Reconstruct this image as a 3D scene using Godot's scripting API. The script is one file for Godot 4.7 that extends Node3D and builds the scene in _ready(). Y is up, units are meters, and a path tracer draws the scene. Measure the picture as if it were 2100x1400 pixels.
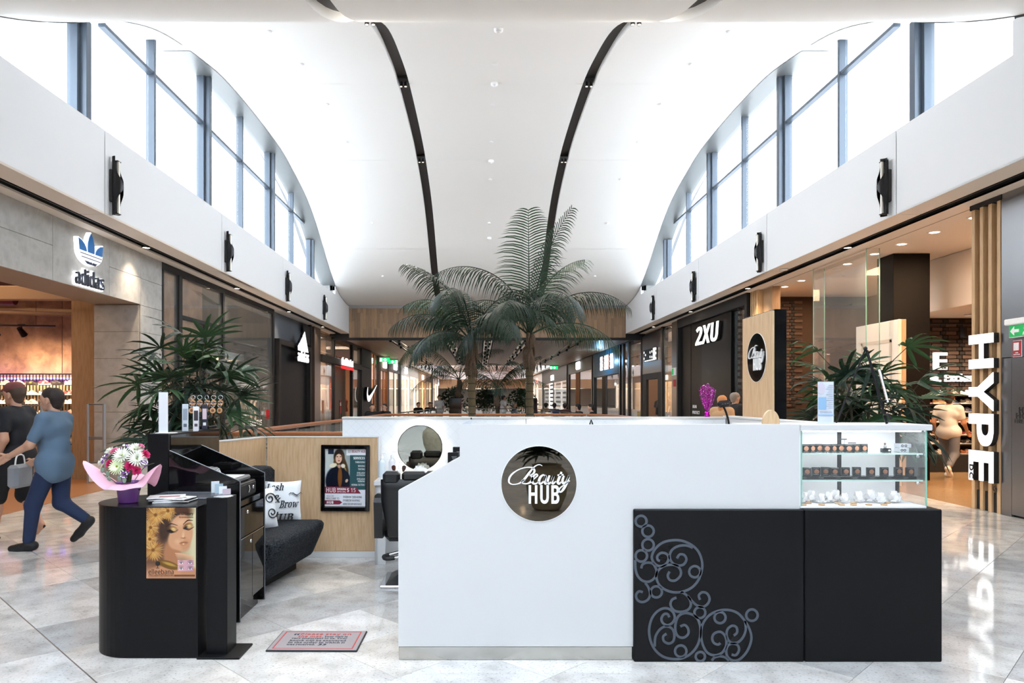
extends Node3D
# Shopping mall hall with a beauty kiosk. Units are metres, the camera stands at x 0, z 0 and looks along -z.
const EYE := 1.56
const WL := -5.56      # fascia planes
const WR := 6.16
const SL := -6.35      # shop front planes
const SR := 6.95
const SOF := 4.27      # soffit height
var M := {}
var FONT := {}
var RNG := RandomNumberGenerator.new()
var leaf_fan: Array = []


class MB:
	var v := PackedVector3Array()
	var n := PackedVector3Array()
	var c := PackedColorArray()
	var uv := PackedVector2Array()
	var col := Color(1, 1, 1)
	var xf := Transform3D()

	func tri(a: Vector3, b: Vector3, d: Vector3, na: Vector3, nb: Vector3, nd: Vector3, ua := Vector2.ZERO, ub := Vector2.ZERO, ud := Vector2.ZERO) -> void:
		a = xf * a
		b = xf * b
		d = xf * d
		na = (xf.basis * na).normalized()
		nb = (xf.basis * nb).normalized()
		nd = (xf.basis * nd).normalized()
		if (b - a).cross(d - a).dot(na + nb + nd) > 0.0:
			v.append_array([a, d, b])
			n.append_array([na, nd, nb])
			uv.append_array([ua, ud, ub])
		else:
			v.append_array([a, b, d])
			n.append_array([na, nb, nd])
			uv.append_array([ua, ub, ud])
		c.append_array([col, col, col])

	func quad(a: Vector3, b: Vector3, d: Vector3, e: Vector3, nn := Vector3.ZERO) -> void:
		if nn == Vector3.ZERO:
			nn = (d - a).cross(b - a).normalized()
		tri(a, b, d, nn, nn, nn, Vector2(0, 1), Vector2(1, 1), Vector2(1, 0))
		tri(a, d, e, nn, nn, nn, Vector2(0, 1), Vector2(1, 0), Vector2(0, 0))

	func box(p: Vector3, s: Vector3, bev := 0.0) -> MB:
		var h := s * 0.5
		if bev <= 0.0:
			for ax in 3:
				for sg in [-1.0, 1.0]:
					var nn := Vector3.ZERO
					nn[ax] = sg
					var u := Vector3.ZERO
					var w := Vector3.ZERO
					u[(ax + 1) % 3] = h[(ax + 1) % 3]
					w[(ax + 2) % 3] = h[(ax + 2) % 3]
					var q := p + nn * h[ax]
					quad(q - u - w, q + u - w, q + u + w, q - u + w, nn)
			return self
		bev = minf(bev, minf(h.x, minf(h.y, h.z)) * 0.98)
		for ax in 3:
			for sg in [-1.0, 1.0]:
				var nn := Vector3.ZERO
				nn[ax] = sg
				var u := Vector3.ZERO
				var w := Vector3.ZERO
				u[(ax + 1) % 3] = h[(ax + 1) % 3] - bev
				w[(ax + 2) % 3] = h[(ax + 2) % 3] - bev
				var q := p + nn * h[ax]
				quad(q - u - w, q + u - w, q + u + w, q - u + w, nn)
		for ax in 3:
			var b1 := (ax + 1) % 3
			var b2 := (ax + 2) % 3
			for s1 in [-1.0, 1.0]:
				for s2 in [-1.0, 1.0]:
					var e := Vector3.ZERO
					e[ax] = h[ax] - bev
					var o1 := Vector3.ZERO
					o1[b1] = s1 * h[b1]
					o1[b2] = s2 * (h[b2] - bev)
					var o2 := Vector3.ZERO
					o2[b1] = s1 * (h[b1] - bev)
					o2[b2] = s2 * h[b2]
					var nn := Vector3.ZERO
					nn[b1] = s1
					nn[b2] = s2
					quad(p + o1 - e, p + o1 + e, p + o2 + e, p + o2 - e, nn.normalized())
		for sx in [-1.0, 1.0]:
			for sy in [-1.0, 1.0]:
				for sz in [-1.0, 1.0]:
					var sg := Vector3(sx, sy, sz)
					var nn := sg.normalized()
					tri(p + Vector3(sx * h.x, sy * (h.y - bev), sz * (h.z - bev)), p + Vector3(sx * (h.x - bev), sy * h.y, sz * (h.z - bev)), p + Vector3(sx * (h.x - bev), sy * (h.y - bev), sz * h.z), nn, nn, nn)
		return self

	func span(a: Vector3, b: Vector3, bev := 0.0) -> MB:      # a box from corner to corner
		return box((a + b) * 0.5, (b - a).abs(), bev)

	func tube(pts: Array, rad, seg := 8, cap := true) -> MB:
		var k := pts.size()
		var rs: Array = rad if rad is Array else []
		if rs.is_empty():
			for i in k:
				rs.append(float(rad))
		var t0: Vector3 = (pts[1] - pts[0]).normalized()
		var u := t0.cross(Vector3.UP if absf(t0.y) < 0.9 else Vector3.RIGHT).normalized()
		var rings := []
		for i in k:
			var t: Vector3 = ((pts[mini(i + 1, k - 1)] as Vector3) - (pts[maxi(i - 1, 0)] as Vector3)).normalized()
			u = (u - t * u.dot(t)).normalized()
			var w := t.cross(u)
			var ring := []
			for j in seg:
				var a := TAU * j / seg
				ring.append(u * cos(a) + w * sin(a))
			rings.append(ring)
		for i in k - 1:
			for j in seg:
				var j2 := (j + 1) % seg
				var a: Vector3 = pts[i] + rings[i][j] * rs[i]
				var b: Vector3 = pts[i] + rings[i][j2] * rs[i]
				var d: Vector3 = pts[i + 1] + rings[i + 1][j2] * rs[i + 1]
				var e: Vector3 = pts[i + 1] + rings[i + 1][j] * rs[i + 1]
				tri(a, b, d, rings[i][j], rings[i][j2], rings[i + 1][j2])
				tri(a, d, e, rings[i][j], rings[i + 1][j2], rings[i + 1][j])
		if cap:
			for q in [0, k - 1]:
				var nn: Vector3 = (pts[0] - pts[1]).normalized() if q == 0 else (pts[k - 1] - pts[k - 2]).normalized()
				for j in range(1, seg - 1):
					tri(pts[q] + rings[q][0] * rs[q], pts[q] + rings[q][j] * rs[q], pts[q] + rings[q][j + 1] * rs[q], nn, nn, nn)
		return self

	func lathe(prof: Array, seg := 24, sharp := false) -> MB:      # Vector2(radius, height), from the bottom up
		var k := prof.size()
		var ns := []
		for i in k:
			var d: Vector2 = (prof[mini(i + 1, k - 1)] as Vector2) - (prof[maxi(i - 1, 0)] as Vector2)
			ns.append(Vector2(d.y, -d.x).normalized())
		for i in k - 1:
			var p: Vector2 = prof[i]
			var q: Vector2 = prof[i + 1]
			var n1: Vector2 = ns[i]
			var n2: Vector2 = ns[i + 1]
			if sharp:
				n1 = Vector2(q.y - p.y, p.x - q.x).normalized()
				n2 = n1
			for j in seg:
				var a := TAU * j / seg
				var b := TAU * (j + 1) / seg
				var ca := Vector3(cos(a), 0, sin(a))
				var cb := Vector3(cos(b), 0, sin(b))
				var up := Vector3.UP
				if q.x > 1e-6:
					tri(ca * p.x + up * p.y, ca * q.x + up * q.y, cb * q.x + up * q.y, ca * n1.x + up * n1.y, ca * n2.x + up * n2.y, cb * n2.x + up * n2.y)
				if p.x > 1e-6:
					tri(ca * p.x + up * p.y, cb * q.x + up * q.y, cb * p.x + up * p.y, ca * n1.x + up * n1.y, cb * n2.x + up * n2.y, cb * n1.x + up * n1.y)
		return self

	func ball(p: Vector3, r: Vector3, seg := 12) -> MB:
		var rows := maxi(4, seg / 2)
		for i in rows:
			for j in seg:
				var q := []
				for ij in [[i, j], [i, j + 1], [i + 1, j + 1], [i + 1, j]]:
					var th: float = PI * ij[0] / rows
					var ph: float = TAU * ij[1] / seg
					q.append(Vector3(sin(th) * cos(ph), cos(th), sin(th) * sin(ph)))
				if i > 0:
					tri(p + q[0] * r, p + q[1] * r, p + q[2] * r, q[0] / r, q[1] / r, q[2] / r)
				if i < rows - 1 or i == 0:
					tri(p + q[0] * r, p + q[2] * r, p + q[3] * r, q[0] / r, q[2] / r, q[3] / r)
		return self

	func prism(poly: PackedVector2Array, z0: float, z1: float) -> MB:      # an outline in x and y, from z0 to z1
		var ix := Geometry2D.triangulate_polygon(poly)
		var lo := Vector2(1e9, 1e9)
		var hi := Vector2(-1e9, -1e9)
		for q in poly:
			lo = lo.min(q)
			hi = hi.max(q)
		var sz := hi - lo
		for i in range(0, ix.size(), 3):
			for side in [[maxf(z0, z1), Vector3(0, 0, 1)], [minf(z0, z1), Vector3(0, 0, -1)]]:
				var p := []
				var t := []
				for k in 3:
					var q := poly[ix[i + k]]
					p.append(Vector3(q.x, q.y, side[0]))
					t.append(Vector2((q.x - lo.x) / sz.x, 1.0 - (q.y - lo.y) / sz.y))
				tri(p[0], p[1], p[2], side[1], side[1], side[1], t[0], t[1], t[2])
		var turn := -1.0 if Geometry2D.is_polygon_clockwise(poly) else 1.0
		for i in poly.size():
			var a := poly[i]
			var b := poly[(i + 1) % poly.size()]
			var nn := Vector3(b.y - a.y, a.x - b.x, 0).normalized() * turn
			quad(Vector3(a.x, a.y, z0), Vector3(b.x, b.y, z0), Vector3(b.x, b.y, z1), Vector3(a.x, a.y, z1), nn)
		return self

	func ribbon(pts: Array, wid, z0: float, z1: float) -> MB:      # a stroke of ink with thickness, in x and y
		var k := pts.size()
		var l := []
		var r := []
		for i in k:
			var t: Vector2 = ((pts[mini(i + 1, k - 1)] as Vector2) - (pts[maxi(i - 1, 0)] as Vector2)).normalized()
			var w: float = (wid[i] if wid is Array else wid) * 0.5
			l.append(pts[i] + Vector2(-t.y, t.x) * w)
			r.append(pts[i] - Vector2(-t.y, t.x) * w)
		for i in k - 1:
			var a := Vector3(l[i].x, l[i].y, z1)
			var b := Vector3(l[i + 1].x, l[i + 1].y, z1)
			var d := Vector3(r[i + 1].x, r[i + 1].y, z1)
			var e := Vector3(r[i].x, r[i].y, z1)
			var dz := Vector3(0, 0, z0 - z1)
			quad(a, b, d, e, Vector3(0, 0, signf(z1 - z0)))
			var s1: Vector2 = (l[i] - r[i]).normalized()
			quad(a, b, b + dz, a + dz, Vector3(s1.x, s1.y, 0))
			quad(e, d, d + dz, e + dz, Vector3(-s1.x, -s1.y, 0))
		return self

	func grid(rows: Array, flip := false) -> MB:      # rows of points, smooth
		var h := rows.size()
		var w: int = rows[0].size()
		var ns := []
		for i in h:
			var line := []
			for j in w:
				var du: Vector3 = rows[i][mini(j + 1, w - 1)] - rows[i][maxi(j - 1, 0)]
				var dv: Vector3 = rows[mini(i + 1, h - 1)][j] - rows[maxi(i - 1, 0)][j]
				line.append(du.cross(dv).normalized() * (-1.0 if flip else 1.0))
			ns.append(line)
		for i in h - 1:
			for j in w - 1:
				var u0 := Vector2(float(j) / (w - 1), float(i) / (h - 1))
				var u1 := Vector2(float(j + 1) / (w - 1), float(i + 1) / (h - 1))
				tri(rows[i][j], rows[i][j + 1], rows[i + 1][j + 1], ns[i][j], ns[i][j + 1], ns[i + 1][j + 1], u0, Vector2(u1.x, u0.y), u1)
				tri(rows[i][j], rows[i + 1][j + 1], rows[i + 1][j], ns[i][j], ns[i + 1][j + 1], ns[i + 1][j], u0, u1, Vector2(u0.x, u1.y))
		return self

	func mesh() -> ArrayMesh:
		var a := []
		a.resize(Mesh.ARRAY_MAX)
		a[Mesh.ARRAY_VERTEX] = v
		a[Mesh.ARRAY_NORMAL] = n
		a[Mesh.ARRAY_COLOR] = c
		a[Mesh.ARRAY_TEX_UV] = uv
		var m := ArrayMesh.new()
		m.add_surface_from_arrays(Mesh.PRIMITIVE_TRIANGLES, a)
		return m


func tag(o: Node, label := "", category := "", group := "", kind := "") -> Node:
	if label:
		o.set_meta("label", label)
	if category:
		o.set_meta("category", category)
	if group:
		o.set_meta("group", group)
	if kind:
		o.set_meta("kind", kind)
	return o


func obj(called: String, mb, m: Material, parent: Node = self) -> MeshInstance3D:
	var o := MeshInstance3D.new()
	o.name = called
	o.mesh = mb.mesh() if mb is MB else mb
	o.material_override = m
	parent.add_child(o, true)
	return o


func thing(called: String, label: String, category: String, at := Vector3.ZERO, turn := 0.0, group := "") -> Node3D:
	var o := Node3D.new()
	o.name = called
	add_child(o, true)
	o.position = at
	o.rotation.y = turn
	tag(o, label, category, group)
	return o


func dup(src: Node3D, label: String, at: Vector3, turn := 0.0) -> Node3D:
	var o: Node3D = src.duplicate()
	o.name = src.name
	add_child(o, true)
	o.position = at
	o.rotation.y = turn
	o.set_meta("label", label)
	return o


func facing(turn: float, at: Vector3) -> Transform3D:
	return Transform3D(Basis(Vector3.UP, turn), at)


# lettering: w and h are the size of the printed words, at is their middle
func text(called: String, s: String, w: float, h: float, depth: float, font: String, m: Material, parent: Node, x: Transform3D) -> MeshInstance3D:
	var t := TextMesh.new()
	t.text = s
	t.font = FONT[font]
	t.font_size = 48
	t.pixel_size = 0.01
	t.depth = 0.1
	t.curve_step = 1.0
	var b := t.get_aabb()
	var o := MeshInstance3D.new()
	o.name = called
	o.mesh = t
	o.material_override = m
	parent.add_child(o, true)
	if h <= 0.0:
		h = w * b.size.y / b.size.x
	var sc := Vector3(w / maxf(b.size.x, 1e-4), h / maxf(b.size.y, 1e-4), depth / maxf(b.size.z, 1e-4))
	o.transform = x * Transform3D(Basis.from_scale(sc), -(b.position + b.size * 0.5) * sc)
	return o


func curve2(p: Array, per := 4) -> Array:      # a smooth line through points
	var out := []
	for i in p.size() - 1:
		for k in per:
			out.append((p[i] as Vector2).cubic_interpolate(p[i + 1], p[maxi(i - 1, 0)], p[mini(i + 2, p.size() - 1)], float(k) / per))
	out.append(p[-1])
	return out


func curve3(p: Array, per := 4) -> Array:
	var out := []
	for i in p.size() - 1:
		for k in per:
			out.append((p[i] as Vector3).cubic_interpolate(p[i + 1], p[maxi(i - 1, 0)], p[mini(i + 2, p.size() - 1)], float(k) / per))
	out.append(p[-1])
	return out


func disc_poly(r: float, seg := 48, at := Vector2.ZERO) -> PackedVector2Array:
	var p := PackedVector2Array()
	for i in seg:
		p.append(at + Vector2(cos(TAU * i / seg), sin(TAU * i / seg)) * r)
	return p


func round_rect(w: float, h: float, r: float, seg := 4) -> PackedVector2Array:
	var p := PackedVector2Array()
	for q in 4:
		var cx := (w * 0.5 - r) * (1.0 if q == 0 or q == 3 else -1.0)
		var cy := (h * 0.5 - r) * (1.0 if q < 2 else -1.0)
		for i in seg + 1:
			var a := PI * 0.5 * (q + float(i) / seg)
			p.append(Vector2(cx + cos(a) * r, cy + sin(a) * r))
	return p


func ring(r0: float, r1: float, z0: float, z1: float, seg := 48, mb: MB = null) -> MB:      # a flat ring facing +z
	if mb == null:
		mb = MB.new()
	for i in seg:
		var a := Vector3(cos(TAU * i / seg), sin(TAU * i / seg), 0)
		var b := Vector3(cos(TAU * (i + 1) / seg), sin(TAU * (i + 1) / seg), 0)
		var f := Vector3(0, 0, z1)
		var g := Vector3(0, 0, z0)
		mb.quad(a * r0 + f, b * r0 + f, b * r1 + f, a * r1 + f, Vector3(0, 0, 1))
		mb.quad(a * r0 + g, b * r0 + g, b * r1 + g, a * r1 + g, Vector3(0, 0, -1))
		mb.quad(a * r1 + f, b * r1 + f, b * r1 + g, a * r1 + g, (a + b).normalized())
		mb.quad(a * r0 + f, b * r0 + f, b * r0 + g, a * r0 + g, -(a + b).normalized())
	return mb


func mat(hex: String, rough := 0.6, metal := 0.0, spec := 0.5) -> StandardMaterial3D:
	var m := StandardMaterial3D.new()
	m.albedo_color = Color(hex)
	m.roughness = rough
	m.metallic = metal
	m.metallic_specular = spec
	return m


func glow(hex: String, e: float, body := "ffffff") -> StandardMaterial3D:
	var m := mat(body, 0.5)
	m.emission_enabled = true
	m.emission = Color(hex)
	m.emission_energy_multiplier = e
	return m


func pane(hex: String, alpha: float) -> StandardMaterial3D:
	var m := mat(hex, 0.02)
	m.transparency = BaseMaterial3D.TRANSPARENCY_ALPHA
	m.albedo_color.a = alpha
	return m


func noise_tex(ramp: Array, freq: float, seed_: int, octaves := 4, size := 512, kind := FastNoiseLite.TYPE_SIMPLEX_SMOOTH, warp := 0.0) -> NoiseTexture2D:
	var f := FastNoiseLite.new()
	f.noise_type = kind
	f.seed = seed_
	f.frequency = freq
	f.fractal_octaves = octaves
	if warp > 0.0:
		f.domain_warp_enabled = true
		f.domain_warp_amplitude = warp
		f.domain_warp_frequency = freq
	var g := Gradient.new()
	g.offsets = PackedFloat32Array()
	var off := PackedFloat32Array()
	var cs := PackedColorArray()
	for i in ramp.size():
		off.append(float(i) / (ramp.size() - 1))
		cs.append(Color(ramp[i]))
	g.offsets = off
	g.colors = cs
	var t := NoiseTexture2D.new()
	t.width = size
	t.height = size
	t.seamless = true
	t.noise = f
	t.color_ramp = g
	return t


func grained(tex: Texture2D, scale: Vector3, rough: float, tint := "ffffff", spec := 0.5, off := Vector3.ZERO) -> StandardMaterial3D:
	var m := mat(tint, rough, 0.0, spec)
	m.albedo_texture = tex
	m.uv1_triplanar = true
	m.uv1_world_triplanar = true
	m.uv1_scale = scale
	m.uv1_offset = off
	return m


func spot(called: String, at: Vector3, towards: Vector3, e: float, angle: float, hex := "ffe2bd", size := 0.05) -> SpotLight3D:
	var l := SpotLight3D.new()
	l.name = called
	add_child(l, true)
	l.position = at
	l.basis = Basis.looking_at(towards - at, Vector3.FORWARD if absf((towards - at).normalized().y) > 0.95 else Vector3.UP)
	l.light_color = Color(hex)
	l.light_energy = e
	l.spot_range = 60.0
	l.spot_attenuation = 2.0
	l.spot_angle = angle
	l.light_size = size
	l.shadow_enabled = true
	return l


func omni(called: String, at: Vector3, e: float, hex := "ffe2bd", size := 0.05) -> OmniLight3D:
	var l := OmniLight3D.new()
	l.name = called
	add_child(l, true)
	l.position = at
	l.light_color = Color(hex)
	l.light_energy = e
	l.omni_range = 60.0
	l.omni_attenuation = 2.0
	l.light_size = size
	l.shadow_enabled = true
	return l


func area(called: String, at: Vector3, towards: Vector3, w: float, h: float, e: float, hex := "ffe2bd") -> AreaLight3D:
	var l := AreaLight3D.new()
	l.name = called
	add_child(l, true)
	l.position = at
	l.basis = Basis.looking_at(towards - at, Vector3.FORWARD if absf((towards - at).normalized().y) > 0.95 else Vector3.UP)
	l.light_color = Color(hex)
	l.light_energy = e
	l.area_size = Vector2(w, h)
	l.area_range = 60.0
	l.area_attenuation = 2.0
	l.shadow_enabled = true
	return l


func _ready() -> void:
	RNG.seed = 7
	# camera: a level lens shifted up and to the right; horizon and vanishing point at pixel (985, 815) of 2100 x 1400, focal length 1450 pixels
	var cam := Camera3D.new()
	cam.name = "camera"
	add_child(cam)
	cam.position = Vector3(0, EYE, 0)
	cam.near = 0.05
	cam.far = 400.0
	cam.set_frustum(0.05 * 1400.0 / 1450.0, Vector2(65.0, 115.0) * (0.05 / 1450.0), 0.05, 400.0)
	cam.current = true
	# sky and exposure
	var sky := ProceduralSkyMaterial.new()
	sky.sky_top_color = Color("dfebf7")
	sky.sky_horizon_color = Color("f4fafe")
	sky.ground_bottom_color = Color("c9ccd0")
	sky.ground_horizon_color = Color("e6ebf0")
	sky.sky_energy_multiplier = 1.0
	var env := Environment.new()
	env.background_mode = Environment.BG_SKY
	env.sky = Sky.new()
	env.sky.sky_material = sky
	env.background_energy_multiplier = 6.4
	env.tonemap_mode = Environment.TONE_MAPPER_LINEAR
	env.tonemap_exposure = 1.6
	env.sdfgi_enabled = true
	env.ssao_enabled = true
	env.ssil_enabled = true
	var we := WorldEnvironment.new()
	we.name = "world"
	we.environment = env
	add_child(we)
	make_fonts()
	make_materials()
	build_floor()
	build_vaults()
	build_bulkhead()
	build_mall_lights()
	build_shell()
	build_left_shops()
	build_right_shops()
	build_far_shops()
	build_void()
	build_kiosk_walls()
	build_front_counter()
	build_display()
	build_black_counter()
	build_bench()
	build_salon()
	build_counter_top()
	build_plants()
	build_people()
	build_behind()


func make_fonts() -> void:
	for k in [["sans", "Droid Sans", 400], ["bold", "Droid Sans", 700], ["serif", "Droid Serif", 400], ["serifbold", "Droid Serif", 700]]:
		var f := SystemFont.new()
		f.font_names = PackedStringArray([k[1]])
		f.font_weight = k[2]
		FONT[k[0]] = f


func make_materials() -> void:
	M.paint = mat("e9ebee", 0.55)
	M.ceiling = mat("f1f0ed", 0.75)
	M.soffit = mat("e3d8cc", 0.6)
	M.dark = mat("1b1a1b", 0.6)
	M.slot = mat("2c2726", 0.6)
	M.mullion = mat("59636f", 0.35, 0.35)
	M.reveal = mat("7e807f", 0.4, 0.4)
	M.glass = pane("eef6f8", 0.03)
	M.shopglass = pane("dfe8e6", 0.05)
	M.greenedge = mat("8fc4b2", 0.1)
	M.greenedge.emission_enabled = false
	M.whitelam = mat("d4d4d4", 0.32)
	M.blacklam = mat("111113", 0.42, 0.0, 0.32)
	M.blackgloss = mat("0b0b0c", 0.05)
	M.blackmetal = mat("1a1a1d", 0.35, 0.4)
	M.steel = mat("b9b6b0", 0.22, 1.0)
	M.chrome = mat("d8dadd", 0.08, 1.0)
	M.leather = mat("111215", 0.38)
	M.mirror = mat("b9b9ae", 0.01, 1.0)
	M.tint = mat("625a50", 0.015, 1.0)
	M.white = mat("f4f4f4", 0.45)
	M.print = mat("f6f6f6", 0.6)
	M.ink = mat("141416", 0.6)
	M.grey = mat("7a7b7d", 0.5)
	M.red = mat("b3202a", 0.5)
	M.maroon = mat("7c1230", 0.5)
	M.green = glow("0c9a4c", 0.35, "0c9a4c")
	M.letter = glow("ffffff", 0.9)
	M.halo = glow("fff6e8", 1.6)
	M.led = glow("f4f8ff", 5.0)
	M.bulb = glow("ffe9cc", 12.0)
	M.dim = glow("ffe2c0", 1.2)
	M.purple = glow("7a5cff", 5.0)
	M.warmpanel = glow("ffd9a8", 1.3)
	M.acrylic = pane("e8f0ff", 0.10)
	M.smoke = pane("23262b", 0.55)
	M.bronze = mat("4a3f39", 0.3, 0.6)
	M.bronzelight = mat("6f625a", 0.28, 0.7)
	M.choc = mat("17120f", 0.5)
	# wood: noise drawn out along the grain
	M.grain = noise_tex(["c9b497", "d5c1a6", "ddcab1", "e4d3bc", "d8c5ac"], 0.012, 11, 4, 512, FastNoiseLite.TYPE_SIMPLEX_SMOOTH, 30.0)
	M.oak = grained(M.grain, Vector3(5.0, 0.55, 5.0), 0.45, "e6d3bc")
	M.oakpale = grained(M.grain, Vector3(5.0, 0.5, 5.0), 0.4, "f6e4cc")
	M.oakcol = grained(M.grain, Vector3(3.0, 0.4, 3.0), 0.5, "bfaa95")
	M.plank = []
	for k in ["6b4f3c", "7d5d46", "8a6a50", "5d4636", "75583f", "9a7857"]:
		M.plank.append(grained(M.grain, Vector3(6.0, 0.4, 6.0), 0.55, k, 0.4, Vector3(RNG.randf(), RNG.randf(), 0)))
		M.plank[-1].albedo_color = Color(k).lightened(0.42)
	M.slat = []
	for k in ["8b6a52", "7e5f49", "94735a", "866650"]:
		M.slat.append(grained(M.grain, Vector3(6.0, 6.0, 0.4), 0.36, k))
		M.slat[-1].albedo_color = Color(k).lightened(0.3)
	M.rail = grained(M.grain, Vector3(2, 9, 2), 0.35, "b07a55")
	M.ply = grained(M.grain, Vector3(5.0, 0.5, 5.0), 0.5, "efd9bb")
	# stone tiles, pale grey with cloudy veins and specks
	M.vein = noise_tex(["b4b0ab", "c8c5c1", "d4d1ce", "dddbd8", "e3e1df", "d0cdc9"], 0.006, 3, 6, 1024, FastNoiseLite.TYPE_SIMPLEX_SMOOTH, 60.0)
	M.speck = noise_tex(["a5a29e", "f6f5f3", "ffffff", "ffffff", "f9f8f7"], 0.05, 5, 3, 512)
	M.tile = []
	var tone := ["ffffff", "f2f1f0", "e6e5e4", "fbf8f4", "dcdcdd", "f5f6f8"]
	for i in tone.size():
		var t := grained(M.vein, Vector3(0.55, 0.55, 0.55), 0.065, tone[i], 0.5, Vector3(i * 0.37, i * 0.21, i * 0.53))
		t.detail_enabled = true
		t.detail_albedo = M.speck
		t.detail_blend_mode = BaseMaterial3D.BLEND_MODE_MUL
		t.detail_uv_layer = BaseMaterial3D.DETAIL_UV_2
		t.uv2_triplanar = true
		t.uv2_world_triplanar = true
		t.uv2_scale = Vector3(1.7, 1.7, 1.7)
		M.tile.append(t)
	M.concrete = grained(noise_tex(["a9a6a1", "b6b3ae", "c0beb9", "adaaa6"], 0.012, 21, 5), Vector3(0.5, 0.5, 0.5), 0.6, "f3f4f5")
	M.cork = grained(noise_tex(["6f5442", "86664d", "957358", "a58264", "7a5d48"], 0.01, 31, 6, 512, FastNoiseLite.TYPE_SIMPLEX_SMOOTH, 40.0), Vector3(0.4, 0.4, 0.4), 0.7)
	M.shopfloor = mat("a5734a", 0.35)
	M.terrazzo = grained(noise_tex(["8f6d4c", "c9a679", "d8b98d", "b48f64", "e0c79f"], 0.09, 41, 2), Vector3(1.2, 1.2, 1.2), 0.25, "b9b4ae")
	M.brushed = mat("8d8d90", 0.3, 1.0)
	M.brushed.anisotropy_enabled = false
	M.skin = mat("c99a80", 0.5)
	M.leaf = mat("2c4431", 0.5, 0.0, 0.35)
	M.leaf.backlight_enabled = true
	M.leaf.backlight = Color(0.10, 0.16, 0.07)
	M.leafdark = mat("203229", 0.5, 0.0, 0.35)
	M.leafdark.backlight_enabled = true
	M.leafdark.backlight = Color(0.08, 0.12, 0.06)
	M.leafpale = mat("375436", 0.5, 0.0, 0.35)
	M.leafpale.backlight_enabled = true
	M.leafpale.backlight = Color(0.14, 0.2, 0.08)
	M.bark = grained(noise_tex(["4f4438", "7a6a58", "94836d", "5d5042"], 0.03, 51, 3), Vector3(2, 5, 2), 0.9, "c4c6b6")
	M.fibre = grained(noise_tex(["3a3029", "5c4e42", "776656", "463a31"], 0.03, 52, 3), Vector3(4, 1.2, 4), 0.95)
	M.clay = grained(noise_tex(["8a8374", "a39b8a", "b5ad9b", "9a9282"], 0.012, 61, 5), Vector3(0.8, 0.8, 0.8), 0.8)


# ------------------------------------------------------------------ the hall
func vault_h(r: float) -> float:      # height of the ceiling above the floor, r metres along the hall from the crown of a vault
	var p := [Vector2(0, 6.98), Vector2(2, 6.93), Vector2(3.2, 6.78), Vector2(5.2, 6.36), Vector2(6.7, 5.76), Vector2(8.0, 5.04), Vector2(9.3, 4.42), Vector2(10.2, 4.13), Vector2(11.2, 3.98), Vector2(12.45, 3.9)]
	r = absf(r)
	for i in p.size() - 1:
		if r <= p[i + 1].x:
			var a: Vector2 = p[maxi(i - 1, 0)] if i > 0 else Vector2(-2, 6.93)
			var d: Vector2 = p[mini(i + 2, p.size() - 1)] if i + 2 < p.size() else Vector2(13.7, 3.98)
			var t: float = (r - p[i].x) / (p[i + 1].x - p[i].x)
			var m1: float = (p[i + 1].y - a.y) / (p[i + 1].x - a.x) * (p[i + 1].x - p[i].x)
			var m2: float = (d.y - p[i].y) / (d.x - p[i].x) * (p[i + 1].x - p[i].x)
			var t2 := t * t
			var t3 := t2 * t
			return EYE + p[i].y * (2 * t3 - 3 * t2 + 1) + m1 * (t3 - 2 * t2 + t) + p[i + 1].y * (3 * t2 - 2 * t3) + m2 * (t3 - t2)
	return EYE + 3.9


func side_prism(poly: PackedVector2Array, x0: float, x1: float, mb: MB = null) -> MB:      # an outline in depth and height, between two x
	if mb == null:
		mb = MB.new()
	mb.xf = Transform3D(Basis(Vector3.UP, PI / 2), Vector3.ZERO)
	mb.prism(poly, x0, x1)
	mb.xf = Transform3D()
	return mb


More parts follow.
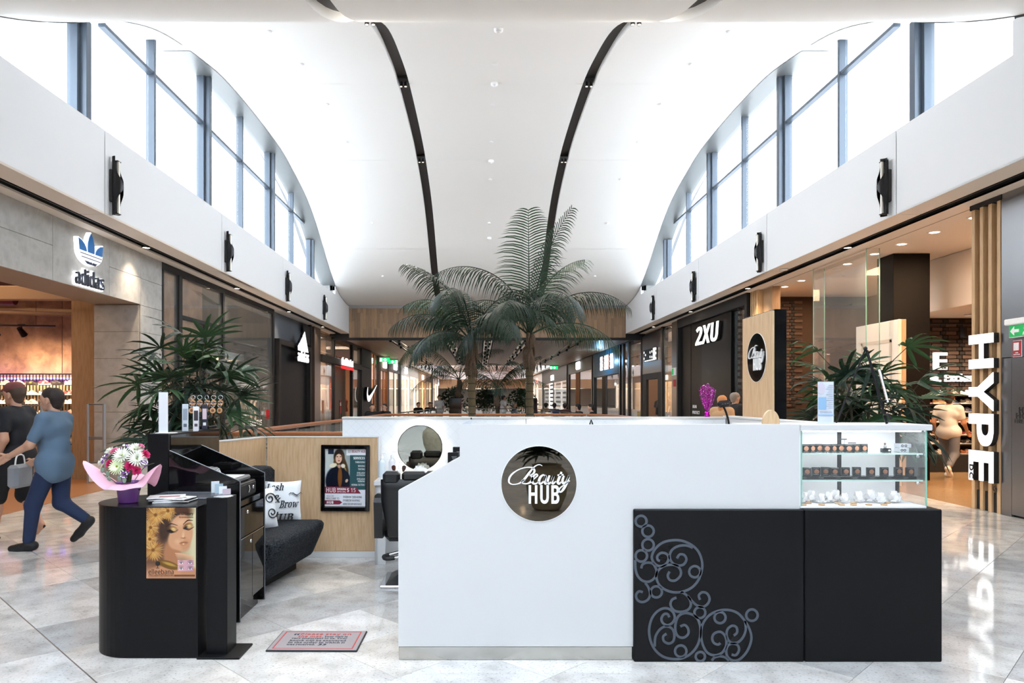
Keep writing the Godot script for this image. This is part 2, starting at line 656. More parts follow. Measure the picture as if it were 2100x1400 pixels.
func build_floor() -> void:
	var base := Node3D.new()
	base.name = "floor"
	add_child(base)
	tag(base, "pale grey polished stone floor of large tiles laid diagonally", "floor", "", "structure")
	var slab := MB.new()
	slab.span(Vector3(-14, -0.4, 24), Vector3(14, -0.011, -9.86))
	slab.span(Vector3(-14, -0.4, -9.86), Vector3(-3.6, -0.011, -21.1))
	slab.span(Vector3(4.0, -0.4, -9.86), Vector3(14, -0.011, -21.1))
	slab.span(Vector3(-14, -0.4, -21.1), Vector3(14, -0.011, -30.0))
	slab.span(Vector3(-14, -0.4, -30.0), Vector3(14, 0.0, -140))
	obj("subfloor", slab, mat("8d8a86", 0.7), base)
	var rest := []
	var near := []
	for i in range(-40, 60):
		for j in range(-60, 40):
			var s := 3.47 + 0.8485 * (i + 0.5)
			var q := -5.25 + 0.8485 * (j + 0.5)
			var x := (s + q) * 0.5
			var d := (s - q) * 0.5
			if x < -6.6 or x > 7.2 or d < -20 or d > 30.2:
				continue
			if x > -3.4 and x < 3.8 and d > 10.1 and d < 20.9:
				continue
			var hidden := absf(x - 1.1) < 1.5 and d > 4.5 and d < 10
			if d > 2.6 and d < 11 and not hidden:
				near.append(Vector3(x, d, d))
			else:
				rest.append(Vector3(x, d, d))
	near.sort_custom(func(a, b): return a.y < b.y)
	while near.size() > 290:
		rest.append(near.pop_back())
	var one := MB.new()
	one.xf = Transform3D(Basis(Vector3.UP, PI / 4), Vector3.ZERO)
	one.box(Vector3(0, -0.006, 0), Vector3(0.5975, 0.012, 0.5975), 0.0012)
	var tm := one.mesh()
	for k in near.size():
		var o := obj("tile", tm, M.tile[(k * 7 + int(near[k].x * 13.0 + 100.0)) % M.tile.size()], base)
		o.position = Vector3(near[k].x, 0, -near[k].y)
	for v in M.tile.size():
		var mb := MB.new()
		for k in rest.size():
			if (k * 5 + int(rest[k].x * 11.0 + 100.0)) % M.tile.size() == v:
				mb.xf = Transform3D(Basis(Vector3.UP, PI / 4), Vector3(rest[k].x, 0, -rest[k].y))
				mb.box(Vector3(0, -0.006, 0), Vector3(0.5975, 0.012, 0.5975))
		tag(obj("tiling", mb, M.tile[v], base), "", "", "", "stuff")
	# metal movement joint between two rows of tiles
	var strip := MB.new()
	strip.tube([Vector3(-6.0, -0.0035, -7.77), Vector3(0.0, -0.0035, -1.77)], 0.006, 6)
	obj("metal_joint", strip, mat("8a9096", 0.3, 0.8), base)


func build_vaults() -> void:
	var dc := 17.5
	var cuts := [5.05, 6.2, 10.92, 15.64, 20.36, 25.08, 29.95]
	var xs := [[-6.2, -1.83], [-1.57, 2.27], [2.53, 6.8]]
	var ceil_root := thing("ceiling", "white curved vault ceiling with two dark slots over the kiosk and palms", "ceiling")
	tag(ceil_root, "", "", "", "structure")
	for x in xs:
		for i in cuts.size() - 1:
			var rows_lo := []
			var rows_hi := []
			var a: float = cuts[i] + 0.003
			var b: float = cuts[i + 1] - 0.003
			for k in 13:
				var d := lerpf(a, b, k / 12.0)
				var y := vault_h(d - dc)
				rows_lo.append([Vector3(x[0], y, -d), Vector3(x[1], y, -d)])
				rows_hi.append([Vector3(x[0], y + 0.14, -d), Vector3(x[1], y + 0.14, -d)])
			var mb := MB.new()
			mb.grid(rows_lo, true)
			mb.grid(rows_hi)
			for k in 12:
				for e in 2:
					mb.quad(rows_lo[k][e], rows_lo[k + 1][e], rows_hi[k + 1][e], rows_hi[k][e], Vector3(-1 if e == 0 else 1, 0, 0))
			obj("ceiling_panel", mb, M.ceiling, ceil_root)
	for x in [[-1.83, -1.57], [2.27, 2.53]]:      # the dark recess between the panels
		var mb := MB.new()
		var rows := []
		var top := []
		for k in 61:
			var d := lerpf(5.05, 29.95, k / 60.0)
			var y := vault_h(d - dc) + 0.13
			rows.append([Vector3(x[0], y, -d), Vector3(x[1], y, -d)])
			top.append([Vector3(-1.9 if x[0] < 0 else 2.2, y + 0.1, -d), Vector3(-1.5 if x[0] < 0 else 2.6, y + 0.1, -d)])
		mb.grid(rows, true)
		mb.grid(top)
		obj("slot_lining", mb, M.slot, ceil_root)
	var roof := MB.new()      # weather skin over the joints
	var rr := []
	for k in 61:
		var d := lerpf(5.0, 30.0, k / 60.0)
		rr.append([Vector3(-6.4, vault_h(d - dc) + 0.26, -d), Vector3(7.0, vault_h(d - dc) + 0.26, -d)])
	roof.grid(rr)
	obj("roof_skin", roof, M.grey, ceil_root)
	var walls := []
	for s in [-1.0, 1.0]:
		var wi: float = WL if s < 0 else WR
		var wo: float = -5.95 if s < 0 else 6.55
		var word := "left" if s < 0 else "right"
		# metal lining of the arch between fascia plane and glass
		var rv := MB.new()
		var rows := []
		var near := []
		for k in 61:
			var d := lerpf(8.18, 27.1, k / 60.0)
			var y := vault_h(d - dc) - 0.012
			(near if k < 17 else rows).append([Vector3(wi, y, -d), Vector3(wo + s * 0.15, y, -d)])
		rv.grid(rows, s < 0)
		obj("arch_lining", MB.new().grid(near, s < 0), M.ceiling, ceil_root)
		for e in [8.18, 27.1]:
			var q: float = vault_h(e - dc)
			var dd := 0.05 if e > 20 else -0.05
			rv.span(Vector3(wi + s * 0.11, 5.4, -e), Vector3(wo + s * 0.16, q, -e - dd))
		obj("arch_lining", rv, M.reveal, ceil_root)
		# fascia: panels with open joints
		var w := thing("wall_" + word, "white fascia wall above the shopfronts on the %s side of the hall" % word, "wall")
		tag(w, "", "", "", "structure")
		var dk := MB.new()
		dk.span(Vector3(wi + s * 0.1, SOF + 0.02, -5.0), Vector3(wi + s * 0.16, 5.44, -29.95))
		obj("wall_backing", dk, M.dark, w)
		var cut := [5.05, 10.47, 15.21, 19.95, 24.69, 29.95]
		for i in 5:
			var a: float = cut[i] + 0.012
			var b: float = cut[i + 1] - 0.012
			var poly := PackedVector2Array([Vector2(a, SOF), Vector2(b, SOF)])
			for k in 31:
				var d := lerpf(b, a, k / 30.0)
				var y := 5.52
				if d < 8.18 or d > 27.1:
					y = vault_h(d - dc) - 0.03
				if poly[-1].y != y and absf(poly[-1].y - y) > 0.2 and k > 0:
					var e := 27.1 if d > 20 else 8.18
					poly.append(Vector2(e, poly[-1].y))
					poly.append(Vector2(e, y))
				poly.append(Vector2(d, y))
			obj("fascia_panel", side_prism(poly, wi, wi + s * 0.1), M.paint, w)
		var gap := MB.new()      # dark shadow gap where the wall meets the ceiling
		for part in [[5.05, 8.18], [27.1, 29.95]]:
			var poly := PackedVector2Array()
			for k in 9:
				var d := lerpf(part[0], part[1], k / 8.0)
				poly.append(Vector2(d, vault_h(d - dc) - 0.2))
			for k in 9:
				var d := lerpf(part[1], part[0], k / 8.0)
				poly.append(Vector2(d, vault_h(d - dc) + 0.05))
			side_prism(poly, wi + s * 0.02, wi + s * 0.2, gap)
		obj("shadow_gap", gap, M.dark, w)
		var sill := MB.new()
		sill.span(Vector3(wi + s * 0.1, 5.36, -8.1), Vector3(wo + s * 0.3, 5.5, -27.2), 0.01)
		obj("sill", sill, M.paint, w)
		walls.append(w)
		# the arched window
		var win := thing("window_1" if s < 0 else "window_2", "tall arched clerestory window on the %s side above the fascia" % word, "window")
		tag(win, "", "", "", "structure")
		var gx: float = wo + s * 0.06
		var ds := [8.18]
		for k in 7:
			ds.append(10.47 + 2.37 * k)
		ds.append(27.1)
		var ty := 7.44
		for k in range(1, 8):
			var d: float = ds[k]
			var top := vault_h(d - dc)
			var big := k % 2 == 1
			var mb := MB.new()
			if big:
				mb.span(Vector3(gx - s * 0.20, 5.48, -d + 0.03), Vector3(gx + s * 0.04, top, -d - 0.10), 0.006)
				mb.span(Vector3(gx - s * 0.10, 5.48, -d + 0.10), Vector3(gx + s * 0.06, top, -d + 0.02), 0.006)
			else:
				mb.span(Vector3(gx - s * 0.11, 5.48, -d + 0.035), Vector3(gx + s * 0.05, top, -d - 0.035), 0.006)
			obj("mullion", mb, M.mullion, win)
		for k in 8:
			var a: float = ds[k] + (0.04 if k > 0 else 0.0)
			var b: float = ds[k + 1] - (0.04 if k < 7 else 0.0)
			var tall := minf(vault_h(a - dc), vault_h(b - dc)) > ty + 0.1
			var half := tall or maxf(vault_h(a - dc), vault_h(b - dc)) > ty + 0.3
			if half:
				var tr := MB.new()
				var b2 := b
				var a2 := a
				while vault_h(b2 - dc) < ty + 0.03 and b2 > a:
					b2 -= 0.05
				while vault_h(a2 - dc) < ty + 0.03 and a2 < b:
					a2 += 0.05
				tr.span(Vector3(gx - s * 0.09, ty - 0.03, -a2), Vector3(gx + s * 0.03, ty + 0.03, -b2), 0.005)
				obj("transom", tr, M.mullion, win)
			for part in 2:
				var poly := PackedVector2Array()
				var lo := 5.48 if part == 0 else ty + 0.03
				var up := PackedVector2Array()
				for q in 13:
					var d := lerpf(a, b, q / 12.0)
					var y := vault_h(d - dc) + 0.02
					if part == 0 and half:
						y = minf(y, ty - 0.03)
					if part == 1 and (not half or y < ty + 0.05):
						continue
					up.append(Vector2(d, y))
				if up.size() < 2:
					continue
				poly.append(Vector2(up[0].x, lo))
				poly.append(Vector2(up[-1].x, lo))
				for q in up.size():
					poly.append(up[up.size() - 1 - q])
				obj("pane", side_prism(poly, gx, gx + s * 0.012), M.glass, win)
	# the same vault again: one behind the camera, two more far down the hall
	var n := 3
	for k in 2:
		var at := Vector3(0, 0, [-51.0, -75.9][k])
		var where: String = ["beyond the wooden bulkhead", "farthest down the hall"][k]
		dup(ceil_root, "white curved vault ceiling " + where, at)
		dup(walls[0], "white left fascia wall " + where, at)
		dup(walls[1], "white right fascia wall " + where, at)
		for w in ["window_1", "window_2"]:
			var src := get_node(w)
			var c: Node3D = src.duplicate()
			c.name = "window_%d" % n
			n += 1
			add_child(c)
			c.position = at
			c.set_meta("label", "arched clerestory window %s on the %s" % [where, "left" if w == "window_1" else "right"])


func build_bulkhead() -> void:
	# wooden bulkhead across the end of the vault, vertical boards of uneven tone
	var b := thing("wall_back", "wooden bulkhead of vertical boards above the far end of the hall", "wall")
	tag(b, "", "", "", "structure")
	var x := -5.56
	var k := 0
	while x < 6.15:
		var w := minf(0.118, 6.16 - x)
		var cutat := 4.1 + 0.3 + RNG.randf() * 0.8
		for part in [[4.1, cutat], [cutat, 5.34]]:
			var mb := MB.new()
			mb.span(Vector3(x + 0.002, part[0] + 0.001, -29.95 - RNG.randf() * 0.006), Vector3(x + w - 0.002, part[1] - 0.001, -30.0))
			obj("plank", mb, M.plank[RNG.randi() % 6], b)
		x += 0.118
		k += 1
	var back := MB.new()
	back.span(Vector3(-6.2, 4.0, -30.0), Vector3(6.8, 5.8, -30.2))
	obj("backing", back, M.dark, b)
	var tr := MB.new()
	tr.span(Vector3(-5.56, 5.34, -29.93), Vector3(6.16, 5.47, -30.0), 0.005)
	obj("head_trim", tr, mat("9c9da0", 0.5), b)
	# slatted timber soffit beyond it, with lighting tracks in mirror-lined grooves
	var c := thing("ceiling_001", "low timber slat ceiling running away beyond the bulkhead", "ceiling")
	tag(c, "", "", "", "structure")
	var grooves := [-3.85, -1.4, 0.35, 2.05, 4.45]
	x = -5.95
	while x < 6.6:
		var skip := false
		for g in grooves:
			if absf(x + 0.05 - g) < 0.24:
				skip = true
		if not skip:
			var mb := MB.new()
			mb.span(Vector3(x + 0.006, 4.1, -30.02), Vector3(x + 0.098, 4.13, -55.9))
			obj("slat", mb, M.slat[RNG.randi() % 4], c)
		x += 0.104
	var up := MB.new()
	up.span(Vector3(-6.4, 4.16, -30.05), Vector3(7.0, 4.5, -56.0))
	obj("deck", up, M.dark, c)
	for gi in grooves.size():
		var g: float = grooves[gi]
		var mb := MB.new()
		mb.span(Vector3(g - 0.2, 4.145, -30.1), Vector3(g + 0.2, 4.155, -55.9))
		obj("groove_mirror", mb, mat("a8a49c", 0.12, 1.0), c)
		var tr2 := MB.new()
		tr2.span(Vector3(g - 0.03, 4.08, -30.2), Vector3(g + 0.03, 4.12, -55.8))
		for q in 12:
			tr2.box(Vector3(g + (0.08 if q % 2 else -0.08), 4.05, -31.0 - q * 2.05), Vector3(0.1, 0.12, 0.22))
		var t := obj("lighting_track", tr2, M.blackmetal)
		tag(t, ["black lighting track in the timber ceiling, first from the left", "black lighting track in the timber ceiling, second from the left", "black lighting track in the middle groove of the timber ceiling", "black lighting track in the timber ceiling, second from the right", "black lighting track in the timber ceiling, first from the right"][gi], "light track")
	# far bulkhead and end
	var e := thing("wall_front", "far wooden bulkhead closing the end of the hall", "wall")
	tag(e, "", "", "", "structure")
	var mb2 := MB.new()
	mb2.span(Vector3(-6.2, 2.95, -105.9), Vector3(6.8, 4.3, -106.2))
	obj("panelling", mb2, M.plank[2], e)
	var mb3 := MB.new()
	mb3.span(Vector3(-14, 0, -139.5), Vector3(14, 3.4, -140))
	mb3.span(Vector3(-14, 3.2, -106.2), Vector3(14, 3.4, -140))
	mb3.span(Vector3(-6.2, 4.3, -105.9), Vector3(6.8, 5.8, -106.2))
	obj("end_wall", mb3, M.paint, e)
	area("end_hall_light", Vector3(0, 3.15, -122), Vector3(0, 0, -122), 8, 20, 60.0, "fff4e6")
	var pl := MB.new()
	pl.span(Vector3(-2.5, 3.12, -114), Vector3(2.5, 3.16, -130))
	tag(obj("ceiling_light", pl, M.dim), "long ceiling light panel at the very end of the hall", "ceiling light")


func build_mall_lights() -> void:
	# soffits on both sides: pale strip, dark slot with downlights, pale strip
	for s in [-1.0, 1.0]:
		var word := "left" if s < 0 else "right"
		var wi: float = WL if s < 0 else WR
		var sh: float = SL if s < 0 else SR
		var c := thing("ceiling", "pale soffit with a dark lighting slot over the %s shopfronts" % word, "soffit")
		tag(c, "", "", "", "structure")
		var x0: float = wi
		var x1: float = wi + s * 0.36
		var x2: float = wi + s * 0.58
		for q in range(-4, 7):
			var d0 := 5.73 + 4.74 * q
			var d1 := d0 + 4.74 - 0.015
			if d1 > 30.2:
				d1 = 30.0
			var p := MB.new()
			p.span(Vector3(x0, SOF, -d0), Vector3(x1, SOF + 0.03, -d1))
			obj("soffit_panel", p, M.soffit, c)
		var far := MB.new()
		far.span(Vector3(x0, SOF, -56), Vector3(x1, SOF + 0.03, -106))
		far.span(Vector3(x2, SOF, 20), Vector3(sh + s * 0.15, SOF + 0.03, -106))
		obj("soffit_strip", far, M.soffit, c)
		var fl := MB.new()
		fl.span(Vector3(x1, SOF + 0.14, 20), Vector3(x2, SOF + 0.16, -106))
		fl.span(Vector3(x1 - s * 0.01, SOF, 20), Vector3(x1, SOF + 0.15, -106))
		fl.span(Vector3(x2, SOF, 20), Vector3(x2 + s * 0.01, SOF + 0.15, -106))
		fl.span(Vector3(x1 + s * 0.08, SOF + 0.02, 20), Vector3(x1 + s * 0.11, SOF + 0.05, -106))
		obj("slot_channel", fl, M.dark, c)
		var names := ["nearest the camera", "second along", "third along", "fourth along"]
		for q in range(-3, 4):
			var at := Vector3(x2 - s * 0.09, SOF + 0.015, -(12.8 + 4.78 * q))
			var l := thing("downlight", ("round lit downlight in the %s soffit slot, %s" % [word, names[q]]) if q >= 0 else "round downlight in the %s soffit slot behind the camera, %s" % [word, ["", "nearest", "middle one", "farthest"][-q]], "downlight", at, 0.0, "soffit downlights")
			var can := MB.new()
			can.lathe([Vector2(0.066, -0.02), Vector2(0.075, -0.02), Vector2(0.08, 0.0), Vector2(0.08, 0.12), Vector2(0.0, 0.12)], 20)
			obj("lamp_housing", can, M.blackmetal, l)
			var lens := MB.new()
			lens.lathe([Vector2(0.0, -0.014), Vector2(0.066, -0.012), Vector2(0.066, 0.0), Vector2(0.0, 0.0)], 20)
			obj("lamp_lens", lens, M.bulb, l)
			spot("downlight_beam", at + Vector3(0, -0.03, 0), at + Vector3(s * 0.25, -4, 0), 2.5, 50.0, "ffe6c8", 0.06)
	# spot fittings in the two ceiling slots
	for x in [-1.7, 2.4]:
		for d in [15.64, 20.36, 10.92]:
			var y := vault_h(d - 17.5)
			var l := thing("slot_spotlight", "small spotlight in the %s dark ceiling slot, %s" % ["left" if x < 0 else "right", "near end" if d < 12 else ("middle" if d < 18 else "far end")], "spotlight", Vector3(x, y + 0.05, -d), 0.0, "spotlights in the ceiling slots")
			var mb := MB.new()
			mb.box(Vector3(0, 0.02, 0), Vector3(0.22, 0.03, 0.3), 0.008)
			mb.tube([Vector3(-0.05, -0.02, 0), Vector3(-0.05, -0.12, 0.02)], 0.035, 12)
			mb.tube([Vector3(0.05, -0.02, 0), Vector3(0.05, -0.12, 0.02)], 0.035, 12)
			obj("lamp_housing", mb, M.blackmetal, l)
			var g := MB.new()
			for e in [-0.05, 0.05]:
				g.ball(Vector3(e, -0.122, 0.02), Vector3(0.028, 0.008, 0.028), 10)
			obj("lamp_lens", g, M.dim, l)
			spot("slot_beam", Vector3(x, y - 0.12, -d), Vector3(x * 0.5 + 0.3, 0, -d + 4.0), 10.0, 55.0, "fff3e2", 0.15)
	# smoke detectors and sprinklers
	var k := 0
	for d in [12.0, 15.6, 20.4, 24.6]:
		var y := vault_h(d - 17.5)
		var o := thing("smoke_detector", "white round smoke detector on the ceiling centre line, %s" % ["nearest", "second from the camera", "third from the camera", "just above the palms"][k], "smoke detector", Vector3(0.31, y, -d), 0.0, "smoke detectors")
		k += 1
		var mb := MB.new()
		mb.lathe([Vector2(0, -0.085), Vector2(0.03, -0.085), Vector2(0.045, -0.055), Vector2(0.075, -0.045), Vector2(0.08, 0.02), Vector2(0, 0.02)], 20)
		obj("housing", mb, M.white, o)
		var mb2 := MB.new()
		mb2.lathe([Vector2(0.046, -0.056), Vector2(0.05, -0.052), Vector2(0.05, -0.046), Vector2(0.04, -0.046)], 20)
		obj("vent_ring", mb2, M.grey, o)
	var spr: Node3D = null
	for row in 3:
		for q in 7:
			var d: float = [12.2, 14.4, 16.8, 19.2, 21.5, 23.9, 26.5][q]
			var at := Vector3([-3.65, 0.3, 4.3][row], vault_h(d - 17.5), -d)
			var lab := "small white sprinkler on the %s of the ceiling, %s along" % [["left side", "centre line", "right side"][row], ["first", "second", "third", "fourth", "fifth", "sixth", "seventh"][q]]
			if spr == null:
				spr = thing("sprinkler", lab, "sprinkler", at, 0.0, "ceiling sprinklers")
				var mb := MB.new()
				mb.lathe([Vector2(0.0, -0.03), Vector2(0.05, -0.03), Vector2(0.055, -0.015), Vector2(0.04, 0.0), Vector2(0.04, 0.02), Vector2(0, 0.02)], 16)
				obj("cover_plate", mb, M.white, spr)
			else:
				dup(spr, lab, at)
	# wall sconces on the fascia
	var sc := make_sconce()
	for s in [-1.0, 1.0]:
		for q in 4:
			var at := Vector3((WL if s < 0 else WR) - s * 0.0, 0, -(10.66 + 4.78 * q))
			var lab := "black curved wall sconce on the %s fascia, %s" % ["left" if s < 0 else "right", ["nearest the camera", "second along", "third along", "farthest before the bulkhead"][q]]
			if s < 0 and q == 0:
				sc.set_meta("label", lab)
				sc.position = at
				sc.rotation.y = PI / 2
			else:
				dup(sc, lab, at, PI / 2 if s < 0 else -PI / 2)
		for q in 11:
			var d := 56.9 + 4.74 * q
			dup(sc, "distant black wall sconce beyond the bulkhead, %s on the %s fascia" % [["first", "second", "third", "fourth", "fifth", "sixth", "seventh", "eighth", "ninth", "tenth", "eleventh"][q], "left" if s < 0 else "right"], Vector3(WL if s < 0 else WR, 0, -d), PI / 2 if s < 0 else -PI / 2)


func make_sconce() -> Node3D:      # faces +z from a wall at z 0
	var l := thing("wall_sconce", "", "wall lamp", Vector3.ZERO, 0.0, "fascia sconces")
	var y0 := SOF + 0.03
	var h := 0.88
	var bp := MB.new()
	bp.span(Vector3(-0.08, y0 + 0.2, 0.0), Vector3(0.08, y0 + 0.68, 0.05), 0.008)
	obj("mounting_plate", bp, M.dark, l)
	var tube := MB.new()
	tube.tube([Vector3(0, y0 + 0.03, 0.1), Vector3(0, y0 + h - 0.07, 0.1)], 0.028, 14)
	obj("lamp_tube", tube, mat("c9c4ba", 0.3, 0.7), l)
	for side in [-1.0, 1.0]:      # two bent shells that swell in the middle
		var rows := []
		var outr := []
		for i in 25:
			var t := i / 24.0
			var y := y0 + h * t if side < 0 else y0 + 0.02 + (h - 0.07) * t
			var bulge := exp(-pow((t - 0.5) / 0.19, 2.0))
			var reach := deg_to_rad(80.0 + 92.0 * bulge)
			var r := 0.074 + 0.012 * bulge
			var line := []
			var line2 := []
			for j in 11:
				var a := deg_to_rad(-80.0) + reach * j / 10.0
				line.append(Vector3(side * r * cos(a), y, 0.09 + r * sin(a)))
				line2.append(Vector3(side * (r - 0.006) * cos(a), y, 0.09 + (r - 0.006) * sin(a)))
			rows.append(line)
			outr.append(line2)
		var mb := MB.new()
		mb.grid(rows, side > 0)
		mb.grid(outr, side < 0)
		for i in 24:
			mb.quad(rows[i][10], rows[i + 1][10], outr[i + 1][10], outr[i][10])
		obj("shade", mb, M.blackmetal, l)
	for y in [y0 + 0.025, y0 + h - 0.065]:
		var cap := MB.new()
		cap.box(Vector3(0, y, 0.08), Vector3(0.1, 0.012, 0.09), 0.004)
		obj("end_cap", cap, M.blackmetal, l)
	return l


func build_shell() -> void:      # what closes the shops: outer walls, roofs, the end behind the camera
	var w := thing("wall_outer_left", "plain outer wall behind the left shops", "wall")
	tag(w, "", "", "", "structure")
	var mb := MB.new()
	mb.span(Vector3(-13.2, -0.3, 22), Vector3(-13.0, 4.7, -140))
	obj("outer_wall", mb, M.paint, w)
	w = thing("wall_outer_right", "plain outer wall behind the right shops", "wall")
	tag(w, "", "", "", "structure")
	mb = MB.new()
	mb.span(Vector3(13.4, -0.3, 22), Vector3(13.6, 4.7, -140))
	obj("outer_wall", mb, M.paint, w)
	w = thing("ceiling_roof", "flat pale roof over the shops outside the clerestory windows", "roof")
	tag(w, "", "", "", "structure")
	mb = MB.new()
	mb.span(Vector3(-13.2, 4.46, 22), Vector3(-6.0, 4.66, -140))
	mb.span(Vector3(13.6, 4.46, 22), Vector3(6.6, 4.66, -140))
	mb.span(Vector3(-6.1, 4.46, 22), Vector3(-5.62, 4.66, -140))
	mb.span(Vector3(6.7, 4.46, 22), Vector3(6.22, 4.66, -140))
	obj("roof_slab", mb, mat("d9dadb", 0.8), w)


# ------------------------------------------------------------------ shoes
var shoe_meshes := []


func make_shoe_meshes() -> void:      # a sneaker 0.28 long: toe towards +x, its sole on y 0
	var up := MB.new()
	var rows := []
	for i in 15:
		var t := i / 14.0
		var x := lerpf(-0.13, 0.145, t)
		var h: float = [0.085, 0.098, 0.092, 0.082, 0.08, 0.098, 0.112, 0.108, 0.098, 0.086, 0.074, 0.064, 0.056, 0.046, 0.028][i]
		var w: float = [0.022, 0.034, 0.036, 0.036, 0.035, 0.035, 0.036, 0.038, 0.041, 0.043, 0.045, 0.045, 0.042, 0.034, 0.012][i]
		var line := []
		for j in 9:
			var a := PI * j / 8.0
			line.append(Vector3(x, 0.022 + (h - 0.022) * pow(sin(a), 0.7), w * cos(a)))
		rows.append(line)
	up.grid(rows)
	for e in [0, 14]:
		for j in range(1, 7):
			up.tri(rows[e][0], rows[e][j], rows[e][j + 1], Vector3(-1 if e == 0 else 1, 0, 0), Vector3(-1 if e == 0 else 1, 0, 0), Vector3(-1 if e == 0 else 1, 0, 0))
	var sole := MB.new()
	var poly := PackedVector2Array()
	for q in [[-0.14, 0.0], [-0.13, 0.028], [-0.06, 0.036], [0.04, 0.034], [0.12, 0.037], [0.152, 0.024], [0.148, -0.002], [0.12, -0.044], [0.05, -0.043], [-0.05, -0.034], [-0.125, -0.032]]:
		poly.append(Vector2(q[0], -q[1]))
	sole.xf = Transform3D(Basis(Vector3.RIGHT, -PI / 2), Vector3.ZERO)
	sole.prism(poly, 0.0, 0.028)
	var lace := MB.new()
	for k in 5:
		var x := 0.01 + k * 0.019
		var y := 0.112 - k * 0.011
		lace.tube([Vector3(x, y - 0.012, -0.024), Vector3(x + 0.004, y + 0.002, 0), Vector3(x, y - 0.012, 0.024)], 0.004, 5)
	var stripe := MB.new()
	for k in 3:
		for z in [-1.0, 1.0]:
			var x := -0.035 + k * 0.022
			stripe.tube([Vector3(x, 0.034, z * 0.038), Vector3(x + 0.012, 0.055, z * 0.0365), Vector3(x + 0.024, 0.076, z * 0.030)], 0.0045, 5)
	var lining := MB.new()
	lining.ball(Vector3(-0.068, 0.084, 0), Vector3(0.052, 0.014, 0.026), 12)
	shoe_meshes = [up.mesh(), sole.mesh(), lace.mesh(), stripe.mesh(), lining.mesh()]


func shoe(label: String, at: Vector3, turn: float, upper: String, sole: String, stripe: String, group: String, parts := true) -> Node3D:
	if shoe_meshes.is_empty():
		make_shoe_meshes()
	var o := thing("sneaker", label, "sneaker", at, turn, group)
	obj("upper", shoe_meshes[0], paint_of(upper), o)
	obj("sole", shoe_meshes[1], paint_of(sole), o)
	if parts:
		obj("laces", shoe_meshes[2], paint_of(sole), o)
		obj("side_stripe", shoe_meshes[3], paint_of(stripe), o)
		obj("lining", shoe_meshes[4], M.dark, o)
	return o


var paints := {}


func paint_of(hex: String, rough := 0.6) -> StandardMaterial3D:
	var key := hex + str(rough)
	if not paints.has(key):
		paints[key] = mat(hex, rough)
	return paints[key]


func ordinal(i: int) -> String:
	return ["first", "second", "third", "fourth", "fifth", "sixth", "seventh", "eighth", "ninth", "tenth", "eleventh", "twelfth"][i]


func track_spot(label: String, at: Vector3, aim: Vector3, m: Material, lit := true, beam := 0.0) -> Node3D:
	var o := thing("track_spotlight", label, "spotlight", at, 0.0, "track spotlights in the shoe shop")
	var dir := (aim - at).normalized()
	var st := MB.new()
	st.box(Vector3(0, -0.02, 0), Vector3(0.16, 0.03, 0.05), 0.006)
	st.tube([Vector3(0, -0.03, 0), Vector3(0, -0.13, 0)], 0.014, 8)
	obj("stem", st, m, o)
	var h := MB.new()
	var c := Vector3(0, -0.16, 0)
	h.tube([c - dir * 0.10, c + dir * 0.02, c + dir * 0.10], [0.045, 0.06, 0.07], 14)
	obj("lamp_head", h, m, o)
	var g := MB.new()
	g.tube([c + dir * 0.098, c + dir * 0.104], 0.058, 14)
	obj("lamp_lens", g, M.bulb if lit else M.dim, o)
	if beam > 0.0:
		spot("track_beam", at + c + dir * 0.12, aim, beam, 50.0, "ffd8b0", 0.06)
	return o


